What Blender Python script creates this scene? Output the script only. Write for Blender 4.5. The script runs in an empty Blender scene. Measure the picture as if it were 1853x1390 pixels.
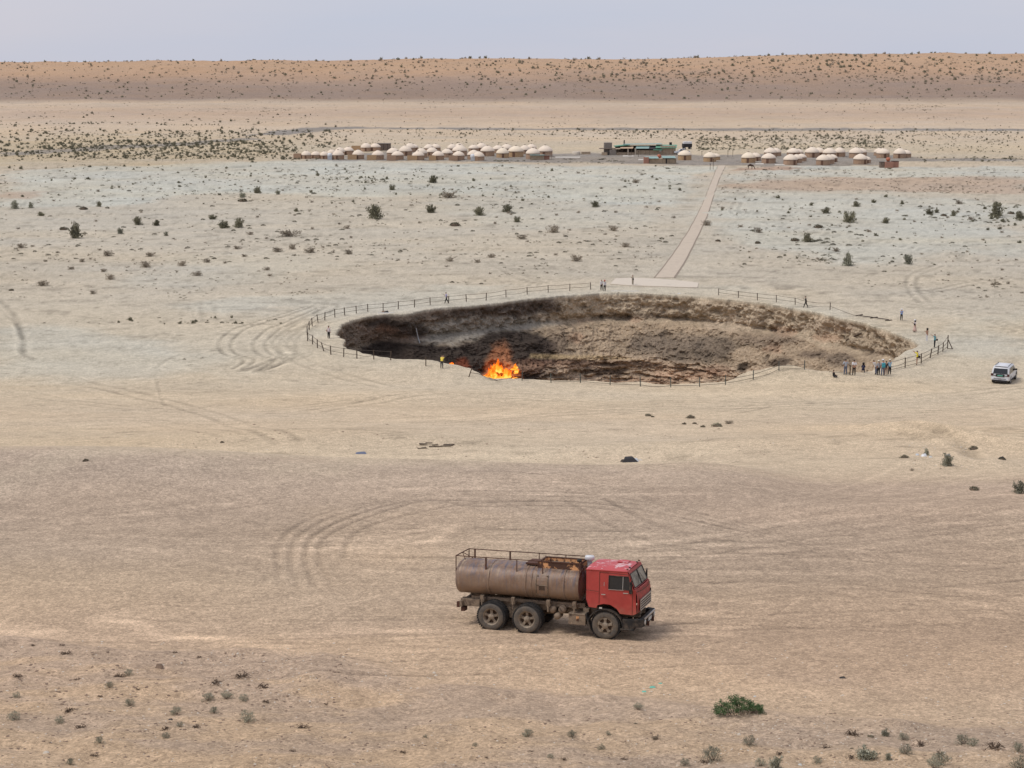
import bpy, math, random
import numpy as np
from mathutils import Vector, Matrix
from mathutils.bvhtree import BVHTree

S = bpy.context.scene
COL = S.collection
random.seed(7)
RNG = np.random.RandomState(11)

# ------------------------------------------------------------------ camera
CAM_Z = 31.5
PITCH = math.radians(11.3)
FPX, CX, CY = 2850.0, 926.5, 695.0
cam = bpy.data.cameras.new('camera')
cam.sensor_width = 36.0
cam.lens = 36.0 * FPX / 1853.0
cam.clip_start = 0.5
cam.clip_end = 20000
cam_ob = bpy.data.objects.new('camera', cam)
COL.objects.link(cam_ob)
cam_ob.location = (0, 0, CAM_Z)
cam_ob.rotation_euler = (math.pi / 2 - PITCH, 0, 0)
S.camera = cam_ob

# ------------------------------------------------------------------ light
SUN_EL, SUN_AZ = math.radians(60), math.radians(-98)      # azimuth from +Y towards +X
world = bpy.data.worlds.new("World")
S.world = world
world.use_nodes = True
wt = world.node_tree
wt.nodes.clear()
w_out = wt.nodes.new('ShaderNodeOutputWorld')
w_bg = wt.nodes.new('ShaderNodeBackground')
w_sky = wt.nodes.new('ShaderNodeTexSky')
w_sky.sky_type = 'NISHITA'
w_sky.sun_disc = False
w_sky.sun_elevation = SUN_EL
w_sky.sun_rotation = SUN_AZ
w_sky.dust_density = 3.0
w_mix = wt.nodes.new('ShaderNodeMixRGB')
w_tc = wt.nodes.new('ShaderNodeTexCoord')
w_map = wt.nodes.new('ShaderNodeMapping')
w_map.inputs['Scale'].default_value = (1.2, 1.2, 9.0)
w_noise = wt.nodes.new('ShaderNodeTexNoise')
w_noise.inputs['Scale'].default_value = 2.2
w_noise.inputs['Detail'].default_value = 5
w_ramp = wt.nodes.new('ShaderNodeValToRGB')                # thin veil of cloud, slightly streaky
w_ramp.color_ramp.elements[0].position = 0.3
w_ramp.color_ramp.elements[0].color = (4.25, 4.55, 5.45, 1)
w_ramp.color_ramp.elements[1].position = 0.7
w_ramp.color_ramp.elements[1].color = (4.80, 4.76, 5.35, 1)
wt.links.new(w_tc.outputs['Generated'], w_map.inputs['Vector'])
wt.links.new(w_map.outputs['Vector'], w_noise.inputs['Vector'])
wt.links.new(w_noise.outputs['Fac'], w_ramp.inputs['Fac'])
w_mix.inputs['Fac'].default_value = 0.88
wt.links.new(w_sky.outputs['Color'], w_mix.inputs['Color1'])
wt.links.new(w_ramp.outputs['Color'], w_mix.inputs['Color2'])
wt.links.new(w_mix.outputs['Color'], w_bg.inputs['Color'])
w_bg.inputs['Strength'].default_value = 0.1
wt.links.new(w_bg.outputs['Background'], w_out.inputs['Surface'])

sun = bpy.data.lights.new('sun', 'SUN')
sun.energy = 1.5
sun.angle = math.radians(22)
sun.color = (1.0, 0.95, 0.88)
sun_ob = bpy.data.objects.new('sun', sun)
COL.objects.link(sun_ob)
sd = Vector((math.sin(SUN_AZ) * math.cos(SUN_EL), math.cos(SUN_AZ) * math.cos(SUN_EL), math.sin(SUN_EL)))
sun_ob.rotation_euler = sd.to_track_quat('Z', 'Y').to_euler()

S.view_settings.view_transform = 'Standard'
S.view_settings.look = 'None'
S.view_settings.exposure = 0.45
S.view_settings.gamma = 1.0
S.view_settings.use_curve_mapping = False
S.render.resolution_x, S.render.resolution_y = 1024, 768

# ------------------------------------------------------------------ numpy noise
def _hash(ix, iy, iz, seed):
    h = (ix.astype(np.int64) * 374761393 + iy.astype(np.int64) * 668265263 + iz.astype(np.int64) * 2147483647 + seed * 974634777) & 0xffffffff
    h = ((h ^ (h >> 13)) * 1274126177) & 0xffffffff
    h = ((h ^ (h >> 16)) * 2246822519) & 0xffffffff
    return ((h ^ (h >> 15)) & 0xffffff) / float(0xffffff)

def vnoise2(x, y, seed=0):
    ix, iy = np.floor(x), np.floor(y)
    fx, fy = x - ix, y - iy
    fx = fx * fx * (3 - 2 * fx); fy = fy * fy * (3 - 2 * fy)
    z = np.zeros_like(ix)
    a = _hash(ix, iy, z, seed); b = _hash(ix + 1, iy, z, seed)
    c = _hash(ix, iy + 1, z, seed); d = _hash(ix + 1, iy + 1, z, seed)
    return (a * (1 - fx) + b * fx) * (1 - fy) + (c * (1 - fx) + d * fx) * fy

def fbm2(x, y, octv=4, seed=0, gain=0.5):
    x = np.asarray(x, float); y = np.asarray(y, float)
    s = 0.0; a = 1.0; t = 0.0
    for o in range(octv):
        s = s + a * vnoise2(x * 2 ** o + 17.3 * o, y * 2 ** o - 9.1 * o, seed + o); t += a; a *= gain
    return s / t * 2 - 1                      # about -1..1

def vnoise3(x, y, z, seed=0):
    ix, iy, iz = np.floor(x), np.floor(y), np.floor(z)
    fx, fy, fz = x - ix, y - iy, z - iz
    fx = fx * fx * (3 - 2 * fx); fy = fy * fy * (3 - 2 * fy); fz = fz * fz * (3 - 2 * fz)
    r = 0
    for dx in (0, 1):
        for dy in (0, 1):
            for dz in (0, 1):
                w = (fx if dx else 1 - fx) * (fy if dy else 1 - fy) * (fz if dz else 1 - fz)
                r = r + w * _hash(ix + dx, iy + dy, iz + dz, seed)
    return r

def fbm3(x, y, z, octv=4, seed=0, gain=0.5):
    s = 0.0; a = 1.0; t = 0.0
    for o in range(octv):
        k = 2 ** o
        s = s + a * vnoise3(x * k + 5.2 * o, y * k + 1.7 * o, z * k - 3.3 * o, seed + o); t += a; a *= gain
    return s / t * 2 - 1

def sstep(a, b, x):
    t = np.clip((x - a) / (b - a), 0, 1)
    return t * t * (3 - 2 * t)

# ------------------------------------------------------------------ terrain height
PROF = np.array([(-400, 20), (-60, 28), (0, 29.6), (3, 28.9), (8, 25.6), (14, 22.4), (20, 19.8), (28, 16.6), (36, 14.65), (43, 13.25), (52.5, 12.1), (62, 11.55),
                 (72, 11.2), (80, 10.95), (84, 10.6), (90, 8.6), (97, 7.3), (110, 5.6), (130, 3.0), (145, 1.1), (157, 0.15),
                 (168, 0), (620, 0), (760, 2.0), (900, 7.0), (1000, 11.6), (1060, 15.0), (1120, 20.5), (1200, 31.0),
                 (1260, 37.0), (1300, 39.4), (1330, 39.0), (1420, 33), (2000, 30), (9000, 20)], float)
RIDGE = np.array([(-0.7, 0), (-0.325, -1.6), (-0.22, -0.6), (-0.115, -1.8), (-0.058, 0.3), (-0.01, 0.6), (0.06, 0.2), (0.11, 1.6), (0.2, 4.3), (0.325, 3.8), (0.7, 2)], float)
FORE_X = [-40, -17.5, -14, -7.5, -4.9, -1.8, 5.3, 8.0, 13, 40]; FORE_Y = [54, 52, 50.6, 49.6, 48, 45.2, 43.6, 42.0, 40.6, 38]
MOUNDS = []            # x, y, height, sx, sy, angle

def height(x, y):
    x = np.asarray(x, float); y = np.asarray(y, float)
    az = x / np.maximum(np.abs(y), 30)
    yy = y + 0.0 * x
    # the plateau's edge wanders; far to the right it fades into an even slope
    wob = 2.5 * fbm2(x / 22, y * 0 + 3.1, 2, 5)
    y2 = yy + np.where((yy > 60) & (yy < 110), wob * sstep(60, 78, yy) * (1 - sstep(98, 110, yy)), 0)
    z = np.interp(y2, PROF[:, 0], PROF[:, 1])
    soft = np.interp(yy, [72, 110], [11.2, 5.6])
    f = sstep(9, 17, x) * (yy > 72) * (yy < 110)
    z = z * (1 - f) + soft * f
    k = sstep(1040, 1260, yy)
    z = z + k * np.interp(az, RIDGE[:, 0], RIDGE[:, 1])
    z = z + sstep(1010, 1150, yy) * (1.8 * fbm2(x / 90, yy / 60, 3, 21) + 0.6 * fbm2(x / 14, yy / 14, 3, 22)) * (1 - sstep(1500, 2500, yy))
    z = z + sstep(700, 1000, yy) * 0.9 * fbm2(x / 70, yy / 45, 3, 23)
    # gentle undulation everywhere, smaller where wheels keep it flat
    amp = 0.04 + 0.10 * sstep(84, 100, yy) + 0.25 * sstep(280, 420, yy)
    z = z + amp * fbm2(x / 9.0, yy / 9.0, 3, 31)
    fore = (1 - sstep(-1.0, 0.6, yy - np.interp(x, FORE_X, FORE_Y) + 1.2 * fbm2(x / 6, yy / 6, 2, 41)))
    z = z + fore * (0.22 * fbm2(x / 1.5, yy / 1.5, 3, 42) + 0.22) * (yy > 15)
    for mx, my, mh, sx, sy, an in MOUNDS:
        c, s = math.cos(an), math.sin(an)
        u = ((x - mx) * c + (y - my) * s) / sx
        v = (-(x - mx) * s + (y - my) * c) / sy
        z = z + mh * np.exp(-0.5 * (u * u + v * v))
    return z

def ray_dir(px, py):
    u = (np.asarray(px, float) - CX) / FPX
    v = (CY - np.asarray(py, float)) / FPX
    cp, sp = math.cos(PITCH), math.sin(PITCH)
    d = np.stack([u, cp + v * sp, -sp + v * cp], -1)
    return d / np.linalg.norm(d, axis=-1, keepdims=True)

_T = np.concatenate([np.linspace(25, 120, 60), np.geomspace(121, 1600, 230)])
def G(px, py):
    """ground points under positions noted on the photograph (arrays) -> (n,3)"""
    px = np.atleast_1d(np.asarray(px, float)); py = np.atleast_1d(np.asarray(py, float))
    d = ray_dir(px, py)
    d = d / np.hypot(d[:, 0], d[:, 1])[:, None]
    t = _T[None, :]
    X = d[:, 0:1] * t; Y = d[:, 1:2] * t; Z = CAM_Z + d[:, 2:3] * t
    below = Z < height(X, Y)
    i = np.argmax(below, 1); i = np.where(below.any(1), np.maximum(i, 1), len(_T) - 1)
    lo = _T[i - 1]; hi = _T[i]
    for _ in range(16):
        m = (lo + hi) / 2
        b = CAM_Z + d[:, 2] * m < height(d[:, 0] * m, d[:, 1] * m)
        hi = np.where(b, m, hi); lo = np.where(b, lo, m)
    P = np.stack([d[:, 0] * hi, d[:, 1] * hi, CAM_Z + d[:, 2] * hi], -1)
    P[:, 2] = height(P[:, 0], P[:, 1])
    return P

def G1(px, py):
    return Vector(G([px], [py])[0])

def scale_at(p):
    """metres per photograph pixel at a world point"""
    p = np.asarray(p, float)
    D = p[..., 1] * math.cos(PITCH) + (CAM_Z - p[..., 2]) * math.sin(PITCH)
    return D / FPX

for (mx, my, mh, sx, sy, an) in [(1432, 672, 1.25, 4.2, 2.6, 0.0), (1480, 680, 0.35, 5, 3, 0), (778, 662, 0.55, 3.5, 2.0, 0.2), (840, 678, 0.15, 3, 2, 0),
                                 (700, 720, 0.5, 9, 3, 0.1), (1700, 800, 0.9, 1.6, 7, 0.55), (1600, 790, 0.5, 9, 4, 0.2), (1730, 838, 0.35, 2.5, 1.5, 0),
                                 (130, 845, 0.8, 9, 4, -0.15), (560, 790, 0.5, 8, 4, 0), (1180, 815, 0.4, 8, 3, 0.1), (820, 800, 0.3, 4, 2, 0),
                                 (1337, 1292, 0.22, 0.9, 0.5, 0), (1565, 1375, 0.2, 1.2, 0.6, 0)]:
    g = G([mx], [my])[0]
    MOUNDS.append((g[0], g[1], mh, sx, sy, an))

# ------------------------------------------------------------------ crater rim
RIM_PX = [(610,606),(616,593),(626,584),(637,580),(667,572),(699,568),(725,568),(744,567),(753,564),(785,559),(796,557),(857,553),(903,548),(960,540),
          (1000,537),(1040,533),(1080,531),(1130,530),(1180,531),(1230,534),(1290,539),(1340,544),(1400,551),(1450,560),(1500,570),(1540,579),(1580,589),
          (1610,599),(1640,611),(1655,618),(1661,624),(1650,630),(1634,635),(1617,650),(1595,664),(1570,671),(1534,674),(1484,671),(1462,668),(1431,661),
          (1404,663),(1368,668),(1340,674),(1330,684),(1314,690),(1257,694),(1212,696),(1167,692),(1099,691),(1049,688),(997,688),(940,685),(894,685),
          (853,668),(828,661),(796,656),(785,652),(744,650),(712,649),(676,643),(649,636),(626,630),(620,620),(624,614)]
_r = G([p[0] for p in RIM_PX], [p[1] for p in RIM_PX])
CC = np.array([(_r[:, 0].min() + _r[:, 0].max()) / 2, (_r[:, 1].min() + _r[:, 1].max()) / 2])
_th = np.arctan2(_r[:, 1] - CC[1], _r[:, 0] - CC[0])
_rr = np.hypot(_r[:, 1] - CC[1], _r[:, 0] - CC[0])
_o = np.argsort(_th)
RIM_T, RIM_R = _th[_o], _rr[_o]
RIM_T = np.concatenate([RIM_T - 2 * np.pi, RIM_T, RIM_T + 2 * np.pi]); RIM_R = np.tile(RIM_R, 3)
def rim_r(th, fine=True):
    r = np.interp(th, RIM_T, RIM_R)
    r = r + 0.45 * fbm2(th * 14 + 50, th * 0, 3, 3)
    return (r + 0.24 * fbm2(th * 60 + 50, th * 0, 2, 4)) if fine else r

# ------------------------------------------------------------------ colour of the ground (real patches of salt, sand, gravel)
def poly_w(pxs):
    g = G([p[0] for p in pxs], [p[1] for p in pxs])
    return g[:, :2]

def in_poly(x, y, P):
    inside = np.zeros(x.shape, bool)
    n = len(P)
    for i in range(n):
        x0, y0 = P[i]; x1, y1 = P[(i + 1) % n]
        if y0 == y1: continue
        c = ((y0 > y) != (y1 > y)) & (x < (x1 - x0) * (y - y0) / (y1 - y0) + x0)
        inside ^= c
    return inside

def seg_dist(x, y, P, closed=False):
    """distance to a polyline and the arc position of the nearest point"""
    best = np.full(x.shape, 1e9)
    n = len(P)
    for i in range(n if closed else n - 1):
        a = P[i]; b = P[(i + 1) % n]
        d = b - a; L = max(d @ d, 1e-9)
        t = np.clip(((x - a[0]) * d[0] + (y - a[1]) * d[1]) / L, 0, 1)
        best = np.minimum(best, np.hypot(x - a[0] - t * d[0], y - a[1] - t * d[1]))
    return best

def L(r, g, b):                       # sRGB reading of an evenly lit patch -> base colour
    return np.array([((c / 255.0) ** 2.2) * k for c, k in zip((r, g, b), ALB)])
ALB = (0.90, 0.885, 0.84)
SALT = [([(0,312),(160,302),(420,292),(620,290),(1000,300),(1240,300),(1290,303),(1262,345),(1225,372),(1060,366),(900,352),(700,352),(560,352),(420,350),(300,360),(215,372),(120,372),(0,374)], 0.92, 4),
        ([(1300,318),(1420,300),(1853,302),(1853,318),(1560,322),(1420,322),(1330,330)], 0.85, 3),
        ([(1290,352),(1400,350),(1600,356),(1853,372),(1853,470),(1740,462),(1600,478),(1440,470),(1360,440),(1310,400)], 0.75, 5),
        ([(820,358),(1050,356),(1200,380),(1150,415),(960,410),(850,400)], 0.4, 4),
        ([(300,555),(480,535),(700,525),(900,512),(920,530),(700,552),(560,560),(400,575)], 0.45, 3),
        ([(0,590),(180,600),(420,620),(420,690),(200,700),(0,690)], 0.5, 4),
        ([(560,620),(600,560),(780,545),(1000,530),(1080,518),(1300,520),(1500,560),(1620,590),(1720,610),(1853,560),(1853,660),(1740,640),(1700,640),(1650,660),(1560,600),(1300,540),(1000,545),(800,560),(650,575),(620,610)], 0.35, 3),
        ([(280,470),(520,455),(640,480),(420,530),(250,525)], 0.3, 4)]
SALT = [(poly_w(p), a, w) for p, a, w in SALT]
PALE = [([(0,800),(180,770),(420,782),(700,795),(980,790),(1180,800),(1320,818),(1270,832),(1000,836),(700,836),(440,832),(260,838),(100,850),(0,860)], 0.55, 2.5),
        ([(860,690),(1300,702),(1440,668),(1560,690),(1700,700),(1640,740),(1300,760),(1000,730),(840,715),(600,700),(560,660),(640,660),(780,672)], 0.7, 3),
        ([(1560,760),(1700,772),(1853,775),(1853,792),(1720,790),(1600,775)], 0.6, 1.5)]
PALE = [(poly_w(p), a, w) for p, a, w in PALE]
GRAVEL = [([(0,276),(60,271),(120,269),(230,262),(320,258),(460,248),(470,252),(330,264),(210,270),(120,275),(0,283)], 0.8, 2),
          ([(440,246),(500,236),(560,231),(640,229),(700,231),(1200,232),(1853,234),(1853,237.5),(1200,235.5),(700,233.5),(640,233),(560,240),(520,244)], 0.95, 1.5),
          ([(560,290),(700,270),(1000,279),(1100,278),(1260,281),(1480,277),(1560,272),(1640,282),(1660,286),(1853,287),(1853,291),(1640,292),(1620,300),(1400,301),(1250,300),(1160,297),(1000,294),(860,292)], 0.9, 2.5)]
GRAVEL = [(poly_w(p), a, w) for p, a, w in GRAVEL]
REDDISH = [([(0,345),(90,346),(60,360),(0,358)], 0.5, 2), ([(1290,335),(1500,322),(1853,322),(1853,350),(1600,345),(1400,345)], 0.55, 3), ([(1320,308),(1380,301),(1460,304),(1400,309)], 0.9, 1.5)]
TONES = [([(280,1160),(700,1146),(1250,1172),(1500,1230),(1853,1290),(1853,1335),(1400,1292),(1000,1255),(640,1215)], 0.5, .8, (204,177,149)), ([(540,935),(800,925),(1010,960),(900,1015),(640,1020),(560,990)], 0.3, 1.2, (200,176,150)),
         ([(1150,880),(1853,860),(1853,1260),(1450,1215),(1200,1130)], 0.45, 2.2, (168,147,129)), ([(-200,1010),(600,1060),(780,1110),(500,1140),(-200,1110)], 0.3, 1.5, (196,173,147)), ([(560,1000),(820,1010),(820,1120),(600,1100)], .3, 1.5, (196,170,143))]
TONES = [(poly_w(p), a, w, L(*c)) for p, a, w, c in TONES]
REDDISH = [(poly_w(p), a, w) for p, a, w in REDDISH]

# wheel tracks: polyline on the ground, width, darkness (+) or pale sand thrown up (-), rut depth
TR = []
def track(pts, w=0.35, dark=0.25, dep=0.03, pair=0):
    P = G([p[0] for p in pts], [p[1] for p in pts])[:, :2]
    Q = [P[0]]
    for i in range(len(P) - 1):                         # Catmull-Rom through the noted points
        p0 = P[max(i - 1, 0)]; p1 = P[i]; p2 = P[i + 1]; p3 = P[min(i + 2, len(P) - 1)]
        for t in np.linspace(0.2, 1, 5):
            Q.append(0.5 * ((2 * p1) + (-p0 + p2) * t + (2 * p0 - 5 * p1 + 4 * p2 - p3) * t * t + (-p0 + 3 * p1 - 3 * p2 + p3) * t ** 3))
    Q = np.array(Q)
    if pair:
        d = np.gradient(Q, axis=0); nrm = np.stack([-d[:, 1], d[:, 0]], -1); nrm /= np.linalg.norm(nrm, axis=1)[:, None] + 1e-9
        TR.append((Q + nrm * pair / 2, w, dark, dep)); TR.append((Q - nrm * pair / 2, w, dark, dep))
    else:
        TR.append((Q, w, dark, dep))
for a in range(4):
    o = a * 26
    track([(505+o*1.2,1062),(498+o,1010),(515+o,968),(580+o*1.3,930),(700+o,905),(860,888+o*.35),(1060,893+o*.3),(1250,925+o*.3),(1480,985+o*.2)], 0.16, 0.22 if a != 2 else 0.30, 0.02)
track([(620,1010),(640,965),(720,935),(840,912),(1000,905)], 0.2, 0.2)
track([(450,983),(600,976),(700,970),(765,958),(790,950)], 0.14, -0.3, 0)
track([(540,996),(680,990),(760,983),(800,968),(825,952)], 0.16, -0.35, 0)
track([(700,982),(790,962),(815,950)], 0.12, -0.25, 0)
for o in (0, 22, 62, 84):                                # the deep serpentine ruts left of the crater
    track([(560+o*.2,552+o*.1),(470+o*.6,580+o*.1),(420+o,596),(396+o,620),(404+o,640),(440+o*.9,652),(420+o*.8,668)], 0.30, 0.40, 0.06)
for o in (0, 14, 30, 44):
    track([(520+o,640),(490+o,652),(455+o*.8,664),(430+o,672)], 0.4, 0.3, 0.05)
track([(600,555),(540,590),(505,620),(520,645),(450,672)], 0.4, 0.25, 0.04, 1.7)
track([(0,545),(25,570),(40,610),(42,640),(62,650)], 0.5, 0.35, 0.04, 0)
track([(0,560),(30,590),(45,625)], 0.3, 0.2, 0.03, 0)
track([(330,640),(300,652),(283,668),(310,674)], 0.3, 0.2, 0.02, 0)
track([(283,690),(290,715),(298,735)], 0.2, 0.2, 0.02, 0)
track([(330,655),(420,628),(480,612)], 0.3, 0.15, 0.02, 1.6)
track([(0,480),(120,520),(250,500),(300,470)], 0.4, 0.12, 0.02, 1.6)
track([(375,555),(380,580)], 0.4, 0.3, 0.03, 1.8)
track([(1335,365),(1330,385),(1380,400),(1450,415),(1560,432),(1700,458),(1853,480)], 0.45, 0.25, 0.03, 1.8)
track([(1330,395),(1300,430),(1330,460),(1370,480)], 0.4, 0.12, 0.02, 1.8)
track([(1853,505),(1760,512),(1700,525),(1600,535),(1500,530),(1400,520),(1340,520)], 0.45, 0.28, 0.03, 1.8)
track([(1700,480),(1660,495),(1648,510),(1655,530),(1675,548)], 0.4, 0.3, 0.03, 1.5)
track([(1853,560),(1700,560),(1600,545)], 0.4, 0.18, 0.02, 1.8)
track([(1853,600),(1780,575),(1700,560),(1640,545)], 0.4, 0.2, 0.02, 1.8)
track([(1140,490),(1080,500),(1000,500)], 0.3, 0.2, 0.02)
track([(1440,480),(1400,492),(1380,500)], 0.3, 0.2, 0.02)
track([(1560,770),(1640,760),(1700,775),(1780,820)], 0.5, 0.15, 0.02)
track([(1640,765),(1700,783),(1740,805),(1770,830)], 0.6, 0.35, 0.12)
track([(-20,1141),(75,1147)], .5, -.3, 0); track([(190,1122),(262,1128)], .45, -.3, 0); track([(272,1146),(300,1152),(430,1162),(560,1180)], .35, -.22, 0)
for pts in ([(0,700),(200,735),(420,745),(640,725)], [(0,660),(140,690),(330,735),(520,800)], [(850,760),(1100,745),(1400,740),(1700,745),(1853,735)], [(960,720),(1200,738),(1500,730),(1853,700)], [(1560,700),(1700,715),(1853,725)], [(560,745),(760,712),(1000,712)],
            [(640,560),(520,575),(360,600),(200,615),(0,620)], [(620,575),(540,600),(520,630),(560,660),(700,700)], [(1020,480),(1100,500),(1170,498)], [(880,470),(940,500),(980,512)], [(0,455),(200,445),(420,440),(640,420)], [(240,570),(400,545),(560,530),(700,520)]):
    track(pts, .38, .2, .02, 1.8)
for i in range(22):                                      # old tyre lines criss-crossing the flats
    x0 = random.uniform(-50, 1500); y0 = random.choice([random.uniform(395, 520), random.uniform(700, 830)]); dx = random.uniform(150, 420)
    track([(x0, y0), (x0 + dx * .5, y0 + random.uniform(-14, 14)), (x0 + dx, y0 + random.uniform(-26, 26))], .33, random.choice([.14, .1, -.12]), 0.01, 1.8)
for i in range(34):
    a0 = random.uniform(-100, 1853); y0 = random.uniform(860, 1120); dx = random.uniform(250, 700)
    track([(a0, y0), (a0 + dx * .4, y0 + random.uniform(-25, 25)), (a0 + dx, y0 + random.uniform(-50, 50))], .11, random.choice([.2, .16, -.2]), 0.008, 1.9)
for i in range(26):                                      # long faint streaks where vehicles pass the truck
    y0 = random.uniform(955, 1230); dy = random.uniform(-60, 40) * (1 if y0 > 1040 else 0.7)
    x0 = random.uniform(-60, 900); x1 = x0 + random.uniform(500, 1300)
    track([(x0, y0), ((x0 + x1) / 2, y0 + dy * .35 + random.uniform(-4, 4)), (x1, y0 + dy)], random.uniform(.1, .2), random.choice([.16, .2, -.2, -.22, .14]), 0.012, 1.9 if random.random() < .5 else 0)
for i in range(12):
    y0 = random.uniform(850, 960); x0 = random.uniform(1000, 1500)
    track([(x0, y0 + 60), (x0 + 200, y0 + 40), (x0 + 450, y0), (x0 + 800, y0 - 10)], .16, random.choice([.13, -.14]), 0.006, 1.8)
for pts in ([(1060,905),(1180,965),(1330,990),(1560,985),(1853,950)], [(1130,900),(1240,950),(1400,975),(1650,960),(1853,930)], [(1150,1010),(1400,1000),(1650,985),(1853,965)]):
    track(pts, .2, .16, .01, 1.9)
for pts in ([(1180,1085),(1400,1060),(1650,1075),(1853,1062)], [(1400,1010),(1440,1040),(1600,1080)]):
    track(pts, .2, .12, .01, 1.9)
for i in range(10):
    x0 = random.uniform(0, 1500); y0 = random.uniform(705, 760)
    track([(x0, y0), (x0 + 150, y0 + random.uniform(-8, 8)), (x0 + 340, y0 + random.uniform(-16, 10))], .3, random.choice([.1, .14, -.12]), 0.01, 1.8)
for i in range(8):
    x0 = random.uniform(600, 1500); y0 = random.uniform(705, 745)
    track([(x0, y0), (x0 + 200, y0 + 12), (x0 + 420, y0 + 8)], .3, .12, 0.01, 1.8)
for i in range(14):
    x0 = random.uniform(0, 500); y0 = random.uniform(600, 720)
    track([(x0, y0), (x0 + 150, y0 + random.uniform(-14, 14)), (x0 + 300, y0 + random.uniform(-20, 10))], .3, random.choice([.14, .1, -.1]), 0.01, 1.7)
for i in range(8):
    x0 = random.uniform(850, 1150); y0 = random.uniform(480, 520)
    track([(x0, y0), (x0 + 80, y0 - 8), (x0 + 190, y0 - random.uniform(4, 25))], .3, .13, 0.01, 1.7)
for i in range(8):
    x0 = random.uniform(1520, 1750); y0 = random.uniform(560, 700)
    track([(x0, y0), (x0 + 120, y0 - 8), (x0 + 300, y0 - random.uniform(-10, 25))], .3, .13, 0.01, 1.7)

def patchmask(x, y, P, w, a):
    g_ = 4.4 * w
    bb = (x > P[:, 0].min() - g_) & (x < P[:, 0].max() + g_) & (y > P[:, 1].min() - g_) & (y < P[:, 1].max() + g_)
    m = np.zeros(x.shape)
    if bb.any():
        xb, yb = x[bb], y[bb]
        xx = xb + fbm2(xb / (w * 5), yb / (w * 5), 4, 91, 0.6) * w * 3.2; yy = yb + fbm2(xb / (w * 5) + 40, yb / (w * 5) + 9, 4, 92, 0.6) * w * 3.2
        ins = in_poly(xx, yy, P)
        d = seg_dist(xx, yy, P, True)
        m[bb] = sstep(-w, w, np.where(ins, d, -d))
    return m * a

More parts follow.
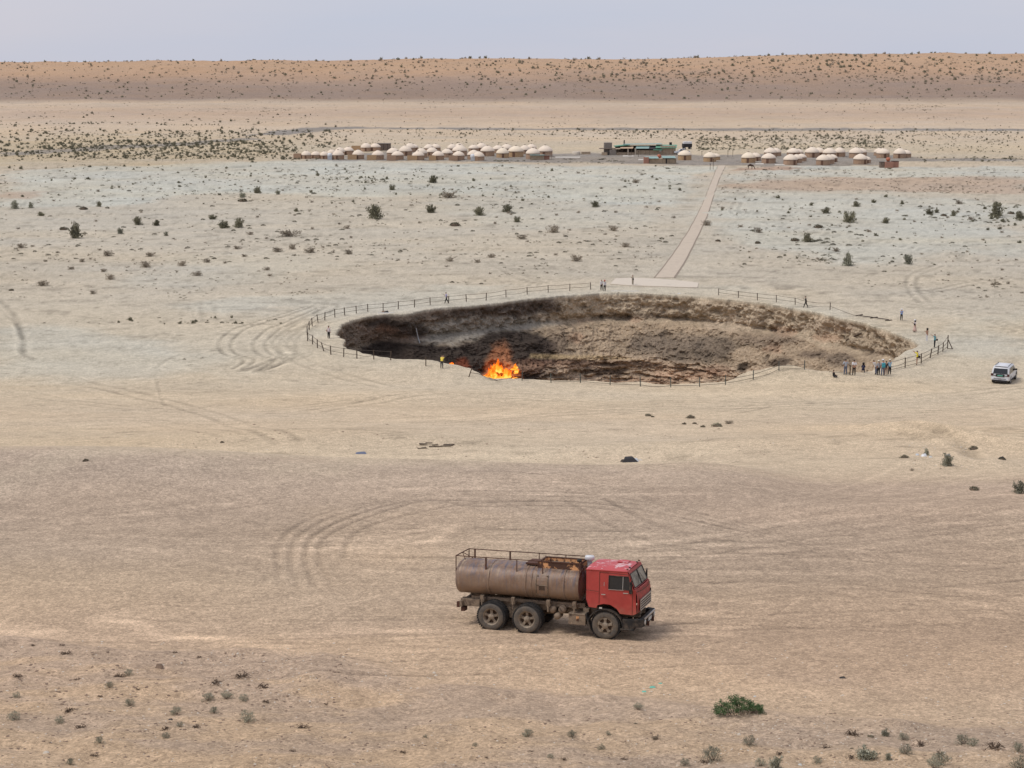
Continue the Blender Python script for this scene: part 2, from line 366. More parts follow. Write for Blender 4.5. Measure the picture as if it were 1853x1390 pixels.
def ground_look(x, y):
    """(colour, rut depth, roughness of gravel) for points"""
    n_big = fbm2(x / 60, y / 60, 4, 71); n_mid = fbm2(x / 12, y / 12, 4, 72); n_sm = fbm2(x / 2.2, y / 2.2, 4, 73, .6)
    n_st = fbm2(x / 26, y / 3.5, 4, 74, .6)                                      # wind-combed streaks
    kp = np.array([15, 40, 46, 52, 60, 70, 80, 83, 90, 110, 128, 140, 175, 230, 330, 420, 500, 560, 640, 700, 800, 900, 985, 1030, 1120, 1180, 1235, 1300, 3000], float)
    kc = np.array([L(182,160,137), L(182,160,137), L(192,167,143), L(189,165,142), L(176,157,137), L(181,161,142), L(182,163,145), L(188,169,148), L(197,179,156),
                   L(198,180,157), L(203,184,160), L(200,182,158), L(194,182,162), L(190,180,164), L(187,179,165), L(186,178,164), L(188,176,160), L(188,174,154), L(192,178,157),
                   L(194,178,158), L(196,178,158), L(184,163,145), L(192,174,155), L(148,130,118), L(152,133,121), L(178,150,128), L(183,154,129), L(182,152,127), L(180,150,128)])
    yy = y + 14 * n_big * sstep(600, 1000, y) + 10 * fbm2(x / 160, y / 50, 3, 75) * sstep(900, 1010, y) + 1.2 * n_mid
    c = np.stack([np.interp(yy, kp, kc[:, i]) for i in range(3)], -1)
    # foreground gravel strip, pinkish, under loose orange sand
    fore = 1 - sstep(-0.5, 0.5, y - np.interp(x, FORE_X, FORE_Y) + 1.5 * fbm2(x / 6, y / 6, 4, 41))
    peb = fore * sstep(-0.2, 0.25, fbm2(x / 4, y / 2.0, 4, 77, .6) + 0.5 * np.exp(-((y - np.interp(x, FORE_X, FORE_Y) + 1.5) / 1.6) ** 2))
    c = c * (1 - (peb * 0.55)[..., None]) + L(172, 152, 136) * (peb * 0.55)[..., None]
    sand = fore * (1 - peb) * 0.5
    c = c * (1 - sand[..., None]) + L(194, 167, 139) * sand[..., None]
    for P, a, w in SALT:
        m = patchmask(x, y, P, w, a)[..., None]
        m = m * (0.85 + 0.3 * n_mid[..., None]).clip(0, 1)
        c = c * (1 - m) + L(190, 190, 181) * m
    for P, a, w in PALE:
        m = (patchmask(x, y, P, w, a) * (0.8 + 0.5 * n_st).clip(0, 1.2))[..., None]
        c = c * (1 - m) + L(204, 187, 163) * m
    for P, a, w, tc_ in TONES:
        m = (patchmask(x, y, P, w, a) * (0.8 + 0.6 * n_st).clip(0, 1.3))[..., None]
        c = c * (1 - m) + tc_ * m
    for P, a, w in REDDISH:
        m = patchmask(x, y, P, w, a)[..., None]
        c = c * (1 - m) + L(172, 146, 128) * m
    yel = (sstep(470, 560, y) * (1 - sstep(700, 800, y)) * (1 - sstep(-120, -60, x)) * (0.5 + 0.5 * n_mid))[..., None] * 0.6
    c = c * (1 - yel) + L(176, 158, 124) * yel
    for P, a, w in GRAVEL:
        m = patchmask(x, y, P, w, a)[..., None]
        c = c * (1 - m) + L(140, 134, 129) * m
    # general mottling
    c = c * (1 + 0.05 * n_big + 0.05 * n_mid + 0.035 * n_sm)[..., None]
    st = sstep(60, 100, y) * (1 - sstep(900, 1100, y))
    thin = fbm2(x / 5.0, y / 1.1, 4, 78, .65)
    c = c * (1 + 0.07 * n_st * (0.5 + st) - 0.24 * sstep(0.18, 0.45, thin) * st * sstep(150, 210, y) * (1 - sstep(500, 700, y)))[..., None]
    fine_ = fbm2(x / .8, y / .7, 3, 82, .6); midd = sstep(95, 140, y) * (1 - sstep(520, 800, y))
    c = c * (1 + midd * (0.10 * fine_ - 0.20 * sstep(0.3, 0.6, fbm2(x / 1.3, y / .8, 3, 83, .6))))[..., None]
    shelf = sstep(88, 96, y) * (1 - sstep(112, 130, y))
    c = c * (1 - shelf * 0.22 * sstep(0.22, 0.5, fbm2(x / 2.6, y / 1.6, 4, 84, .65)))[..., None]
    warm = (0.05 * fbm2(x / 30, y / 14, 3, 79))
    c = c * np.stack([1 + warm, 1 + warm * 0.2, 1 - warm], -1)
    # plateau: dark gravel with sandy sweeps
    pl = sstep(46, 52, y) * (1 - sstep(78, 84, y))
    sw = fbm2((x + 0.4 * y) / 20, (y - 0.05 * x) / 2.6, 4, 80, .6)
    c = c * (1 + pl * 0.13 * sw)[..., None]
    rut = np.zeros(x.shape)
    tfade = 0.45 + 0.55 * sstep(-0.3, 0.25, fbm2(x / 8, y / 4, 3, 81))
    xs, ys = x + 0.08 * n_sm, y + 0.08 * n_mid
    near = (y > 20) & (y < 700) & (np.abs(x) < 260)
    cell = 3.0
    ci = np.floor(xs / cell).astype(np.int64) + 4000; cj = np.floor(ys / cell).astype(np.int64) + 4000
    key = np.where(near, ci * 10000 + cj, -1)
    order = np.argsort(key, kind='stable'); skey = key[order]
    for Q, w, dark, dep in TR:
        keys = set()
        for a, b_ in zip(Q[:-1], Q[1:]):
            n_ = int(np.hypot(*(b_ - a)) / 1.5) + 1
            for t in np.linspace(0, 1, n_ + 1):
                qx, qy = a + (b_ - a) * t
                i0, j0 = int(math.floor(qx / cell)) + 4000, int(math.floor(qy / cell)) + 4000
                for di in (-1, 0, 1):
                    for dj in (-1, 0, 1): keys.add((i0 + di) * 10000 + j0 + dj)
        kk = np.array(sorted(keys)); lo_ = np.searchsorted(skey, kk, 'left'); hi_ = np.searchsorted(skey, kk, 'right')
        ok = hi_ > lo_
        if not ok.any(): continue
        bb = np.concatenate([order[a:b_] for a, b_ in zip(lo_[ok], hi_[ok])])
        px_, py_ = xs[bb], ys[bb]
        d = np.full(len(bb), 1e9)
        for a, b_ in zip(Q[:-1], Q[1:]):
            m0, m1 = np.minimum(a, b_) - 3, np.maximum(a, b_) + 3
            s_ = np.nonzero((px_ > m0[0]) & (px_ < m1[0]) & (py_ > m0[1]) & (py_ < m1[1]))[0]
            if len(s_): d[s_] = np.minimum(d[s_], seg_dist(px_[s_], py_[s_], np.array([a, b_])))
        wf = np.maximum(w, 0.0011 * y[bb])
        m = np.exp(-(d / wf) ** 2 * 1.2) * tfade[bb] * (1.0 + 0.1 * (y[bb] < 85)) * (w / wf) ** 0.5
        c[bb] = c[bb] * (1 - dark * m)[:, None]
        edge = np.exp(-((d - 1.5 * wf) / (0.6 * wf)) ** 2)
        c[bb] = c[bb] * (1 + 0.35 * abs(dark) * edge * tfade[bb])[:, None]
        rut[bb] -= dep * m; rut[bb] += dep * 0.4 * edge
    gr = np.clip(0.35 + 0.3 * pl + 0.3 * peb, 0, 1)
    return np.clip(c, 0.01, 0.8), rut, gr

# ------------------------------------------------------------------ object helpers
def mark(o, label=None, cat=None, group=None, kind=None):
    if label: o['label'] = label
    if cat: o['category'] = cat
    if group: o['group'] = group
    if kind: o['kind'] = kind
    return o

def empty(name, loc, rz=0, label=None, cat=None, group=None):
    o = bpy.data.objects.new(name, None)
    COL.objects.link(o)
    o.location = loc
    o.rotation_euler = (0, 0, rz)
    o.empty_display_size = 0.1
    return mark(o, label, cat, group)

def link(name, me, parent=None, **k):
    o = bpy.data.objects.new(name, me)
    COL.objects.link(o)
    if parent: o.parent = parent
    return mark(o, **k)

def copy_tree(o, parent=None):
    c = o.copy(); COL.objects.link(c)
    if parent: c.parent = parent
    for ch in list(o.children): copy_tree(ch, c)
    return c

def mesh_np(name, V, F, mat=None, smooth=False, cols=None):
    """V (n,3), F (m,4) or (m,3)"""
    me = bpy.data.meshes.new(name)
    V = np.asarray(V, np.float32); F = np.asarray(F, np.int32)
    k = F.shape[1]
    me.vertices.add(len(V)); me.vertices.foreach_set('co', V.ravel())
    me.loops.add(F.size); me.loops.foreach_set('vertex_index', F.ravel())
    me.polygons.add(len(F)); me.polygons.foreach_set('loop_start', np.arange(0, F.size, k, dtype=np.int32))
    me.polygons.foreach_set('loop_total', np.full(len(F), k, np.int32))
    if smooth: me.polygons.foreach_set('use_smooth', np.ones(len(F), bool))
    if cols is not None:
        at = me.color_attributes.new('tint', 'FLOAT_COLOR', 'POINT')
        at.data.foreach_set('color', np.concatenate([cols, np.ones((len(V), 1))], 1).astype(np.float32).ravel())
    me.update(calc_edges=True)
    if mat: me.materials.append(mat)
    return me

class MB:
    def __init__(s): s.v = []; s.f = []; s.sm = []
    def add(s, vs, fs, smooth=False):
        o = len(s.v); s.v += [tuple(v) for v in vs]; s.f += [[i + o for i in f] for f in fs]; s.sm += [smooth] * len(fs); return s
    def box(s, c, d, m=None):
        x, y, z = d[0] / 2, d[1] / 2, d[2] / 2
        vs = [Vector((a * x, b * y, e * z)) for a in (-1, 1) for b in (-1, 1) for e in (-1, 1)]
        if m: vs = [m @ v for v in vs]
        vs = [v + Vector(c) for v in vs]
        return s.add(vs, [(0,1,3,2),(4,6,7,5),(0,4,5,1),(2,3,7,6),(0,2,6,4),(1,5,7,3)])
    def tube(s, p, q, r, n=6, r2=None, caps=True):
        p, q = Vector(p), Vector(q); d = (q - p)
        if d.length < 1e-6: return s
        M = d.to_track_quat('Z', 'Y').to_matrix(); r2 = r if r2 is None else r2
        vs = []
        for c, rr in ((p, r), (q, r2)):
            for i in range(n):
                a = 2 * math.pi * i / n
                vs.append(c + M @ Vector((rr * math.cos(a), rr * math.sin(a), 0)))
        fs = [(i, (i + 1) % n, n + (i + 1) % n, n + i) for i in range(n)]
        s.add(vs, fs, n > 7)
        if caps:
            s.add(vs[:n], [tuple(range(n))[::-1]]); s.add(vs[n:], [tuple(range(n))])
        return s
    def path(s, pts, r, n=6):
        for a, b in zip(pts[:-1], pts[1:]): s.tube(a, b, r, n)
        return s
    def lathe(s, prof, M=None, n=24, smooth=True, a0=0, a1=2 * math.pi):
        """prof [(radius, height)] about local Z, then matrix M"""
        M = M or Matrix.Identity(4); full = abs(a1 - a0 - 2 * math.pi) < 1e-6
        k = n if full else n + 1
        vs = []
        for r, z in prof:
            for i in range(k):
                a = a0 + (a1 - a0) * i / n
                vs.append(M @ Vector((r * math.cos(a), r * math.sin(a), z)))
        fs = []
        for j in range(len(prof) - 1):
            for i in range(n):
                i2 = (i + 1) % k
                fs.append((j * k + i, j * k + i2, (j + 1) * k + i2, (j + 1) * k + i))
        return s.add(vs, fs, smooth)
    def prism(s, poly, y0, y1, axis='y', poly2=None):
        """polygon in (x,z) pushed along y (or (y,z) along x)"""
        p2 = poly2 or poly; n = len(poly)
        if axis == 'y':
            a = [Vector((u, y0, w)) for u, w in poly]; b = [Vector((u, y1, w)) for u, w in p2]
        elif axis == 'x':
            a = [Vector((y0, u, w)) for u, w in poly]; b = [Vector((y1, u, w)) for u, w in p2]
        else:
            a = [Vector((u, w, y0)) for u, w in poly]; b = [Vector((u, w, y1)) for u, w in p2]
        s.add(a + b, [(i, (i + 1) % n, n + (i + 1) % n, n + i) for i in range(n)])
        s.add(a, [tuple(range(n))[::-1]]); s.add(b, [tuple(range(n))])
        return s
    def quad(s, *p): return s.add(p, [tuple(range(len(p)))])
    def mesh(s, name, mat=None):
        me = bpy.data.meshes.new(name)
        me.from_pydata(s.v, [], s.f)
        me.polygons.foreach_set('use_smooth', s.sm)
        if mat: me.materials.append(mat)
        me.update()
        return me
    def build(s, name, mat=None, parent=None, bevel=0, fix=True, **k):
        me = s.mesh(name, mat)
        if fix:
            import bmesh
            bm = bmesh.new(); bm.from_mesh(me)
            if bevel: bmesh.ops.remove_doubles(bm, verts=bm.verts, dist=1e-4)
            bmesh.ops.recalc_face_normals(bm, faces=bm.faces)
            bm.to_mesh(me); bm.free()
        o = link(name, me, parent, **k)
        if bevel:
            b = o.modifiers.new('bevel', 'BEVEL'); b.width = bevel; b.segments = 2; b.limit_method = 'ANGLE'; b.angle_limit = 0.6
        return o

# ------------------------------------------------------------------ materials
def new_mat(name):
    m = bpy.data.materials.new(name); m.use_nodes = True
    nt = m.node_tree; nt.nodes.clear()
    o = nt.nodes.new('ShaderNodeOutputMaterial'); b = nt.nodes.new('ShaderNodeBsdfPrincipled')
    nt.links.new(b.outputs[0], o.inputs[0])
    return m, nt, b, o

def N(nt, t, **k):
    n = nt.nodes.new(t)
    for a, v in k.items():
        if a in n.inputs.keys(): n.inputs[a].default_value = v
        else: setattr(n, a, v)
    return n

def rampn(nt, stops):
    r = nt.nodes.new('ShaderNodeValToRGB'); e = r.color_ramp.elements
    while len(e) > 1: e.remove(e[0])
    e[0].position = stops[0][0]; e[0].color = (*stops[0][1], 1)
    for p, c in stops[1:]:
        q = e.new(p); q.color = (*c, 1)
    return r

def mat(name, c, rough=0.7, metal=0, var=0.15, scale=6, bump=0.0, c2=None, c2_at=(0.5, 0.62), c2_scale=3, spec=0.3, dust=0, dust_h=(0.3, 1.2), wear=None):
    """base colour with tonal noise, an optional second colour in blotches, optional dust low on the object"""
    m, nt, b, o = new_mat(name)
    tc = N(nt, 'ShaderNodeTexCoord')
    n1 = N(nt, 'ShaderNodeTexNoise', Scale=scale, Detail=6.0, Roughness=0.65)
    nt.links.new(tc.outputs['Object'], n1.inputs['Vector'])
    lo = tuple(max(x * (1 - var), 0) for x in c); hi = tuple(x * (1 + var) for x in c)
    r1 = rampn(nt, [(0.3, lo), (0.7, hi)])
    nt.links.new(n1.outputs['Fac'], r1.inputs['Fac'])
    out = r1.outputs['Color']
    def blend(fac_sock, col, prev):
        mx = N(nt, 'ShaderNodeMixRGB')
        nt.links.new(fac_sock, mx.inputs['Fac']); nt.links.new(prev, mx.inputs['Color1']); mx.inputs['Color2'].default_value = (*col, 1)
        return mx.outputs['Color']
    if c2 is not None:
        n2 = N(nt, 'ShaderNodeTexNoise', Scale=c2_scale, Detail=8.0, Roughness=0.7)
        nt.links.new(tc.outputs['Object'], n2.inputs['Vector'])
        mr = N(nt, 'ShaderNodeMapRange'); mr.inputs['From Min'].default_value, mr.inputs['From Max'].default_value = c2_at
        nt.links.new(n2.outputs['Fac'], mr.inputs['Value'])
        out = blend(mr.outputs['Result'], c2, out)
    if dust:
        sx = N(nt, 'ShaderNodeSeparateXYZ'); nt.links.new(tc.outputs['Object'], sx.inputs[0])
        n3 = N(nt, 'ShaderNodeTexNoise', Scale=5.0, Detail=6.0)
        nt.links.new(tc.outputs['Object'], n3.inputs['Vector'])
        ad = N(nt, 'ShaderNodeMath', operation='MULTIPLY_ADD'); nt.links.new(n3.outputs['Fac'], ad.inputs[0]); ad.inputs[1].default_value = 0.8
        nt.links.new(sx.outputs['Z'], ad.inputs[2])
        mr = N(nt, 'ShaderNodeMapRange'); mr.inputs['From Min'].default_value = dust_h[1] + 0.4; mr.inputs['From Max'].default_value = dust_h[0] + 0.4
        mr.inputs['To Max'].default_value = dust
        nt.links.new(ad.outputs[0], mr.inputs['Value'])
        out = blend(mr.outputs['Result'], (0.36, 0.27, 0.18), out)
    nt.links.new(out, b.inputs['Base Color'])
    b.inputs['Roughness'].default_value = rough; b.inputs['Metallic'].default_value = metal
    b.inputs['Specular IOR Level'].default_value = spec
    if bump:
        bp = N(nt, 'ShaderNodeBump', Strength=bump, Distance=0.05)
        nt.links.new(n1.outputs['Fac'], bp.inputs['Height']); nt.links.new(bp.outputs[0], b.inputs['Normal'])
    return m

def tint_mat(name, speck, bumps, rough=0.95, cells=()):
    """vertex tint times procedural grain: speck = [(scale, strength)], bumps = [(scale, distance)]"""
    m, nt, b, o = new_mat(name)
    at = N(nt, 'ShaderNodeAttribute', attribute_name='tint')
    tc = N(nt, 'ShaderNodeTexCoord')
    out = at.outputs['Color']
    for sc, st in speck:
        n = N(nt, 'ShaderNodeTexNoise', Scale=sc, Detail=3.0, Roughness=0.7)
        nt.links.new(tc.outputs['Object'], n.inputs['Vector'])
        mr = N(nt, 'ShaderNodeMapRange'); mr.inputs['From Min'].default_value = 0.25; mr.inputs['From Max'].default_value = 0.75
        mr.inputs['To Min'].default_value = 1 - st; mr.inputs['To Max'].default_value = 1 + st
        nt.links.new(n.outputs['Fac'], mr.inputs['Value'])
        mx = N(nt, 'ShaderNodeMixRGB', blend_type='MULTIPLY'); mx.inputs['Fac'].default_value = 1
        nt.links.new(out, mx.inputs['Color1']); nt.links.new(mr.outputs['Result'], mx.inputs['Color2'])
        out = mx.outputs['Color']
    for sc, st in cells:
        n = N(nt, 'ShaderNodeTexVoronoi', Scale=sc)
        nt.links.new(tc.outputs['Object'], n.inputs['Vector'])
        sp = N(nt, 'ShaderNodeSeparateColor'); nt.links.new(n.outputs['Color'], sp.inputs[0])
        mr = N(nt, 'ShaderNodeMapRange'); mr.inputs['To Min'].default_value = 1 - st; mr.inputs['To Max'].default_value = 1 + st
        nt.links.new(sp.outputs[0], mr.inputs['Value'])
        mx = N(nt, 'ShaderNodeMixRGB', blend_type='MULTIPLY'); mx.inputs['Fac'].default_value = 1
        nt.links.new(out, mx.inputs['Color1']); nt.links.new(mr.outputs['Result'], mx.inputs['Color2'])
        out = mx.outputs['Color']
    nt.links.new(out, b.inputs['Base Color'])
    b.inputs['Roughness'].default_value = rough; b.inputs['Specular IOR Level'].default_value = 0.1
    prev = None
    for sc, dist in bumps:
        n = N(nt, 'ShaderNodeTexNoise', Scale=sc, Detail=5.0, Roughness=0.7)
        nt.links.new(tc.outputs['Object'], n.inputs['Vector'])
        bp = N(nt, 'ShaderNodeBump', Strength=1.0, Distance=dist)
        nt.links.new(n.outputs['Fac'], bp.inputs['Height'])
        if prev: nt.links.new(prev, bp.inputs['Normal'])
        prev = bp.outputs[0]
    if prev: nt.links.new(prev, b.inputs['Normal'])
    return m

M_GROUND = tint_mat('desert_ground', [(24.0, 0.25), (7.0, 0.09), (1.6, 0.06), (0.4, 0.06)], [(4.0, 0.03), (16.0, 0.02)], cells=[(16.0, 0.24), (6.0, 0.13), (1.3, 0.05)])
M_WALL = tint_mat('crater_rock', [(5.0, 0.22), (1.5, 0.22)], [(2.5, 0.25)], cells=[(3.0, 0.12)])

# ------------------------------------------------------------------ ground sheet
def build_ground():
    azd = np.linspace(-23.0, 23.0, 780)
    azs = np.concatenate([azd, np.linspace(23.5, 336.5, 80)[1:-1]])
    azs = np.radians(azs)
    rs = [24.0]
    while rs[-1] < 1450:
        d = rs[-1]
        h = max(CAM_Z - float(np.interp(d, PROF[:, 0], PROF[:, 1])), 6)
        rs.append(d + min(max(0.06, 1.35 * (d * d + h * h) / (h * 1575)), 5.0))
    rs = np.array([0.5, 4, 8, 12, 16, 20] + rs + [1500, 1600, 1800, 2200, 3000, 4500, 7000, 9500])
    A, R = np.meshgrid(azs, rs)
    # rings are flat across the view: constant y ahead, round elsewhere
    X = R * np.sin(A); Y = R * np.cos(A)
    x, y = X.ravel(), Y.ravel()
    c, rut, gr = ground_look(x, y)
    z = height(x, y) + rut
    na, nr = len(azs), len(rs)
    V = np.stack([x, y, z], -1)
    V = np.concatenate([V, [[0, 0, float(height(0.0, 0.0))]]]); c = np.concatenate([c, c[:1]])
    j, i = np.meshgrid(np.arange(nr - 1), np.arange(na), indexing='ij')
    i2 = (i + 1) % na
    F = np.stack([j * na + i, (j + 1) * na + i, (j + 1) * na + i2, j * na + i2], -1).reshape(-1, 4)
    th = np.arctan2(y - CC[1], x - CC[0]); r = np.hypot(y - CC[1], x - CC[0])
    ins = np.concatenate([r < rim_r(th) + 0.5, [False]])
    F = F[~ins[F].any(1)]
    k = np.arange(na); cap = np.stack([np.full(na, na * nr), k, (k + 1) % na, (k + 1) % na], -1)[:, :3]
    me = mesh_np('ground', V, F, M_GROUND, True, c)
    o = link('ground', me, kind='structure')
    print('ground quads', len(F))
    return V
build_ground()

# ------------------------------------------------------------------ crater walls and floor
def nominal(px, py):
    """(theta, z) where a sight line meets the upright cylinder of the rim"""
    d = ray_dir([px], [py])[0]; d = d / np.hypot(d[0], d[1])
    t = np.linspace(165, 260, 600)
    X = d[0] * t; Y = d[1] * t
    th = np.arctan2(Y - CC[1], X - CC[0]); r = np.hypot(Y - CC[1], X - CC[0])
    ins = r < np.interp(th, RIM_T, RIM_R) - 3
    if ins.any():
        i = len(t) - 1 - np.argmax(ins[::-1])
    else: i = 300
    return th[i], CAM_Z + d[2] * t[i]

def build_crater():
    tf = np.linspace(math.radians(-8), math.radians(188), 1300)          # far side, fine
    tn = np.linspace(math.radians(188), math.radians(352), 200)[1:-1]
    T = np.concatenate([tf, tn])
    # (inward offset negative = towards the middle, depth)
    pts = [(2.6, -0.12), (1.5, 0.008), (0.9, 0.02), (0.45, 0.02), (0.12, 0.0), (0.02, -0.1), (0.05, -0.5)]
    body = [(0.05, -0.5), (0.25, -1.8), (0.1, -3.3), (-0.9, -3.9), (-3.4, -5.3), (-5.6, -6.9), (-7.0, -8.1), (-7.5, -9.8), (-8.6, -11.2), (-9.0, -13.0), (-11.5, -14.5), (-16, -17.5), (-24, -18.2)]
    seg = []
    for a, b in zip(body[:-1], body[1:]):
        Ls = math.hypot(a[0] - b[0], a[1] - b[1]); n = max(2, int(Ls / 0.13)) if a[1] > -13.5 else max(2, int(Ls / 0.8))
        for k in range(1, n + 1): seg.append((a[0] + (b[0] - a[0]) * k / n, a[1] + (b[1] - a[1]) * k / n))
    # ease the corners of the profile
    sg = np.array(seg)
    for _ in range(6):
        sg[1:-1] = 0.25 * sg[:-2] + 0.5 * sg[1:-1] + 0.25 * sg[2:]
    P = np.concatenate([np.array(pts), sg])
    nt_, np_ = len(T), len(P)
    TH, OFF = np.meshgrid(T, P[:, 0]); _, DEP = np.meshgrid(T, P[:, 1])
    R0 = np.interp(TH, RIM_T, RIM_R) + 0.45 * fbm2(TH * 14 + 50, DEP * 0.55, 3, 3) + 0.24 * fbm2(TH * 60 + 50, TH * 0, 2, 4) * (1 - sstep(-0.2, -1.0, DEP))
    arc = TH * 33.0
    # how far out the talus stands varies round the rim; right side gentler, left undercut
    gent = 1 + 0.35 * fbm2(TH * 3 + 9, TH * 0, 3, 51)
    inn = np.where(OFF < 0, OFF * gent * np.clip(R0 / 33.0, 0.5, 1.05), OFF)
    th_cave, z_cave = nominal(735, 592)
    cave = np.exp(-((TH - th_cave) / 0.13) ** 2) * np.exp(-((DEP + 4.6) / 1.5) ** 2)
    R = R0 + inn + 2.6 * cave + 1.25 * np.exp(-((DEP + 3.55) / 0.45) ** 2) * np.clip(0.45 + 1.1 * fbm2(TH * 7, TH * 0, 4, 53), 0, 1)
    X = CC[0] + R * np.cos(TH); Y = CC[1] + R * np.sin(TH)
    Xr = CC[0] + R0 * np.cos(TH); Yr = CC[1] + R0 * np.sin(TH)
    gz = height(CC[0] + (R0 + np.maximum(OFF, 0)) * np.cos(TH), CC[1] + (R0 + np.maximum(OFF, 0)) * np.sin(TH))
    fade = sstep(0, -3.0, DEP)
    Z = gz * (1 - fade * 0.85) + DEP * (1 + 0.10 * fade * fbm2(TH * 5, TH * 0, 2, 54))
    dm = sstep(-0.08, -0.35, DEP)
    sc = sstep(-0.2, -0.8, DEP) * (1 - sstep(-3.4, -4.2, DEP))           # upper scarp
    ta = sstep(-3.6, -4.4, DEP) * (1 - sstep(-7.4, -8.6, DEP))           # talus
    lo = sstep(-7.0, -8.4, DEP)                                          # bedded rock
    x3, y3, z3 = X, Y, Z
    n_gully = fbm3(arc / 1.1, z3 / 1.3, R * 0, 5, 61, .62)
    n_lump = fbm3(x3 / 1.7, y3 / 1.7, z3 / 1.3, 5, 62, .62)
    n_sm = fbm3(x3 / .45, y3 / .45, z3 / .4, 3, 63, .6)
    bed = fbm2(arc / 9, z3 / 0.42, 4, 64, .6)
    def ridged(a, b_, sd, o_=4): return 1 - 2.6 * np.abs(fbm3(x3 / a, y3 / a, z3 / b_, o_, sd, .55))
    r_big = ridged(3.2, 2.2, 68); r_mid = ridged(1.3, .9, 69); r_flat = ridged(3.0, .7, 70); r_fl2 = ridged(1.0, .28, 71, 3)
    blocky = np.round(3 * fbm3(x3 / 2.0, y3 / 2.0, z3 / 1.1, 2, 73)) / 3
    disp = dm * (sc * (0.45 * r_big + 0.40 * r_mid + .3 * n_gully + .10 * n_sm) + ta * (0.5 * n_lump + 0.35 * r_mid + .5 * blocky + 0.10 * n_sm) + lo * (0.4 * bed + 0.55 * r_flat + 0.30 * r_fl2 + .4 * blocky))
    stair = (np.round(z3 / 0.75 + 1.2 * fbm2(arc / 6, z3 * 0, 2, 65)) - (z3 / 0.75 + 1.2 * fbm2(arc / 6, z3 * 0, 2, 65)))
    disp += lo * 0.22 * stair
    dm2 = sstep(-0.25, -1.2, DEP); R = R - disp * dm2 / np.maximum(dm, 1e-3) * (dm > 0) + 0.40 * dm2 * sc
    Z = Z + dm2 * ta * 0.45 * n_lump + dm * 0.05 * n_sm
    X = CC[0] + R * np.cos(TH); Y = CC[1] + R * np.sin(TH)
    # colours of the rock itself, and the fire's glow painted on it
    def B(r, g, b): return np.array([((v / 255.) ** 2.2) for v in (r, g, b)])
    px_l, _ = nominal(620, 600); px_r, _ = nominal(1640, 615)
    def th_of(px, py=600): return nominal(px, py)[0]
    t_s, t_m = th_of(925), th_of(1000)
    left = sstep(th_of(1000), th_of(870), TH)                            # 1 towards the burning side
    left *= (TH < math.radians(200))
    scarp_c = B(178, 161, 138); talus_c = B(168, 149, 126); low_c = B(182, 160, 136)
    C = scarp_c * sc[..., None] + talus_c * ta[..., None] + low_c * lo[..., None]
    tot = (sc + ta + lo)[..., None]; C = C / np.maximum(tot, .3)
    top = (1 - sstep(-0.09, -0.22, DEP + 0.05 * n_sm))[..., None]
    far = (TH > 0) & (TH < math.radians(181))
    # bearings of the rock faces, to set down stains, beds and painted glow where they lie
    cp, sp = math.cos(PITCH), math.sin(PITCH)
    dz = Z - CAM_Z; dep_ = Y * cp - dz * sp
    U = CX + FPX * X / dep_; W = CY - FPX * (Y * sp + dz * cp) / dep_
    nw1 = fbm3(x3 / 2.6, y3 / 2.6, z3 / 1.2, 5, 66, .62); nw2 = fbm3(x3 / 1.0, y3 / 1.0, z3 / .5, 3, 67, .6)
    def stain_or_glow(poly, soft, col, a, wob=9):
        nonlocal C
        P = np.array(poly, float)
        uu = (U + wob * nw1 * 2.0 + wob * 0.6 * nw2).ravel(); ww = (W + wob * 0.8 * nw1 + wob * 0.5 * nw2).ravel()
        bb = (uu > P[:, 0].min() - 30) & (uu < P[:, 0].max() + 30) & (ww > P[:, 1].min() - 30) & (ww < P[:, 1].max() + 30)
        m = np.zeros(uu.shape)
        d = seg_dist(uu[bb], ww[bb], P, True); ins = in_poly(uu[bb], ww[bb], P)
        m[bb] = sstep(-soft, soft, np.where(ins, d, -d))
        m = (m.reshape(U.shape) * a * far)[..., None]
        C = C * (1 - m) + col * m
    ell = lambda cx, cy, rx, ry: [(cx + rx * math.cos(t), cy + ry * math.sin(t)) for t in np.linspace(0, 2 * math.pi, 12, endpoint=False)]
    # smoked, ashy side of the pit
    stain_or_glow([(600,540),(1000,520),(1010,560),(960,575),(930,600),(600,640)], 22, B(112, 100, 90), 0.85)
    stain_or_glow([(880,545),(1000,528),(1010,560),(960,572),(890,572),(840,588),(790,575),(800,556)], 10, B(92, 82, 74), 0.8)
    stain_or_glow([(740,588),(860,574),(960,575),(1010,585),(930,600),(890,602),(840,618),(790,626),(745,618)], 8, B(158, 151, 139), 0.9)
    stain_or_glow([(650,590),(700,588),(770,600),(770,615),(690,622),(650,612)], 9, B(140, 122, 108), 0.7)
    stain_or_glow([(690,575),(760,585),(780,600),(760,612),(700,600),(660,588)], 5, B(58, 50, 46), 0.8, 4)
    stain_or_glow([(640,640),(670,622),(700,614),(760,622),(800,626),(850,616),(890,602),(930,596),(975,603),(1010,622),(1000,650),(985,664),(975,690),(960,740),(600,740)], 6, B(54, 48, 46), 0.93, 7)
    stain_or_glow([(1000,600),(1030,610),(1030,650),(990,690),(960,690),(985,640)], 14, B(90, 78, 70), 0.6)
    # baked red and brown beds, darker broken rock on the far right
    for e in [(1055,580,14,3),(1150,578,14,5),(1045,612,16,9),(1020,660,60,8),(1250,678,70,9),(1300,670,26,8),(1160,690,80,6),(960,665,26,14),(1420,600,20,8),(1500,612,26,8),(700,598,20,6),(1530,595,14,6),(1400,630,22,8)]:
        stain_or_glow(ell(*e), 5, B(170, 134, 110), 0.42)
    stain_or_glow(ell(1200,625,70,22), 14, B(118, 106, 94), 0.8); stain_or_glow(ell(1290,625,42,22), 10, B(104, 94, 84), .7); stain_or_glow(ell(1260,648,60,12), 8, B(98, 88, 78), .7)
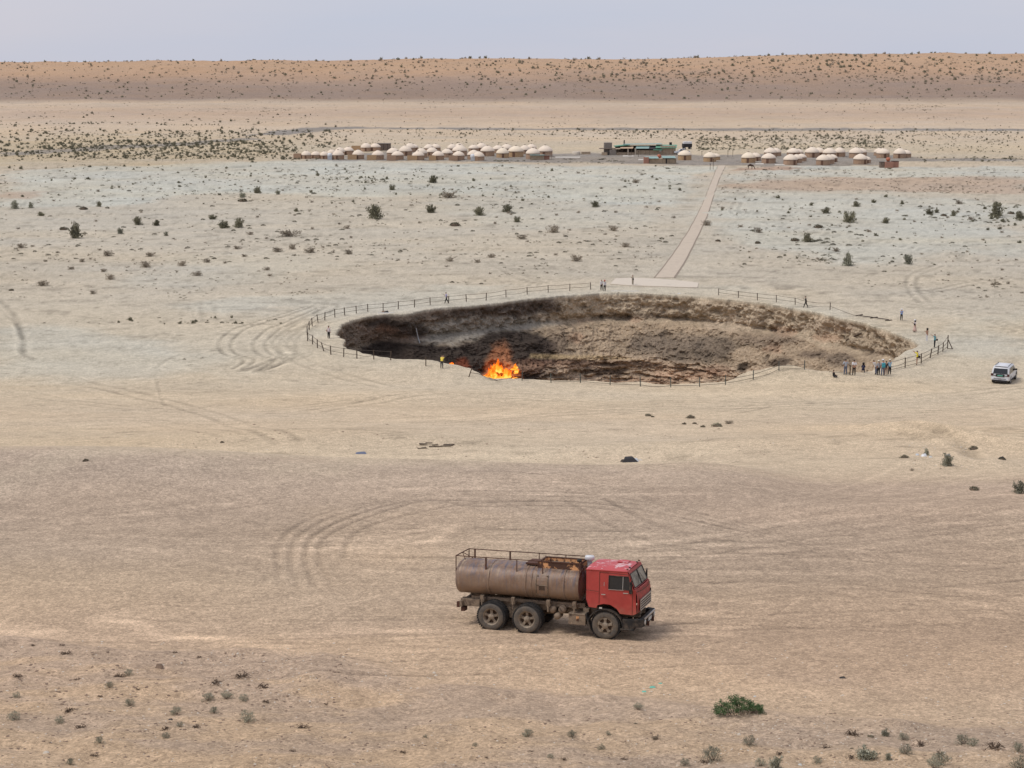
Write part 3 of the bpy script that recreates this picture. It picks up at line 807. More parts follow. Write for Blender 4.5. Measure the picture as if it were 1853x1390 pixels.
    stain_or_glow(ell(1090,672,45,7), 5, B(74, 60, 52), .75); stain_or_glow(ell(1010,682,25,5), 4, B(84, 68, 58), .7); stain_or_glow(ell(1345,665,9,10), 4, B(48, 40, 36), .85, 4)
    stain_or_glow(ell(1410,655,26,9), 6, B(70, 60, 54), .8); stain_or_glow(ell(1470,640,26,8), 6, B(88, 76, 68), .7); stain_or_glow(ell(1520,650,30,12), 8, B(104, 92, 82), .7); stain_or_glow(ell(1390,615,60,12), 9, B(118, 104, 92), .6)
    stain_or_glow(ell(1590,640,26,8), 6, B(120, 104, 90), .6)
    stain_or_glow([(930,650),(1140,652),(1260,668),(1300,664),(1290,672),(1140,664),(930,658)], 3, B(100, 78, 66), .6, 3)
    stain_or_glow([(960,640),(1100,644),(1160,650),(1100,652),(960,648)], 3, B(182, 158, 118), .5, 3)
    stain_or_glow(ell(1500,590,60,10), 8, B(176, 158, 138), .6); stain_or_glow(ell(1330,585,70,12), 8, B(190, 172, 150), .6); stain_or_glow(ell(1160,572,90,5), 5, B(112, 98, 84), .6)
    # rock burnt red-brown by flame, with the fire's glow painted into its colour
    stain_or_glow([(868,700),(876,668),(886,650),(890,634),(912,626),(924,636),(926,655),(944,672),(948,700)], 3.5, B(196, 128, 88), 0.95, 3.5)
    stain_or_glow([(880,655),(893,625),(915,615),(930,640),(926,655)], 6, B(140, 100, 76), .7, 5)
    stain_or_glow([(812,700),(818,664),(828,650),(845,648),(852,668),(850,700)], 4, B(118, 68, 50), 0.9, 3)
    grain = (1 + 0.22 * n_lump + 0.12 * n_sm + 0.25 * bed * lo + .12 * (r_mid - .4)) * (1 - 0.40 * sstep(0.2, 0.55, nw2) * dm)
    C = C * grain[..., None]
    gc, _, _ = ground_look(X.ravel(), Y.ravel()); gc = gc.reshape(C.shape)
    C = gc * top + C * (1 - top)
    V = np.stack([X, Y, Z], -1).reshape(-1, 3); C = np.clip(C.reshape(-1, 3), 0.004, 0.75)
    na = nt_
    j, i = np.meshgrid(np.arange(np_ - 1), np.arange(na), indexing='ij'); i2 = (i + 1) % na
    F = np.stack([j * na + i, j * na + i2, (j + 1) * na + i2, (j + 1) * na + i], -1).reshape(-1, 4)
    F = F[:, ::-1]
    # floor
    last = (np_ - 1) * na
    c0 = len(V); V = np.concatenate([V, [[CC[0], CC[1], -18.6]]]); C = np.concatenate([C, [[.12, .09, .07]]])
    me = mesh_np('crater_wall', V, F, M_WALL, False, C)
    me.materials.append(M_GROUND)
    me.polygons.foreach_set('material_index', (np.repeat(P[:-1, 1], na) > -0.11).astype(np.int32))
    me.polygons.foreach_set('use_smooth', (np.repeat(P[:-1, 1], na) > -0.11))
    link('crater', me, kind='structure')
    k = np.arange(na); cap = np.stack([last + k, last + (k + 1) % na, np.full(na, c0)], -1)
    used = np.concatenate([V[last:last + na], V[-1:]]); cc = np.concatenate([C[last:last + na], C[-1:]])
    capf = np.stack([k, (k + 1) % na, np.full(na, na)], -1)
    used[:, 2] -= 0.0
    me2 = mesh_np('crater_floor', used, capf, M_WALL, True, cc)
    link('crater_floor', me2, kind='structure')
    print('wall quads', len(F))
    return BVHTree.FromPolygons([tuple(v) for v in V[::1]], F.tolist()), V, F
WALL_BVH, _, _ = build_crater()

def wall_hit(px, py):
    d = Vector(ray_dir([px], [py])[0])
    # pass over the near rim: start the search inside the pit
    o = Vector((0, 0, CAM_Z)) + d * 178
    h = WALL_BVH.ray_cast(o, d, 200)
    return h[0], h[1]

# ================================================================== MATERIALS FOR THINGS
def fwd(*a): return a
M_red = mat('faded_red_paint', (0.39, 0.052, 0.043), 0.5, var=0.12, scale=3, c2=(0.26, 0.09, 0.07), c2_at=(0.60, 0.78), c2_scale=5, spec=0.4, dust=0.55, dust_h=(0.2, 1.3))
M_redroof = mat('sunbleached_red_paint', (0.46, 0.07, 0.075), 0.5, var=0.12, scale=4, c2=(0.62, 0.42, 0.42), c2_at=(0.55, 0.60), c2_scale=2.2, spec=0.4)
M_redfront = mat('chipped_red_paint', (0.36, 0.045, 0.04), 0.5, var=0.2, scale=5, c2=(0.13, 0.05, 0.04), c2_at=(0.48, 0.62), c2_scale=6)
M_black = mat('black_rubber', (0.022, 0.021, 0.021), 0.8, var=0.3, scale=9, c2=(0.13, 0.10, 0.075), c2_at=(0.45, 0.72), c2_scale=4)
M_tyre = mat('tyre_rubber', (0.028, 0.028, 0.029), 0.85, var=0.25, scale=10, c2=(0.10, 0.085, 0.07), c2_at=(0.45, 0.75), c2_scale=3)
M_tyreside = mat('dusty_tyre_wall', (0.11, 0.098, 0.085), 0.9, var=0.25, scale=8, c2=(0.16, 0.125, 0.09), c2_at=(0.45, 0.7), c2_scale=4)
M_rim = mat('dusty_wheel_metal', (0.28, 0.23, 0.175), 0.75, var=0.25, scale=9, c2=(0.10, 0.06, 0.04), c2_at=(0.5, 0.68), c2_scale=7)
M_rimdark = mat('rusty_wheel_hollow', (0.07, 0.045, 0.03), 0.9, var=0.3, scale=9)
M_frame = mat('dusty_chassis', (0.235, 0.18, 0.13), 0.85, var=0.3, scale=6, c2=(0.07, 0.05, 0.04), c2_at=(0.5, 0.65), c2_scale=5)
M_rust = mat('rusty_pipe', (0.085, 0.04, 0.028), 0.85, var=0.35, scale=12, c2=(0.19, 0.10, 0.06), c2_at=(0.55, 0.7), c2_scale=9)
M_chrome = mat('dull_steel', (0.45, 0.43, 0.40), 0.4, 0.5, var=0.15)
M_pale = mat('pale_grey_metal', (0.50, 0.52, 0.54), 0.5, var=0.08, scale=5)
M_white = mat('white_paint', (0.62, 0.63, 0.65), 0.35, var=0.04, scale=2, spec=0.5)
M_lamp = mat('lamp_glass', (0.55, 0.54, 0.50), 0.2, var=0.05, spec=0.6)
M_glassd = mat('dark_glass', (0.018, 0.021, 0.024), 0.12, var=0.1, spec=0.6)
M_screen = mat('dusty_windscreen', (0.20, 0.19, 0.165), 0.25, var=0.2, scale=2.5, c2=(0.07, 0.07, 0.065), c2_at=(0.45, 0.6), c2_scale=2.0, spec=0.5)
M_interior = mat('cab_interior', (0.05, 0.045, 0.04), 0.9)
M_orange = mat('orange_primer', (0.72, 0.38, 0.18), 0.8, var=0.15, scale=6, c2=(0.085, 0.045, 0.032), c2_at=(0.46, 0.52), c2_scale=2.6)
M_plate = mat('pale_number_plate', (0.5, 0.5, 0.47), 0.5)
M_wood = mat('weathered_post', (0.085, 0.062, 0.045), 0.85, var=0.35, scale=14)
M_post_g = mat('greenish_steel_post', (0.085, 0.10, 0.09), 0.7, var=0.2, scale=14)
M_rail = mat('thin_steel_rail', (0.07, 0.055, 0.045), 0.8, var=0.2)

def tank_mat():
    m, nt, b, o = new_mat('worn_tank_steel')
    tc = N(nt, 'ShaderNodeTexCoord')
    n1 = N(nt, 'ShaderNodeTexNoise', Scale=1.6, Detail=7.0, Roughness=0.62)
    mp = N(nt, 'ShaderNodeMapping'); mp.inputs['Scale'].default_value = (5.0, 0.7, 0.7)      # stains that ran down round the shell
    nt.links.new(tc.outputs['Object'], mp.inputs[0]); nt.links.new(mp.outputs[0], n1.inputs['Vector'])
    r1 = rampn(nt, [(0.30, (0.075, 0.060, 0.062)), (0.42, (0.16, 0.135, 0.145)), (0.50, (0.22, 0.135, 0.085)), (0.58, (0.21, 0.16, 0.13)), (0.70, (0.40, 0.30, 0.20))])
    nt.links.new(n1.outputs['Fac'], r1.inputs['Fac'])
    n2 = N(nt, 'ShaderNodeTexNoise', Scale=6.0, Detail=8.0, Roughness=0.7)
    nt.links.new(tc.outputs['Object'], n2.inputs['Vector'])
    r2 = rampn(nt, [(0.35, (0.7, 0.68, 0.7)), (0.65, (1.25, 1.2, 1.15))])
    nt.links.new(n2.outputs['Fac'], r2.inputs['Fac'])
    mx = N(nt, 'ShaderNodeMixRGB', blend_type='MULTIPLY'); mx.inputs['Fac'].default_value = 1
    nt.links.new(r1.outputs[0], mx.inputs['Color1']); nt.links.new(r2.outputs[0], mx.inputs['Color2'])
    sx = N(nt, 'ShaderNodeSeparateXYZ'); nt.links.new(tc.outputs['Object'], sx.inputs[0])
    n3 = N(nt, 'ShaderNodeTexNoise', Scale=1.3, Detail=6.0); nt.links.new(tc.outputs['Object'], n3.inputs['Vector'])
    ad = N(nt, 'ShaderNodeMath', operation='MULTIPLY_ADD'); nt.links.new(n3.outputs['Fac'], ad.inputs[0]); ad.inputs[1].default_value = 1.3; nt.links.new(sx.outputs['Z'], ad.inputs[2])
    mr = N(nt, 'ShaderNodeMapRange'); mr.inputs['From Min'].default_value = 2.95; mr.inputs['From Max'].default_value = 2.1; mr.inputs['To Max'].default_value = 0.68
    nt.links.new(ad.outputs[0], mr.inputs['Value'])
    m2 = N(nt, 'ShaderNodeMixRGB'); nt.links.new(mr.outputs[0], m2.inputs['Fac']); nt.links.new(mx.outputs[0], m2.inputs['Color1']); m2.inputs['Color2'].default_value = (0.28, 0.20, 0.14, 1)
    nt.links.new(m2.outputs[0], b.inputs['Base Color'])
    b.inputs['Roughness'].default_value = 0.55; b.inputs['Specular IOR Level'].default_value = 0.4; b.inputs['Metallic'].default_value = 0.1
    return m
M_tank = tank_mat()

def ground_frame(P, yaw):
    """matrix of a thing standing on the slope at P, its x axis heading yaw"""
    x, y = P[0], P[1]; e = 1.5
    h = lambda a, b: float(height(a, b))
    n = Vector((h(x - e, y) - h(x + e, y), h(x, y - e) - h(x, y + e), 2 * e)).normalized()
    f = Vector((math.cos(yaw), math.sin(yaw), 0)); l = n.cross(f).normalized(); f = l.cross(n)
    return Matrix((f, l, n)).transposed().to_4x4()

# ================================================================== THE TANKER TRUCK
RX = Matrix.Rotation(math.pi / 2, 4, 'X')
def wheel(parent, x, y, side, w=0.27, dish=0.05, R=0.52):
    """side -1: its face looks to -y"""
    Rt = R
    M = Matrix.Translation((x, y, R)) @ Matrix.Rotation(math.pi / 2 * (1 if side < 0 else -1), 4, 'X')
    we = bpy.data.objects.new('wheel', None); COL.objects.link(we); we.parent = parent; we.location = (0, 0, 0); we.empty_display_size = .1
    h = w / 2
    t = MB().lathe([(0.285, -h + .02), (0.33, -h), (0.44, -h), (Rt - .05, -h + .02), (Rt - .012, -h + .055), (Rt, -h * .35), (Rt, h * .35), (Rt - .012, h - .055), (Rt - .05, h - .02), (0.44, h), (0.33, h), (0.285, h - .02)], M, 40)
    for k in range(40):                                     # tread blocks
        a = 2 * math.pi * k / 40
        for sgn in (-1, 1):
            t.box(M @ Vector(((Rt) * math.cos(a), (Rt) * math.sin(a), sgn * h * .55)), (0.03, 0.05, h * .62), (M.to_3x3() @ Matrix.Rotation(a + 0.03 * sgn, 3, 'Z')))
    ty = t.build('tyre', M_tyre, we)
    MB().lathe([(0.30, h + .002), (0.36, h + .014), (0.44, h + .01), (Rt - .055, h - .012)], M, 40).build('sidewall', M_tyreside, we)
    r = MB().lathe([(0.30, h - .005), (0.285, h - .02), (0.27, h - .05), (0.25, h - dish - .02), (0.235, h - dish - .05)], M, 32)
    r.lathe([(0.24, -h + .02), (0.285, -h)], M, 24)
    r.build('rim', M_rim, we)
    MB().lathe([(0.255, h - dish - .06), (0.0, h - dish - .07)], M, 24).build('wheel_disc', M_rimdark, we)
    s = MB()
    for k in range(5):
        a = 2 * math.pi * k / 5 + 0.3
        rot = M.to_3x3() @ Matrix.Rotation(a, 3, 'Z')
        c0 = M @ Vector((0.15 * math.cos(a), 0.15 * math.sin(a), h - dish - .015))
        s.box(c0, (0.17, 0.085, 0.06), rot)
        c1 = M @ Vector((0.235 * math.cos(a), 0.235 * math.sin(a), h - dish - .0))
        s.box(c1, (0.05, 0.11, 0.05), rot)
        s.tube(M @ Vector((0.225 * math.cos(a), 0.225 * math.sin(a), h - dish)), M @ Vector((0.225 * math.cos(a), 0.225 * math.sin(a), h - dish + .05)), .018, 6)
    s.build('spokes', M_rim, we)
    MB().lathe([(0.115, h - dish - .05), (0.11, h - dish + .04), (0.085, h - dish + .07), (0.0, h - dish + .08)], M, 18).build('hub', M_rim, we)
    return we

LAT = 0.85
def build_truck():
    P = G1(1091, 1156)
    yaw = math.radians(-18.5)
    F = ground_frame((P.x, P.y), yaw)
    off = F @ Vector((-0.08, -1.12 * LAT, 0.05))
    o = empty('tanker_truck', (P.x - off.x, P.y - off.y, P.z - off.z))
    o.rotation_euler = F.to_euler()
    o.scale = (1, LAT, 1)
    mark(o, 'red six wheeled tanker truck with a rusty brown tank on the sandy track', 'tanker truck')
    WB, W2 = 2.84, 1.32
    # ---- chassis
    m = MB()
    for s in (-1, 1):
        m.box((-2.15, s * .40, .88), (6.5, .08, .25))
    for x in (-4.95, -4.2, -3.5, -2.4, -1.3, .3, .95): m.box((x, 0, .86), (.10, .74, .2))
    m.box((-5.36, 0, .86), (.10, 1.9, .22))
    m.box((-5.05, -.62, .90), (.72, .36, .26)); m.box((-5.05, .62, .90), (.72, .36, .26))
    m.build('chassis_frame', M_frame, o, bevel=.01)
    m = MB()                                                # sub-frame that carries the tank
    for s in (-1, 1): m.box((-2.95, s * .56, 1.06), (4.2, .10, .12))
    for x in (-4.55, -3.4, -2.1, -1.15):
        m.box((x, 0, 1.05), (.14, 2.0, .10)); m.box((x, -.93, 1.12), (.12, .14, .22)); m.box((x, .93, 1.12), (.12, .14, .22))
        m.tube((x, -.98, .82), (x, -.98, 1.16), .03, 6)
    m.build('tank_cradle', M_frame, o)
    for y in (-.88, .88): MB().box((-5.46, y, .83), (.10, .16, .2)).build('rear_bracket', M_rust, o)
    MB().tube((-5.40, 0, .8), (-5.58, 0, .8), .06, 8).build('towing_eye', M_rust, o)
    MB().box((-5.30, -.72, .66), (.14, .34, .14)).build('rear_lamp_bracket', M_rust, o)
    # axles, springs, engine block between the wheels
    m = MB()
    for x in (0, -WB, -WB - W2):
        m.tube((x, -.85, .52), (x, .85, .52), .085, 10); m.lathe([(0, -.2), (.2, -.14), (.24, 0), (.2, .14), (0, .2)], Matrix.Translation((x, 0, .54)) @ RX, 12)
    for s in (-1, 1):
        m.box((0, s * .45, .70), (1.3, .08, .09)); m.box((-WB - W2 / 2, s * .52, .72), (1.5, .10, .13)); m.box((-WB - W2 / 2, s * .52, .58), (.25, .16, .3))
    m.tube((-.9, 0, .72), (-WB, 0, .56), .05, 8)
    m.build('axles', M_frame, o)
    MB().box((-.15, 0, .92), (1.5, .62, .5)).box((-.95, 0, .95), (.4, .5, .45)).build('engine', M_rimdark, o, bevel=.03)
    # ---- wheels
    wheel(o, 0, -1.0, -1, .28, -0.005); wheel(o, 0, 1.0, 1, .28, -0.005)
    for x in (-WB, -WB - W2):
        for s in (-1, 1):
            wheel(o, x, s * 1.06, s, .26, .11); wheel(o, x, s * .74, s, .26, .11)
    # ---- tank
    a, b, zc = 0.98, 0.60, 1.74
    x0, x1 = -5.52, -1.02
    n = 48
    def sec(k):
        t = 2 * math.pi * k / n; c, s_ = math.cos(t), math.sin(t)
        e = 0.86
        return (math.copysign(abs(c) ** e, c) * a, math.copysign(abs(s_) ** e, s_) * b + zc)
    ring = [sec(k) for k in range(n)]
    t = MB(); rings = []
    prof = [(x0 - .13, .0), (x0 - .125, .4), (x0 - .10, .75), (x0 - .05, .93), (x0, 1.0)]
    xs = prof + [(x0 + (x1 - x0) * i / 30, 1.0 + (.0 if i % 2 else 0)) for i in range(1, 30)] + [(x1, 1.0)] + [(x1 + .01, .985), (x1 + .012, .955), (x1 - .03, .93), (x1 + .04, .7), (x1 + .075, .35), (x1 + .085, 0)]
    vs = []
    for i, (x, k) in enumerate(xs):
        for j, (yy, zz) in enumerate(ring):
            dent = 1 - 0.012 * math.sin(j * .9 + i * .6) * (1 if 6 < i < 33 else 0) - 0.02 * math.exp(-((i - 14) / 2.5) ** 2 - ((j - 31) / 3.0) ** 2)
            vs.append((x, yy * k * dent, zc + (zz - zc) * k * dent))
    fs = [(i * n + j, i * n + (j + 1) % n, (i + 1) * n + (j + 1) % n, (i + 1) * n + j) for i in range(len(xs) - 1) for j in range(n)]
    tk = t.add(vs, fs, True).build('tank', M_tank, o)
    for x in (-4.32, -2.95, -2.72, -1.55):                   # welded straps round the shell
        bnd = MB(); w = .035 if x != -2.72 else .02
        vv = []
        for xx, k in ((x - w, 1.0), (x - w, 1.016), (x + w, 1.016), (x + w, 1.0)):
            for yy, zz in ring: vv.append((xx, yy * k, zc + (zz - zc) * k))
        ff = [(i * n + j, i * n + (j + 1) % n, (i + 1) * n + (j + 1) % n, (i + 1) * n + j) for i in range(3) for j in range(n)]
        bnd.add(vv, ff, True).build('band', M_tank, tk)
    # plate with straps and a dark handhold on the near side
    m = MB()
    for k in range(26, 33):
        pass
    def on_shell(x, t_, d=0.012):
        c, s_ = math.cos(t_), math.sin(t_); e = .86
        return Vector((x, math.copysign(abs(c) ** e, c) * (a + d), math.copysign(abs(s_) ** e, s_) * (b + d) + zc))
    pl = MB(); T0, T1 = math.radians(205), math.radians(148)
    cols_ = [(x, t_) for x in (-2.52, -2.14) for t_ in np.linspace(math.radians(212), math.radians(150), 8)]
    A = [on_shell(-2.52, t_, .02) for t_ in np.linspace(math.radians(212), math.radians(150), 8)]
    Bq = [on_shell(-2.14, t_, .02) for t_ in np.linspace(math.radians(212), math.radians(150), 8)]
    pl.add(A + Bq, [(i, i + 1, 9 + i, 8 + i) for i in range(7)])
    pl.build('patch_plate', M_tank, tk)
    e_ = MB()
    for x in (-2.54, -2.12): e_.path([on_shell(x, t_, .028) for t_ in np.linspace(math.radians(225), math.radians(148), 12)], .014, 5)
    for t_ in (math.radians(212), math.radians(180)): e_.tube(on_shell(-2.54, t_, .03), on_shell(-2.12, t_, .03), .013, 5)
    for x in (-2.50, -2.16): e_.tube(on_shell(x, math.radians(152), .01), on_shell(x, math.radians(152), .07), .025, 8)
    e_.build('step_straps', M_frame, tk)
    MB().box(on_shell(-2.33, math.radians(186), .03), (.2, .02, .16)).build('handhold', M_rimdark, tk)
    # ---- top hatch trough
    hx0, hx1, hy, hz0, hz1 = -2.55, -1.05, .52, 2.22, 2.48
    h = MB()
    for s in (-1, 1): h.box(((hx0 + hx1) / 2, s * hy, (hz0 + hz1) / 2 - .04), (hx1 - hx0, .03, hz1 - hz0 + .12))
    for x in (hx0, hx1): h.box((x, 0, (hz0 + hz1) / 2), (.03, 2 * hy, hz1 - hz0))
    hb = h.build('hatch_trough', M_orange, o)
    h = MB()
    for s in (-1, 1): h.box(((hx0 + hx1) / 2, s * hy, hz1 + .02), (hx1 - hx0 + .1, .06, .035))
    for x in (hx0, hx1): h.box((x, 0, hz1 + .02), (.06, 2 * hy, .035))
    for x in (hx0 - .03, hx1 + .02):
        for s in (-1, 1): h.box((x, s * (hy - .0), 2.30), (.05, .05, .36))
    h.build('trough_rim', M_rust, hb)
    h = MB(); h.lathe([(.27, 0), (.27, .10), (.24, .12), (0, .13)], Matrix.Translation((-1.95, .0, 2.28)), 18); h.lathe([(.2, 0), (.2, .1), (0, .12)], Matrix.Translation((-1.35, .12, 2.28)), 14)
    h.tube((-2.3, -.2, 2.38), (-1.6, .1, 2.42), .03, 6); h.box((-1.95, 0, 2.43), (.5, .05, .04))
    h.build('manhole', M_frame, hb)
    MB().box((-2.82, .02, 2.38), (.5, .9, .06)).build('tread_plate', M_rust, o)
    # ---- railing
    zt = 2.56; ya = .80
    rl = MB()
    for s in (-1, 1): rl.box((-3.29, s * ya, zt), (4.58, .028, .028))
    rl.box((-5.58, 0, zt), (.03, 2 * ya, .03)); rl.box((-1.0, 0, zt), (.03, 2 * ya, .03))
    rl.box((-5.58, -ya + .0, 2.08), (.03, .03, .93)); rl.box((-5.58, ya, 2.1), (.03, .03, .9))
    rl.build('top_rail', M_rust, o)
    for s, xs_ in ((-1, (-4.45, -3.3, -2.35, -1.0)), (1, (-5.35, -4.0, -2.9, -1.9, -1.0))):
        for k, x in enumerate(xs_):
            zb = 2.18 if s > 0 else (1.86 if k != 0 else 1.80)
            if s > 0 and x > -1.1: zb = 1.7
            if s < 0 and x > -1.1: zb = 2.0
            w = .055 if (s > 0 and k < 2) or (s < 0 and k == 0) else .03
            MB().box((x, s * ya, (zt + zb) / 2), (w, w * .7, zt - zb)).build('rail_post', M_rust, o)
    MB().tube((-5.58, 0, zt), (-5.3, -.35, 2.18), .014, 5).tube((-5.58, 0, zt), (-5.2, .2, 2.32), .014, 5).tube((-5.2, .2, 2.32), (-4.9, .2, 2.33), .014, 5).build('rail_brace', M_rust, o)
    MB().tube((-1.0, -ya + .25, zt - .02), (-.86, -.3, 1.85), .016, 5).build('rail_brace', M_rust, o)
    MB().lathe([(0, -.06), (.07, -.05), (.1, 0), (.07, .06), (0, .08)], Matrix.Translation((-1.08, -.52, 2.62)), 12).tube((-1.08, -.52, 2.46), (-1.08, -.52, 2.58), .02, 6).build('work_lamp', M_black, o)
    # ---- air tanks, battery box, fuel tank, mud flaps
    at = MB()
    for y_, x, z, r in ((0, -1.98, .88, .125), (0, -1.62, .90, .135), (0, -1.80, .66, .12)):
        at.lathe([(0, -.93), (r * .6, -.92), (r, -.86), (r, -.42), (0, -.40)], Matrix.Translation((x, 0, z)) @ Matrix.Rotation(-math.pi / 2, 4, 'X'), 18)
    for i in range(1):
        pass
    at.build('air_tank', M_frame, o)
    bx = MB().box((-1.02, -.86, .64), (.62, .46, .36)).build('battery_box', M_frame, o, bevel=.02)
    MB().box((-1.0, -1.095, .68), (.09, .015, .16)).build('box_latch', M_orange, bx)
    MB().box((-1.02, -.86, .83), (.65, .49, .025)).build('box_lid', M_frame, bx)
    MB().lathe([(0, -.34), (.25, -.33), (.28, -.3), (.28, .3), (.25, .33), (0, .34)], Matrix.Translation((-1.45, .78, .72)) @ Matrix.Rotation(math.pi / 2, 4, 'Y'), 18).build('fuel_tank', M_frame, o)
    MB().box((-.78, -.5, .78), (.2, .5, .4)).tube((-1.9, -.62, .98), (-.8, -.62, .98), .03, 6).build('side_bracket', M_frame, o)
    for s in (-1, 1):                                        # arch over each front wheel
        f = MB(); R = .66; pts = []
        for k in range(15):
            t_ = math.radians(-12 + 195 * k / 14) if k else math.radians(-12)
            pts.append((R * math.cos(t_) * .98, .50 + R * math.sin(t_) * .93))
        vs = []; w0, w1 = s * .80, s * 1.19
        for (x, z) in pts:
            vs += [(x, w0, z), (x, w1, z), (x * .94, w1, .5 + (z - .5) * .93), (x * .94, w0, .5 + (z - .5) * .93)]
        ff = []
        for k in range(14):
            for q in range(4): ff.append((4 * k + q, 4 * k + (q + 1) % 4, 4 * k + 4 + (q + 1) % 4, 4 * k + 4 + q))
        ff += [(0, 1, 2, 3), (59, 58, 57, 56)]
        f.add(vs, ff)
        ar = f.build('wheel_arch', M_black, o)
        MB().box((-.60, s * 1.03, .60), (.05, .34, .62), Matrix.Rotation(-.28, 3, 'Y')).build('mud_flap', M_black, ar)
        MB().box((-.15, s * 1.20, 1.14), (.10, .02, .05)).build('side_marker', M_lamp, ar)
        MB().box((.82, s * 1.02, .62), (.42, .30, .36)).box((.78, s * 1.12, .44), (.5, .16, .05)).build('cab_step', M_black, o, bevel=.02)
    # ---- cab shell (panels, with real window openings)
    cw = 1.16                                               # half width at the belt
    tw = 1.06                                               # at the roof edge
    def side_pt(x, z, s, d=0):
        k = cw if z < 1.75 else cw + (tw - cw) * (z - 1.75) / .85
        return Vector((x, s * (k + d), z))
    outline = [(-.86, 1.30), (-.74, 1.0), (-.42, .98), (-.36, 1.10), (-.1, 1.16), (.2, 1.13), (.43, 1.0), (.56, .82), (1.06, .80), (1.20, .86), (1.18, 1.72), (1.08, 1.80), (.86, 2.52), (.80, 2.60), (-.86, 2.60)]
    wx0, wx1, wz0, wz1 = .10, .86, 1.76, 2.36
    def wpx(z): return wx1 + (0.98 - wx1) * (2.36 - z) / .6
    for s in (-1, 1):
        m = MB()
        # four plates round the window hole
        hole = [(wx0, wz0), (wpx(wz0), wz0), (wpx(wz1), wz1), (wx0, wz1)]
        polys = [[(-.86, 1.30), (-.74, 1.0), (-.42, .98), (-.36, 1.10), (-.1, 1.16), (wx0, 1.15), (wx0, 2.60), (-.86, 2.60)],
                 [(wx0, 1.15), (.2, 1.13), (.43, 1.0), (.56, .82), (1.06, .80), (1.20, .86), (1.18, wz0), (wx0, wz0)],
                 [(wx0, wz1), (wpx(wz1), wz1), (.90, wz1 + .03), (.80, 2.60), (wx0, 2.60)],
                 [(wpx(wz0), wz0), (1.18, wz0), (1.08, 1.80), (.90, wz1 + .03), (wpx(wz1), wz1)]]
        for p in polys:
            lv = []
            for (x, z) in p: lv.append(side_pt(x, z, s))
            li = [Vector((v.x, v.y - s * .04, v.z)) for v in lv]
            nn = len(p)
            m.add(lv + li, [tuple(range(nn)), tuple(range(nn, 2 * nn))[::-1]] + [(i, (i + 1) % nn, nn + (i + 1) % nn, nn + i) for i in range(nn)])
        sd = m.build('cab_side', M_red, o)
        d = MB()                                            # door seams, hinges
        for seg in ([(-.30, 2.50), (-.30, 1.16)], [(1.04, .82), (1.05, 1.75), (.85, 2.45)], [(-.86, 1.66), (-.32, 1.63)], [(-.30, 2.50), (.84, 2.46)]):
            for (xa, za), (xb, zb) in zip(seg[:-1], seg[1:]):
                pa, pb = side_pt(xa, za, s, .003), side_pt(xb, zb, s, .003)
                d.tube(pa, pb, .009, 4)
        d.build('door_seam', M_rimdark, sd)
        MB().box((-.13 + .02, s * (cw + .02), 1.53), (.17, .03, .035)).build('door_handle', M_chrome, sd)
        MB().tube(side_pt(-.08, 1.88, s, .03), side_pt(-.08, 2.06, s, .03), .012, 6).build('grab_handle', M_chrome, sd)
        MB().box((.78, s * (cw + .008), 1.63), (.20, .012, .035)).build('trim_strip', M_chrome, sd)
        MB().box((.97, s * (cw + .02), 1.65), (.08, .03, .06)).build('turn_lamp', M_black, sd)
        w = MB()
        fr = .03
        q = [side_pt(x, z, s, -.015) for x, z in hole]
        w.add(q, [(0, 1, 2, 3)])
        wn = w.build('side_window', M_glassd, sd)
        fm = MB()
        for i_ in range(4):
            pa = side_pt(*hole[i_], s, .004); pb = side_pt(*hole[(i_ + 1) % 4], s, .004); fm.tube(pa, pb, .016, 5)
        fm.build('window_seal', M_black, wn)
        MB().tube(side_pt(wx0, wz0 - .02, s, .012), side_pt(.70, wz0 - .02, s, .012), .013, 5).tube(side_pt(.66, wz0, s, .0), side_pt(.66, wz1, s, .0), .016, 5).build('window_strip', M_chrome, wn)
    # roof: domed, pale patches
    r = MB(); nx, ny = 12, 10; vv = []
    for i in range(nx + 1):
        u = i / nx; x = -.88 + u * 1.72
        for j in range(ny + 1):
            v = j / ny * 2 - 1
            y = v * (tw + .01)
            z = 2.60 + .13 * (1 - abs(v) ** 3.2) * (1 - max(0, (u - .85) / .15) ** 2 * .55) * (1 - max(0, (.1 - u) / .1) ** 2 * .5)
            vv.append((x, y, z))
    r.add(vv, [(i * (ny + 1) + j, (i + 1) * (ny + 1) + j, (i + 1) * (ny + 1) + j + 1, i * (ny + 1) + j + 1) for i in range(nx) for j in range(ny)], True)
    rf = r.build('cab_roof', M_redroof, o)
    MB().box((.38, .18, 2.755), (.42, .48, .05), Matrix.Rotation(.06, 3, 'Y')).build('roof_hatch', M_redroof, rf, bevel=.015)
    MB().box((-.02, 0, 2.585), (1.76, 2 * tw + .05, .04)).build('rain_gutter', M_red, rf, bevel=.01)
    for y in (-.98, -.6, .6, .98): MB().box((.80, y, 2.68), (.07, .07, .045)).build('roof_lamp', M_orange if abs(y) > .9 else M_black, rf)
    # back wall and floor
    MB().box((-.86, 0, 1.95), (.04, 2 * tw, 1.28)).box((-.86, 0, 1.2), (.04, 1.6, .3)).build('cab_back', M_red, o)
    MB().box((.15, 0, 1.42), (1.9, 2.1, .5)).box((-.35, 0, 1.9), (.3, 1.8, .6)).build('cab_interior', M_interior, o)
    # front: lower panel, windscreen in two panes, pillars
    fp = MB(); nn = 8; vv = []
    for i in range(5):
        z = .86 + (1.80 - .86) * i / 4; xx = [1.20, 1.225, 1.235, 1.225, 1.14][i]
        for j in range(nn + 1):
            y = (j / nn * 2 - 1) * (cw - .01); vv.append((xx + .05 * (1 - (y / cw) ** 4), y, z))
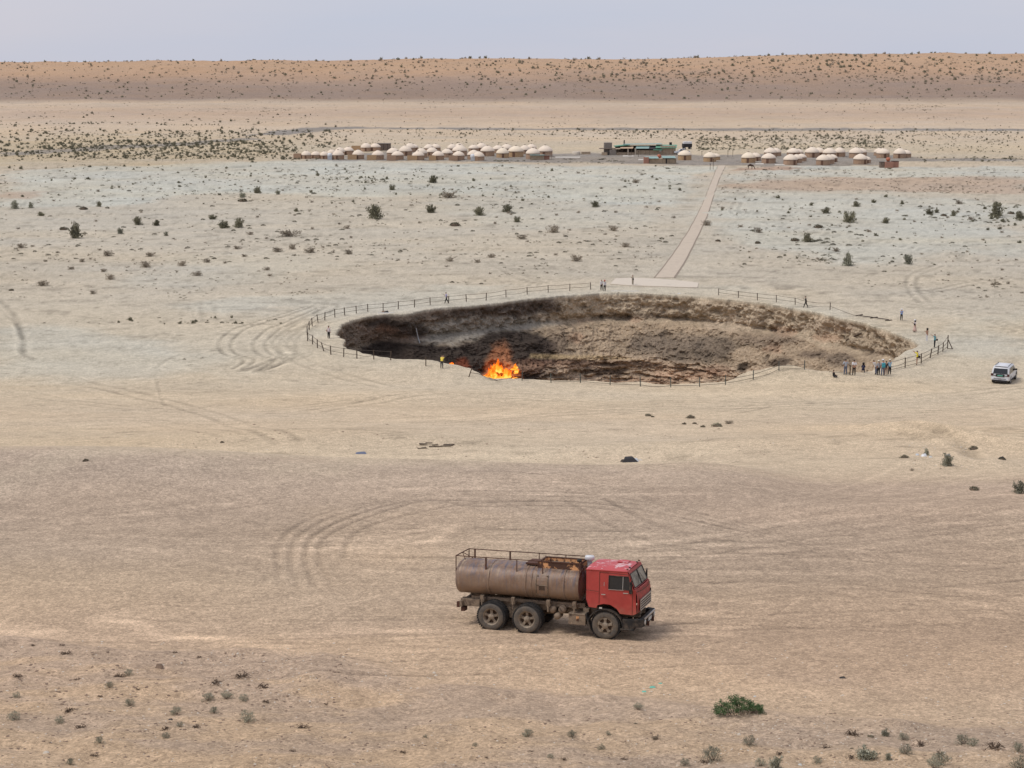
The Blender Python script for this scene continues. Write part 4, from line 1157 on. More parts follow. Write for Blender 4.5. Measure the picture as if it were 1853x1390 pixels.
    fp.add(vv, [(i * 9 + j, i * 9 + j + 1, (i + 1) * 9 + j + 1, (i + 1) * 9 + j) for i in range(4) for j in range(nn)], True)
    fr_ = fp.build('front_panel', M_redfront, o)
    MB().path([(1.205, -cw + .05, 1.70), (1.29, -.6, 1.68), (1.30, 0, 1.68), (1.29, .6, 1.68), (1.205, cw - .05, 1.70)], .012, 5).build('panel_seam', M_rimdark, fr_)
    sc_ = lambda y, z: Vector((1.13 - (z - 1.80) * .35 + .03 * (1 - (y / 1.1) ** 2), y, z))
    kw = lambda z: cw + (tw - cw) * (z - 1.75) / .85 - .09
    for s in (-1, 1):
        p = [sc_(s * .03, 1.86), sc_(s * kw(1.86), 1.86), sc_(s * kw(2.48), 2.48), sc_(s * .03, 2.48)]
        ws = MB().add(p, [(0, 1, 2, 3)]).build('windscreen', M_screen, o)
        fm = MB()
        for i_ in range(4): fm.tube(p[i_] + Vector((.01, 0, 0)), p[(i_ + 1) % 4] + Vector((.01, 0, 0)), .018, 5)
        fm.build('window_seal', M_black, ws)
        MB().tube(sc_(s * .55, 1.86) + Vector((.03, 0, 0)), sc_(s * .15, 2.30) + Vector((.03, 0, 0)), .009, 4).build('wiper', M_black, ws)
        # corner pillar from windscreen to side
        MB().add([sc_(s * kw(1.80), 1.80), side_pt(1.13, 1.80, s), side_pt(.86, 2.58, s), sc_(s * kw(2.56), 2.58)], [(0, 1, 2, 3)]).build('pillar', M_red, o)
    MB().add([sc_(-1.1, 1.78), sc_(1.1, 1.78), sc_(1.06, 1.87), sc_(-1.06, 1.87)], [(0, 1, 2, 3)]).add([sc_(-1.04, 2.47), sc_(1.04, 2.47), Vector((.84, 1.04, 2.62)), Vector((.84, -1.04, 2.62))], [(0, 1, 2, 3)]).build('windscreen_surround', M_red, o)
    MB().tube((1.20, -.62, 1.78), (1.22, .62, 1.78), .02, 5).build('grab_bar', M_red, o)
    # grille
    MB().box((1.285, 0, 1.14), (.03, 1.72, .44)).build('grille_back', M_rimdark, o)
    gl = MB()
    for k in range(5): MB().box((1.31, 0, .95 + k * .095), (.03, 1.76, .035)).build('grille_bar', M_chrome, o)
    gl.box((1.312, 0, .945), (.025, 1.8, .03)); gl.box((1.312, -.88, 1.14), (.025, .04, .42)); gl.box((1.312, .88, 1.14), (.025, .04, .42)); gl.box((1.312, 0, 1.36), (.025, 1.8, .03))
    gl.build('grille_frame', M_chrome, o)
    # bumper with recessed lamps
    bm_ = MB().prism([(1.22, -1.22), (1.50, -1.12), (1.54, -.85), (1.54, .85), (1.50, 1.12), (1.22, 1.22), (1.22, 1.0), (1.38, .85), (1.38, -.85), (1.22, -1.0)], .52, .80, axis='z')
    bp_ = bm_.build('bumper', M_black, o, bevel=.02)
    MB().box((1.545, 0, .79), (.04, 1.75, .05)).build('bumper_bar', M_chrome, bp_)
    for s in (-1, 1):
        MB().lathe([(.095, 0), (.095, .02), (.05, .03), (0, .035)], Matrix.Translation((1.535, s * .80, .66)) @ Matrix.Rotation(math.pi / 2, 4, 'Y'), 14).build('headlight', M_lamp, bp_)
        MB().box((1.56, s * .42, .55), (.10, .05, .16)).build('tow_hook', M_rust, bp_)
    MB().box((1.552, 0, .66), (.012, .52, .12)).build('number_plate', M_plate, bp_)
    # mirrors
    for s in (-1, 1):
        mr = MB().box((1.02, s * (cw + .16), 2.00), (.05, .18, .38), Matrix.Rotation(.25 * s, 3, 'Z')).build('mirror', M_black, o, bevel=.02)
        MB().path([(1.02, s * (cw - .02), 2.25), (1.06, s * (cw + .15), 2.24), (1.06, s * (cw + .15), 1.74), (1.02, s * (cw), 1.72)], .012, 5).box((1.0, s * (cw + .1), 1.72), (.1, .12, .14)).build('mirror_bracket', M_black, mr)
    MB().box((1.27, .98, 1.30), (.05, .05, .34)).build('corner_marker', M_black, o)
    # snorkel
    MB().tube((-.86, .12, 1.3), (-.86, .12, 2.56), .09, 12).build('intake_pipe', M_pale, o)
    MB().lathe([(.10, 0), (.17, .03), (.175, .13), (.15, .17), (0, .18)], Matrix.Translation((-.86, .12, 2.54)), 20).build('intake_cap', M_white, o)
    # the cab as measured: lower, shorter than the first layout
    cabset = ('cab_side', 'cab_roof', 'cab_back', 'cab_interior', 'front_panel', 'windscreen', 'windscreen_surround', 'pillar', 'grab_bar', 'grille_back', 'grille_bar', 'grille_frame', 'bumper', 'mirror', 'corner_marker')
    def remap(ob, bump):
        if ob.type == 'MESH' and not ob.data.get('done'):
            for v in ob.data.vertices:
                x, y, z = v.co
                if bump: v.co.x = x - .20; v.co.z = z + .02
                else: v.co = (float(np.interp(x, [-1.2, -.86, 0, 1.2, 1.6], [-1.02, -.68, .03, 1.10, 1.45])), y, float(np.interp(z, [.4, .80, 1.76, 2.36, 2.60, 2.9], [.6, .96, 1.82, 2.27, 2.44, 2.70])))
            ob.data['done'] = 1
        for c in ob.children: remap(c, bump)
    for ch in o.children:
        nm = ch.name.split('.')[0]
        if nm in cabset: remap(ch, nm == 'bumper')
    return o
build_truck()

# ================================================================== FLAT THINGS: PATH, PAD, CAMP GROUND
def ribbon(name, pts_l, pts_r, m, z=0.05, skirt=0.12, parent=None, **k):
    """a raised strip between two lines of ground points, with its own edges going down"""
    b = MB(); n = len(pts_l)
    Lp = [Vector((p[0], p[1], float(height(p[0], p[1])) + z)) for p in pts_l]; Rp = [Vector((p[0], p[1], float(height(p[0], p[1])) + z)) for p in pts_r]
    dn = Vector((0, 0, -skirt - z))
    for i in range(n - 1):
        b.add([Lp[i], Rp[i], Rp[i + 1], Lp[i + 1]], [(0, 1, 2, 3)])
        b.add([Lp[i], Lp[i + 1], Lp[i + 1] + dn, Lp[i] + dn], [(0, 1, 2, 3)]); b.add([Rp[i], Rp[i + 1], Rp[i + 1] + dn, Rp[i] + dn], [(0, 1, 2, 3)])
    for i in (0, n - 1): b.add([Lp[i], Rp[i], Rp[i] + dn, Lp[i] + dn], [(0, 1, 2, 3)])
    return b.build(name, m, parent, **k)

M_path = mat('pale_concrete_path', (0.50, 0.42, 0.33), 0.9, var=0.08, scale=2, c2=(0.42, 0.35, 0.28), c2_at=(0.5, 0.7), c2_scale=.6)
M_pad = mat('pale_concrete_pad', (0.57, 0.50, 0.41), 0.9, var=0.06, scale=2, c2=(0.46, 0.41, 0.34), c2_at=(0.55, 0.75), c2_scale=.5)
M_edge = mat('dark_path_edge', (0.27, 0.22, 0.17), 0.9, var=0.2)
lx = [(1186, 503), (1206, 478), (1229, 446), (1246, 420), (1263, 388), (1279, 352), (1290, 324), (1300, 300)]
rx = [(1219, 503), (1236, 478), (1253, 446), (1266, 420), (1280, 388), (1292, 352), (1301, 324), (1313, 300)]
def dense(px, n=8):
    g = G([p[0] for p in px], [p[1] for p in px])[:, :2]; out = []
    for a, b in zip(g[:-1], g[1:]):
        for t in np.linspace(0, 1, n, endpoint=False): out.append(a + (b - a) * t)
    return out + [g[-1]]
PL, PR = dense(lx), dense(rx)
ribbon('footpath', PL, PR, M_path, 0.07, kind='structure')
out_l = [np.array(l) + (np.array(l) - np.array(r)) * .10 for l, r in zip(PL, PR)]; out_r = [np.array(r) + (np.array(r) - np.array(l)) * .10 for l, r in zip(PL, PR)]
ribbon('path_edge', out_l, [np.array(l) + (np.array(l) - np.array(r)) * .005 for l, r in zip(PL, PR)], M_edge, 0.035, kind='structure')
ribbon('path_edge', [np.array(r) + (np.array(r) - np.array(l)) * .005 for l, r in zip(PL, PR)], out_r, M_edge, 0.035, kind='structure')
pad_t = dense([(1114, 505), (1150, 504), (1190, 506), (1222, 508), (1264, 513)], 6)
pad_b = dense([(1104, 515), (1135, 517.5), (1180, 519), (1222, 520.5), (1262, 521.5)], 6)
ribbon('viewing_pad', pad_t, pad_b, M_pad, 0.12, kind='structure')

# ================================================================== FENCES
def post_z(p): return float(height(p[0], p[1]))
def fence(name, posts, label, m_post, m_rail, group, h=1.02, r=0.055, rails=(0.93, 0.42), tops=None, sags=None, breaks=()):
    g = G([p[0] for p in posts], [p[1] for p in posts])
    o = empty(name, tuple(g[0]), 0, label, 'fence', group)
    base = Vector(g[0]); P = [Vector(q) - base for q in g]; T = []
    for i, p in enumerate(P):
        lean = Vector((0, 0, h))
        if tops and i in tops:
            a, f = tops[i]; lean = Vector((a[0], a[1], h * f)).normalized() * h * f
        else: lean = Vector((random.uniform(-.05, .05), random.uniform(-.05, .05), h * random.uniform(.96, 1.04)))
        MB().tube(p - lean * .15, p + lean, r, 6).build('post', m_post, o)
        T.append(lean)
    for i in range(len(P) - 1):
        if i in breaks: continue
        for k, f in enumerate(rails):
            a = P[i] + T[i] * f; b = P[i + 1] + T[i + 1] * f
            sg = (sags or {}).get(i, 0.03 * (b - a).length / 3)
            if k and random.random() < .15: sg += .12
            pts = []
            for t in np.linspace(0, 1, 6): q = a.lerp(b, t); q.z -= sg * 4 * t * (1 - t); pts.append(q)
            MB().path(pts, 0.024, 5).build('rail', m_rail, o)
    return o
FG = 'low post and rail fences round the crater'
fence('crater_fence', [(1069,524),(1031,526.5),(992,529.5),(954,533),(915.7,538),(879.7,544),(843.9,546),(811.7,549),(778.5,552),(750,556.4),(720.7,559.6),(693.3,562.5),(665.6,564),(644.8,567.5),(623.9,571),(606,574.5),(587.8,579.3),(575.6,584),(565,590.6),(559.7,597),(555.8,606),(556.6,617),(565.6,623),(574.5,630),(586,635.5),(598.7,641.7),(621.9,646),(645.9,649),(676.5,650.5),(707,652)],
      'long brown post and rail fence curling round the left end of the crater', M_wood, M_rail, FG, h=1.05, r=0.06, tops={17: ((-.12, 0), 1), 24: ((-.28, 0), 1)})
fence('crater_fence', [(944.7,689),(997,692.7),(1050.4,693),(1104,697),(1158.8,699.5),(1213.7,701),(1266,700),(1312.8,696.5),(1363,687),(1409.5,671),(1455.8,669)],
      'thin greenish fence along the near rim in front of the crater', M_post_g, M_rail, FG, h=0.98, r=0.05, rails=(0.55, 0.18), breaks=(0,))
fence('crater_fence', [(1609,672),(1637.8,665.6),(1667,657.6),(1683,648),(1697,641.5),(1706,636.5),(1714.5,631)],
      'brown fence at the right end of the crater rising to a braced tall post', M_wood, M_rail, FG, h=1.08, r=0.06, rails=(0.93, 0.52, 0.16), tops={6: ((0, 0), 1.45), 3: ((.15, 0), 1)})
q = G1(1724.5, 632); q2 = G1(1714.5, 631)
br = empty('fence_brace', q, 0, 'slanting timber brace propping the tall end post right of the crater', 'brace')
MB().tube(Vector((0, 0, -.1)), q2 - q + Vector((0, 0, 1.1)), .055, 6).build('strut', M_wood, br)
MB().tube(Vector((0, 0, .04)), q2 - q + Vector((0, -.1, .04)), .03, 5).build('foot_rail', M_wood, br)
fence('crater_fence', [(1300.5,534.5),(1336,539),(1370.5,543.7),(1405,547),(1439,551.5),(1502,561)],
      'brown post and rail fence on the far right rim behind the crater', M_wood, M_rail, FG, h=1.0, r=0.055, sags={4: .25})
# the stretch that has come down
a = G1(1502, 561); b = G1(1549, 572)
MB().path([Vector((0, 0, .5)), (b - a) * .35 + Vector((0, 0, .32)), (b - a) * .7 + Vector((0, 0, .12)), (b - a) + Vector((0, 0, .05))], .025, 5).build('loose_rail', M_rail)
lr = bpy.data.objects['loose_rail']; lr.location = a; mark(lr, 'single rail sagging from the last far post to the ground', 'rail')
fp_ = empty('fallen_fence', b, 0, 'collapsed fence lying flat on the ground behind the right rim', 'fence', FG)
for (u0, v0, u1, v1) in [(1549, 572, 1561, 570), (1575, 576.5, 1588, 574.5), (1602, 581, 1614, 580)]:
    p0, p1 = G1(u0, v0) - b, G1(u1, v1) - b
    MB().tube(p0 + Vector((0, 0, .06)), p1 + Vector((0, 0, .06)), .06, 6).build('post', M_wood, fp_)
p1 = G1(1608, 580) - b; p0 = G1(1552, 572) - b
for dy in (0, -.45): MB().tube(p0 + Vector((0, dy, .14)), p1 + Vector((0, dy, .14)), .03, 5).build('rail', M_rail, fp_)
q = G1(770.6, 662)
ps = empty('fence_post', q, 0, 'lone upright wooden post left standing near the yellow shirted man', 'post', FG); MB().tube((0, 0, -.1), (.01, 0, 1.0), .06, 6).build('post_shaft', M_wood, ps); MB().tube((.01, 0, 1.0), (.012, 0, 1.05), .045, 6).build('post_cap', M_rail, ps)
q = G1(848, 682)
ps = empty('fence_post', q, 0, 'leaning fence post beside the flames with rails dropping over the edge', 'post', FG); MB().tube((0, 0, -.1), (.34, 0, .92), .06, 6).build('post_shaft', M_wood, ps)
e1 = G1(900, 690) - q; e2 = G1(944, 689) - q
MB().path([Vector((.32, 0, .86)), Vector((1.0, .3, .55)), e1 * .75 + Vector((0, 0, .25)), e1 + Vector((0, 0, .1)), e2 + Vector((0, 0, .5))], .025, 5).build('rail', M_rail, ps)
MB().path([Vector((.16, 0, .45)), Vector((1.0, .1, .3)), e1 * .8 + Vector((0, 0, .1)), e1 + Vector((0, 0, .05))], .025, 5).build('rail', M_rail, ps)
q = G1(1538, 679); fo = empty('fence_post', q, 0, 'wooden post beside the man in grey with a low rail to the seated figure', 'post', FG)
MB().tube((0, 0, -.1), (0, 0, 1.05), .06, 6).build('post_shaft', M_wood, fo); MB().tube((0, 0, .15), G1(1500, 675) - q + Vector((0, 0, .15)), .025, 5).build('rail', M_rail, fo)

# ================================================================== THINGS IN THE PIT
def add_at_wall(px, py):
    h, n = wall_hit(px, py)
    return h, n
h0, _ = wall_hit(1530, 617); h1, _ = wall_hit(1557, 604)
if h0 and h1:
    o = MB().tube(h0 + Vector((0, -.4, .15)) - h0, h1 - h0 + Vector((0, -.4, .1)), .10, 7).build('fallen_pipe', M_rimdark)
    o.location = h0; mark(o, 'dark pipe lying aslant on the right slope inside the crater', 'pipe')
h0, _ = wall_hit(753, 593); h1, _ = wall_hit(757, 611); h2, _ = wall_hit(760, 620)
if h0 and h1 and h2:
    o = MB().path([Vector((0, -.3, 0)), h1 - h0 + Vector((0, -.3, 0)), h2 - h0 + Vector((0, -.3, 0))], .06, 5).build('hanging_pipe', M_pale)
    o.location = h0; mark(o, 'thin pale pipe hanging below the overhang on the left wall', 'pipe')

# flames
def flame_mat():
    m, nt, b, o = new_mat('flame')
    nt.nodes.remove(b)
    at = N(nt, 'ShaderNodeAttribute', attribute_name='tint')
    tc = N(nt, 'ShaderNodeTexCoord')
    n = N(nt, 'ShaderNodeTexNoise', Scale=2.2, Detail=4.0, Roughness=0.6); nt.links.new(tc.outputs['Object'], n.inputs['Vector'])
    sp = N(nt, 'ShaderNodeSeparateColor'); nt.links.new(at.outputs['Color'], sp.inputs[0])
    ad = N(nt, 'ShaderNodeMath', operation='MULTIPLY_ADD'); nt.links.new(n.outputs['Fac'], ad.inputs[0]); ad.inputs[1].default_value = -1.5; 
    ad2 = N(nt, 'ShaderNodeMath', operation='ADD'); ad2.inputs[1].default_value = 0.86
    nt.links.new(ad.outputs[0], ad2.inputs[0]); nt.links.new(sp.outputs[0], ad.inputs[2])
    rc = rampn(nt, [(0.0, (0.55, 0.04, 0.004)), (0.3, (0.9, 0.10, 0.006)), (0.55, (1.0, 0.20, 0.015)), (0.82, (1.0, 0.34, 0.03)), (1.0, (1.0, 0.52, 0.09))])
    nt.links.new(ad2.outputs[0], rc.inputs['Fac'])
    em = N(nt, 'ShaderNodeEmission'); nt.links.new(rc.outputs[0], em.inputs['Color']); em.inputs['Strength'].default_value = 1.15
    tr = N(nt, 'ShaderNodeBsdfTransparent')
    mr = N(nt, 'ShaderNodeMapRange'); mr.inputs['From Min'].default_value = 0.04; mr.inputs['From Max'].default_value = 0.30
    nt.links.new(ad2.outputs[0], mr.inputs['Value'])
    mx = N(nt, 'ShaderNodeMixShader'); nt.links.new(mr.outputs[0], mx.inputs[0]); nt.links.new(tr.outputs[0], mx.inputs[1]); nt.links.new(em.outputs[0], mx.inputs[2])
    nt.links.new(mx.outputs[0], o.inputs[0])
    return m
M_flame = flame_mat()
def tongue(V, F, C, base, h, w, rs):
    n = 8; k = 7
    o = len(V); ph = rs.uniform(0, 6); lean = rs.uniform(-.25, .3) * h
    for i in range(k + 1):
        t = i / k
        r = w * (math.sin(math.pi * (t ** .65) * .96 + .1)) * (1 - t * .35)
        cx = lean * t * t + .22 * w * math.sin(ph + 5 * t); cy = .2 * w * math.cos(ph + 4 * t)
        for j in range(n):
            a = 2 * math.pi * j / n; rr = r * (1 + .35 * math.sin(3 * a + ph + 4 * t))
            V.append((base[0] + cx + rr * math.cos(a), base[1] + cy + rr * math.sin(a) * .6, base[2] + h * t))
            c = 1 - t * .85; C.append((c, c, c))
    for i in range(k):
        for j in range(n): F.append((o + i * n + j, o + i * n + (j + 1) % n, o + (i + 1) * n + (j + 1) % n, o + (i + 1) * n + j))
def fire(name, spots, label, seed):
    rs = random.Random(seed); org = None; o = None
    for (px, py, hp, wp, num) in spots:
        for _ in range(num):
            u = px + rs.gauss(0, wp); v = py + rs.uniform(-2.5, 1.5)
            h, nrm = wall_hit(u, v)
            if not h: continue
            if h.z > -2 : continue
            p = h + Vector((0, -.55, -.1)); s = scale_at(np.array(p))
            if org is None: org = p.copy(); o = empty(name, org, 0, label, 'fire')
            V, F, C = [], [], []
            tongue(V, F, C, p - org, hp * s * rs.uniform(.45, 1.05) * math.exp(-((u - px) / (wp * 2.2)) ** 2), rs.uniform(.16, .36), rs)
            link('flame_tongue', mesh_np('flame_tongue', V, F, M_flame, True, np.array(C)), o)
    return o
fire('flames', [(893, 684, 28, 3.8, 14), (884, 682, 20, 3, 5), (901, 672, 26, 2.5, 5), (907, 684, 14, 2.4, 4), (916, 683, 24, 3, 9), (924, 682, 18, 2.6, 6), (893, 670, 14, 4, 5), (914, 672, 12, 3, 4)], 'large bright orange gas flames burning low on the crater wall', 5)
fire('flames', [(936, 673, 10, 1.6, 4), (931, 666, 12, 1.6, 4)], 'small separate tongue of flame to the right of the large fire', 6)
fire('flames', [(816, 661, 8, 1.5, 7)], 'tiny orange flame beyond the man in the yellow shirt', 8)

# ================================================================== YURTS AND CAMP
M_felt = mat('cream_felt_dome', (0.76, 0.65, 0.51), 0.95, var=0.07, scale=2.0, c2=(0.64, 0.52, 0.43), c2_at=(0.5, 0.75), c2_scale=1.0)
M_felt2 = mat('pinkish_felt_dome', (0.74, 0.63, 0.51), 0.95, var=0.07, scale=2.0, c2=(0.64, 0.52, 0.44), c2_at=(0.5, 0.75), c2_scale=1.0)
M_reed = mat('reed_wall', (0.40, 0.27, 0.185), 0.9, var=0.15, scale=5)
M_reed2 = mat('golden_reed_wall', (0.46, 0.31, 0.18), 0.9, var=0.15, scale=5)
M_ydoor = mat('brown_door', (0.16, 0.09, 0.06), 0.8, var=0.2)
M_rope = mat('dark_rope', (0.22, 0.16, 0.12), 0.9)
def yurt_meshes(flat):
    w, d = [], []
    wall = MB().lathe([(1.0, -.1), (1.0, .64), (.985, .68)], n=26)
    for k in range(26):
        a = 2 * math.pi * k / 26; wall.tube((1.005 * math.cos(a), 1.005 * math.sin(a), -.1), (1.005 * math.cos(a), 1.005 * math.sin(a), .63), .012, 4, caps=False)
    H = .63 * flat
    prof = [(1.06, .60), (1.05, .66)] + [(1.04 * (1 - u), .66 + H * (.5 * u ** .9 + .5 * math.sqrt(1 - (1 - u) ** 2))) for u in np.linspace(.02, .86, 9)] + [(0.0, .66 + H * 1.01)]
    roof = MB().lathe(prof, n=26)
    rg = MB().lathe([(.16, .655 + H * .985), (.17, .68 + H), (.12, .70 + H), (0, .70 + H)], n=12)
    dr = MB().box((0, -1.0, .29), (.34, .05, .60))
    bd = MB().lathe([(1.012, .50), (1.012, .53)], n=26)
    return wall, roof, rg, dr, bd
YM = {}
for fl in (0.9, 1.0, 1.12):
    w_, r_, g_, d_, b_ = yurt_meshes(fl)
    for gold in (0, 1):
        YM[(fl, gold)] = (w_.mesh('yurt_wall', M_reed2 if gold else M_reed), r_.mesh('yurt_roof', M_felt if gold else M_felt2), g_.mesh('crown_ring', M_rope), d_.mesh('yurt_door', M_ydoor), b_.mesh('wall_rope', M_rope))
def yurt(px, py, wpx, label, group, gold=0, rot=None, fl=None):
    p = G1(px, py); s = scale_at(np.array(p)); R = wpx * s / 2 * 1.05
    o = empty('yurt', p + Vector((0, R * .9, 0)), 0, label, 'yurt', group)
    k = (fl or random.choice([0.9, 1.0, 1.0, 1.12]), gold)
    rot = random.uniform(-.6, .6) if rot is None else rot
    for me, nm in zip(YM[k], ('wall', 'roof', 'crown_ring', 'door', 'wall_rope')):
        c = link(nm, me, o); c.scale = (R, R, R * 1.22); c.rotation_euler = (0, 0, rot)
    return o
LEFT = [(553.1,287.5,16.9),(570.6,287,16),(586.1,287.8,16),(599.6,283.7,15.5),(614.5,281.7,17.5),(611,288.9,20),(629.6,280,18),(647.5,288.5,20),(661.7,274.3,18),(678.6,273.6,18),(683.3,289.1,20.5),(711,285.4,22),(719,289.4,20.5),(733.2,282.4,22),(741.3,275.6,20),(747.5,274,17),(756.2,289.8,20.5),(762,285.4,20),(776,275.6,18),(781.6,283,19.8),(788,274.3,17),(792.4,289.8,20.2),(808.6,285,19.5),(818,275.6,17.5),(830.5,274.3,17.5),(831.5,283,25),(829.5,289.8,20),(857,275.6,17.5),(871.3,275,19),(857,289,21.5),(866,291,19.5),(882,283,23.5),(901,277.7,19),(916.5,277,20),(909.5,286,21.5),(933.4,284.4,26),(949.6,279,19),(961.8,275,17.5),(964.5,287.5,24),(986.7,283.7,25)]
RIGHT = [(1240,290,23),(1285.5,293,21.5),(1295.6,290,16),(1355.6,295,23.6),(1367.8,291.7,19),(1392.5,296,24),(1395.4,285,22),(1405.5,282.7,17.5),(1432,298.5,23.6),(1442.7,295,19),(1451.4,292,17.5),(1437,285,22),(1446,282.7,16),(1471,285.2,23.4),(1483.5,283.7,19.6),(1491.4,299,23.4),(1501,296.5,19.6),(1507.5,293.5,18),(1502.7,286,22.6),(1520.8,283.7,19.6),(1551,286,23.4),(1560.5,283,18),(1559,297.6,23.4),(1568.5,295.8,16.6),(1600,286.4,22),(1592,282.5,17),(1630,286.4,21),(1641,285.5,18)]
def where(px, py, rowpts):
    pass
ORD = ['first', 'second', 'third', 'fourth', 'fifth', 'sixth', 'seventh', 'eighth', 'ninth', 'tenth', 'eleventh', 'twelfth', 'thirteenth', 'fourteenth', 'fifteenth', 'sixteenth', 'seventeenth', 'eighteenth', 'nineteenth', 'twentieth', 'twenty-first', 'twenty-second', 'twenty-third', 'twenty-fourth', 'twenty-fifth', 'twenty-sixth', 'twenty-seventh', 'twenty-eighth', 'twenty-ninth', 'thirtieth']
def rows(lst, cuts):
    out = {}
    for i, (px, py, w) in enumerate(lst):
        r = 0
        while r < len(cuts) and py > cuts[r]: r += 1
        out.setdefault(r, []).append((px, i))
    return {i: (r, k) for r, v in out.items() for k, (px, i) in enumerate(sorted(v))}
RL = rows(LEFT, (279.5, 286.2)); RR = rows(RIGHT, (287.5,))
for i, (px, py, w) in enumerate(LEFT):
    r, k = RL[i]; gold = 1 if i in (34, 35) else 0
    yurt(px, py, w, f"cream domed yurt in the left cluster, {ORD[k]} from the left in its {['back', 'middle', 'front'][r]} row", 'cream domed yurts left of the shed', gold)
for i, (px, py, w) in enumerate(RIGHT):
    r, k = RR[i]; gold = 1 if i in (0, 1, 2, 3) else 0
    yurt(px, py, w, f"cream domed yurt right of the long shed, {ORD[k]} from the left in its {['back', 'front'][r]} row", 'cream domed yurts right of the shed', gold)
# reed screens that stand before the front yurts
scr = [(531, 544, 287), (629, 643, 289), (664, 679, 290), (700, 716, 290.5), (737, 753, 290.5), (776, 789, 290.5), (812, 827, 290.5), (636, 652, 272), (603, 608, 287.5), (860, 864, 291.5)]
for i, (u0, u1, v) in enumerate(scr):
    a, b = G1(u0, v), G1(u1, v); wd = (b - a).length; d_ = min(wd, 2.6)
    o = empty('reed_enclosure', a, 0, f"small square reed enclosure by the yurts, {ORD[[j for j in sorted(range(len(scr)), key=lambda q: scr[q][0])].index(i)]} from the left", 'enclosure', 'reed enclosures beside the yurts')
    for (c, s_) in (((wd / 2, 0, .8), (wd, .08, 1.75)), ((.04, d_ / 2, .8), (.08, d_, 1.75)), ((wd - .04, d_ / 2, .8), (.08, d_, 1.75)), ((wd / 2, d_, .8), (wd, .08, 1.75))):
        MB().box(c, s_).build('screen', M_reed2 if i % 3 else M_reed, o)
for (u, v, tx) in ((597, 289, 'left'), (855.5, 291, 'right')):
    p = G1(u, v)
    o = empty('water_tank', p, 0, f"rounded white water tank on a grey block base before the {'leftmost' if tx == 'left' else 'central'} yurts", 'water tank', 'white water tanks at the camp')
    MB().box((0, 0, .65), (1.5, 1.5, 1.3)).build('block_base', M_pale, o, label=None)
    MB().lathe([(.85, 1.3), (.88, 1.6), (.80, 2.0), (.45, 2.3), (0, 2.36)], n=18).build('tank_shell', M_white, o)

M_green = mat('green_roof_sheet', (0.10, 0.26, 0.17), 0.6, var=0.15, scale=1, c2=(0.20, 0.33, 0.27), c2_at=(0.5, 0.7), c2_scale=.5)
M_teal = mat('pale_teal_roof_sheet', (0.26, 0.37, 0.34), 0.6, var=0.12, scale=1)
M_tarp = mat('tan_awning', (0.50, 0.36, 0.24), 0.85, var=0.12)
M_darkwall = mat('dark_board_wall', (0.19, 0.145, 0.115), 0.9, var=0.3, scale=2)
M_shed = mat('tan_board_wall', (0.40, 0.31, 0.22), 0.9, var=0.25, scale=1.5)
M_shade = mat('dark_cloth', (0.035, 0.033, 0.035), 0.9, var=0.2)
M_redbox = mat('red_brown_wall', (0.36, 0.19, 0.14), 0.9, var=0.15)
M_redtank = mat('rust_orange_tank', (0.42, 0.14, 0.08), 0.6, var=0.15)
M_thatch = mat('grey_brush_pile', (0.23, 0.20, 0.175), 0.95, var=0.3, scale=3)
def place(u, v): p = G1(u, v); return p, float(scale_at(np.array(p)))
# the long shed, laid out left to right along x in metres from its left end
p, s = place(1089, 281)
sh = empty('long_shed', p, 0, 'long low camp building with patched green roofs and open front bays', 'building')
X = lambda u: (u - 1089) * s
Z = lambda v: (281 - v) * s
MB().box(((X(1089) + X(1099)) / 2, 1, Z(278.5)), (X(1099), 2, 1.0)).build('low_wall', M_shed, sh)
MB().box(((X(1094) + X(1108)) / 2, 4, Z(270)), (X(1108) - X(1094), 4, 4.4)).box((X(1103), 4, Z(262)), (X(1108) - X(1098), 3.4, 1.2)).build('brush_tower', M_thatch, sh)
MB().box(((X(1103) + X(1115)) / 2, 1.5, Z(276)), (X(1115) - X(1103), 2.5, 2.1)).build('brush_store', M_thatch, sh)
MB().box(((X(1085) + X(1115)) / 2 , 3, Z(269.6)), (X(1115) - X(1085), 5, .18)).build('roof', M_darkwall, sh)
MB().box(((X(1116) + X(1223)) / 2, 9, 1.6), (X(1223) - X(1116), .3, 3.2)).build('back_wall', M_darkwall, sh)
MB().box(((X(1116) + X(1152)) / 2, 1.0, .5), (X(1152) - X(1116), .3, 1.0)).build('front_wall', M_shed, sh)
MB().box(((X(1152) + X(1196)) / 2, 1.0, .95), (X(1196) - X(1152), .3, 1.7)).build('front_wall', M_shed, sh)
for u in (1136.5, 1150): MB().box((X(u), .6, 1.3), (.5, .6, 2.6)).build('pillar', M_path, sh)
for u in (1120, 1126, 1143, 1160, 1168, 1176): MB().box((X(u), .9, 1.2), (.12, .12, 2.6)).build('pillar', M_darkwall, sh)
MB().box(((X(1196) + X(1223)) / 2, 4, 1.6), (X(1223) - X(1196), 6, 3.4)).build('end_room', M_shed, sh)
for u in (1199, 1205, 1211, 1217): MB().box((X(u), .97, 1.5), (.10, .06, 3.0)).build('wall_batten', M_redbox, sh)
MB().prism([(X(1130), Z(263)), (X(1200), Z(262.2)), (X(1200), Z(262.2) + .12), (X(1130), Z(263) + .12)], 3.5, 10, axis='y').build('roof', M_teal, sh)
MB().prism([(X(1113), Z(266.5)), (X(1141), Z(263.5)), (X(1141), Z(263.2) + .12), (X(1113), Z(266.2) + .12)], 2.5, 9, axis='y').build('roof', M_green, sh)
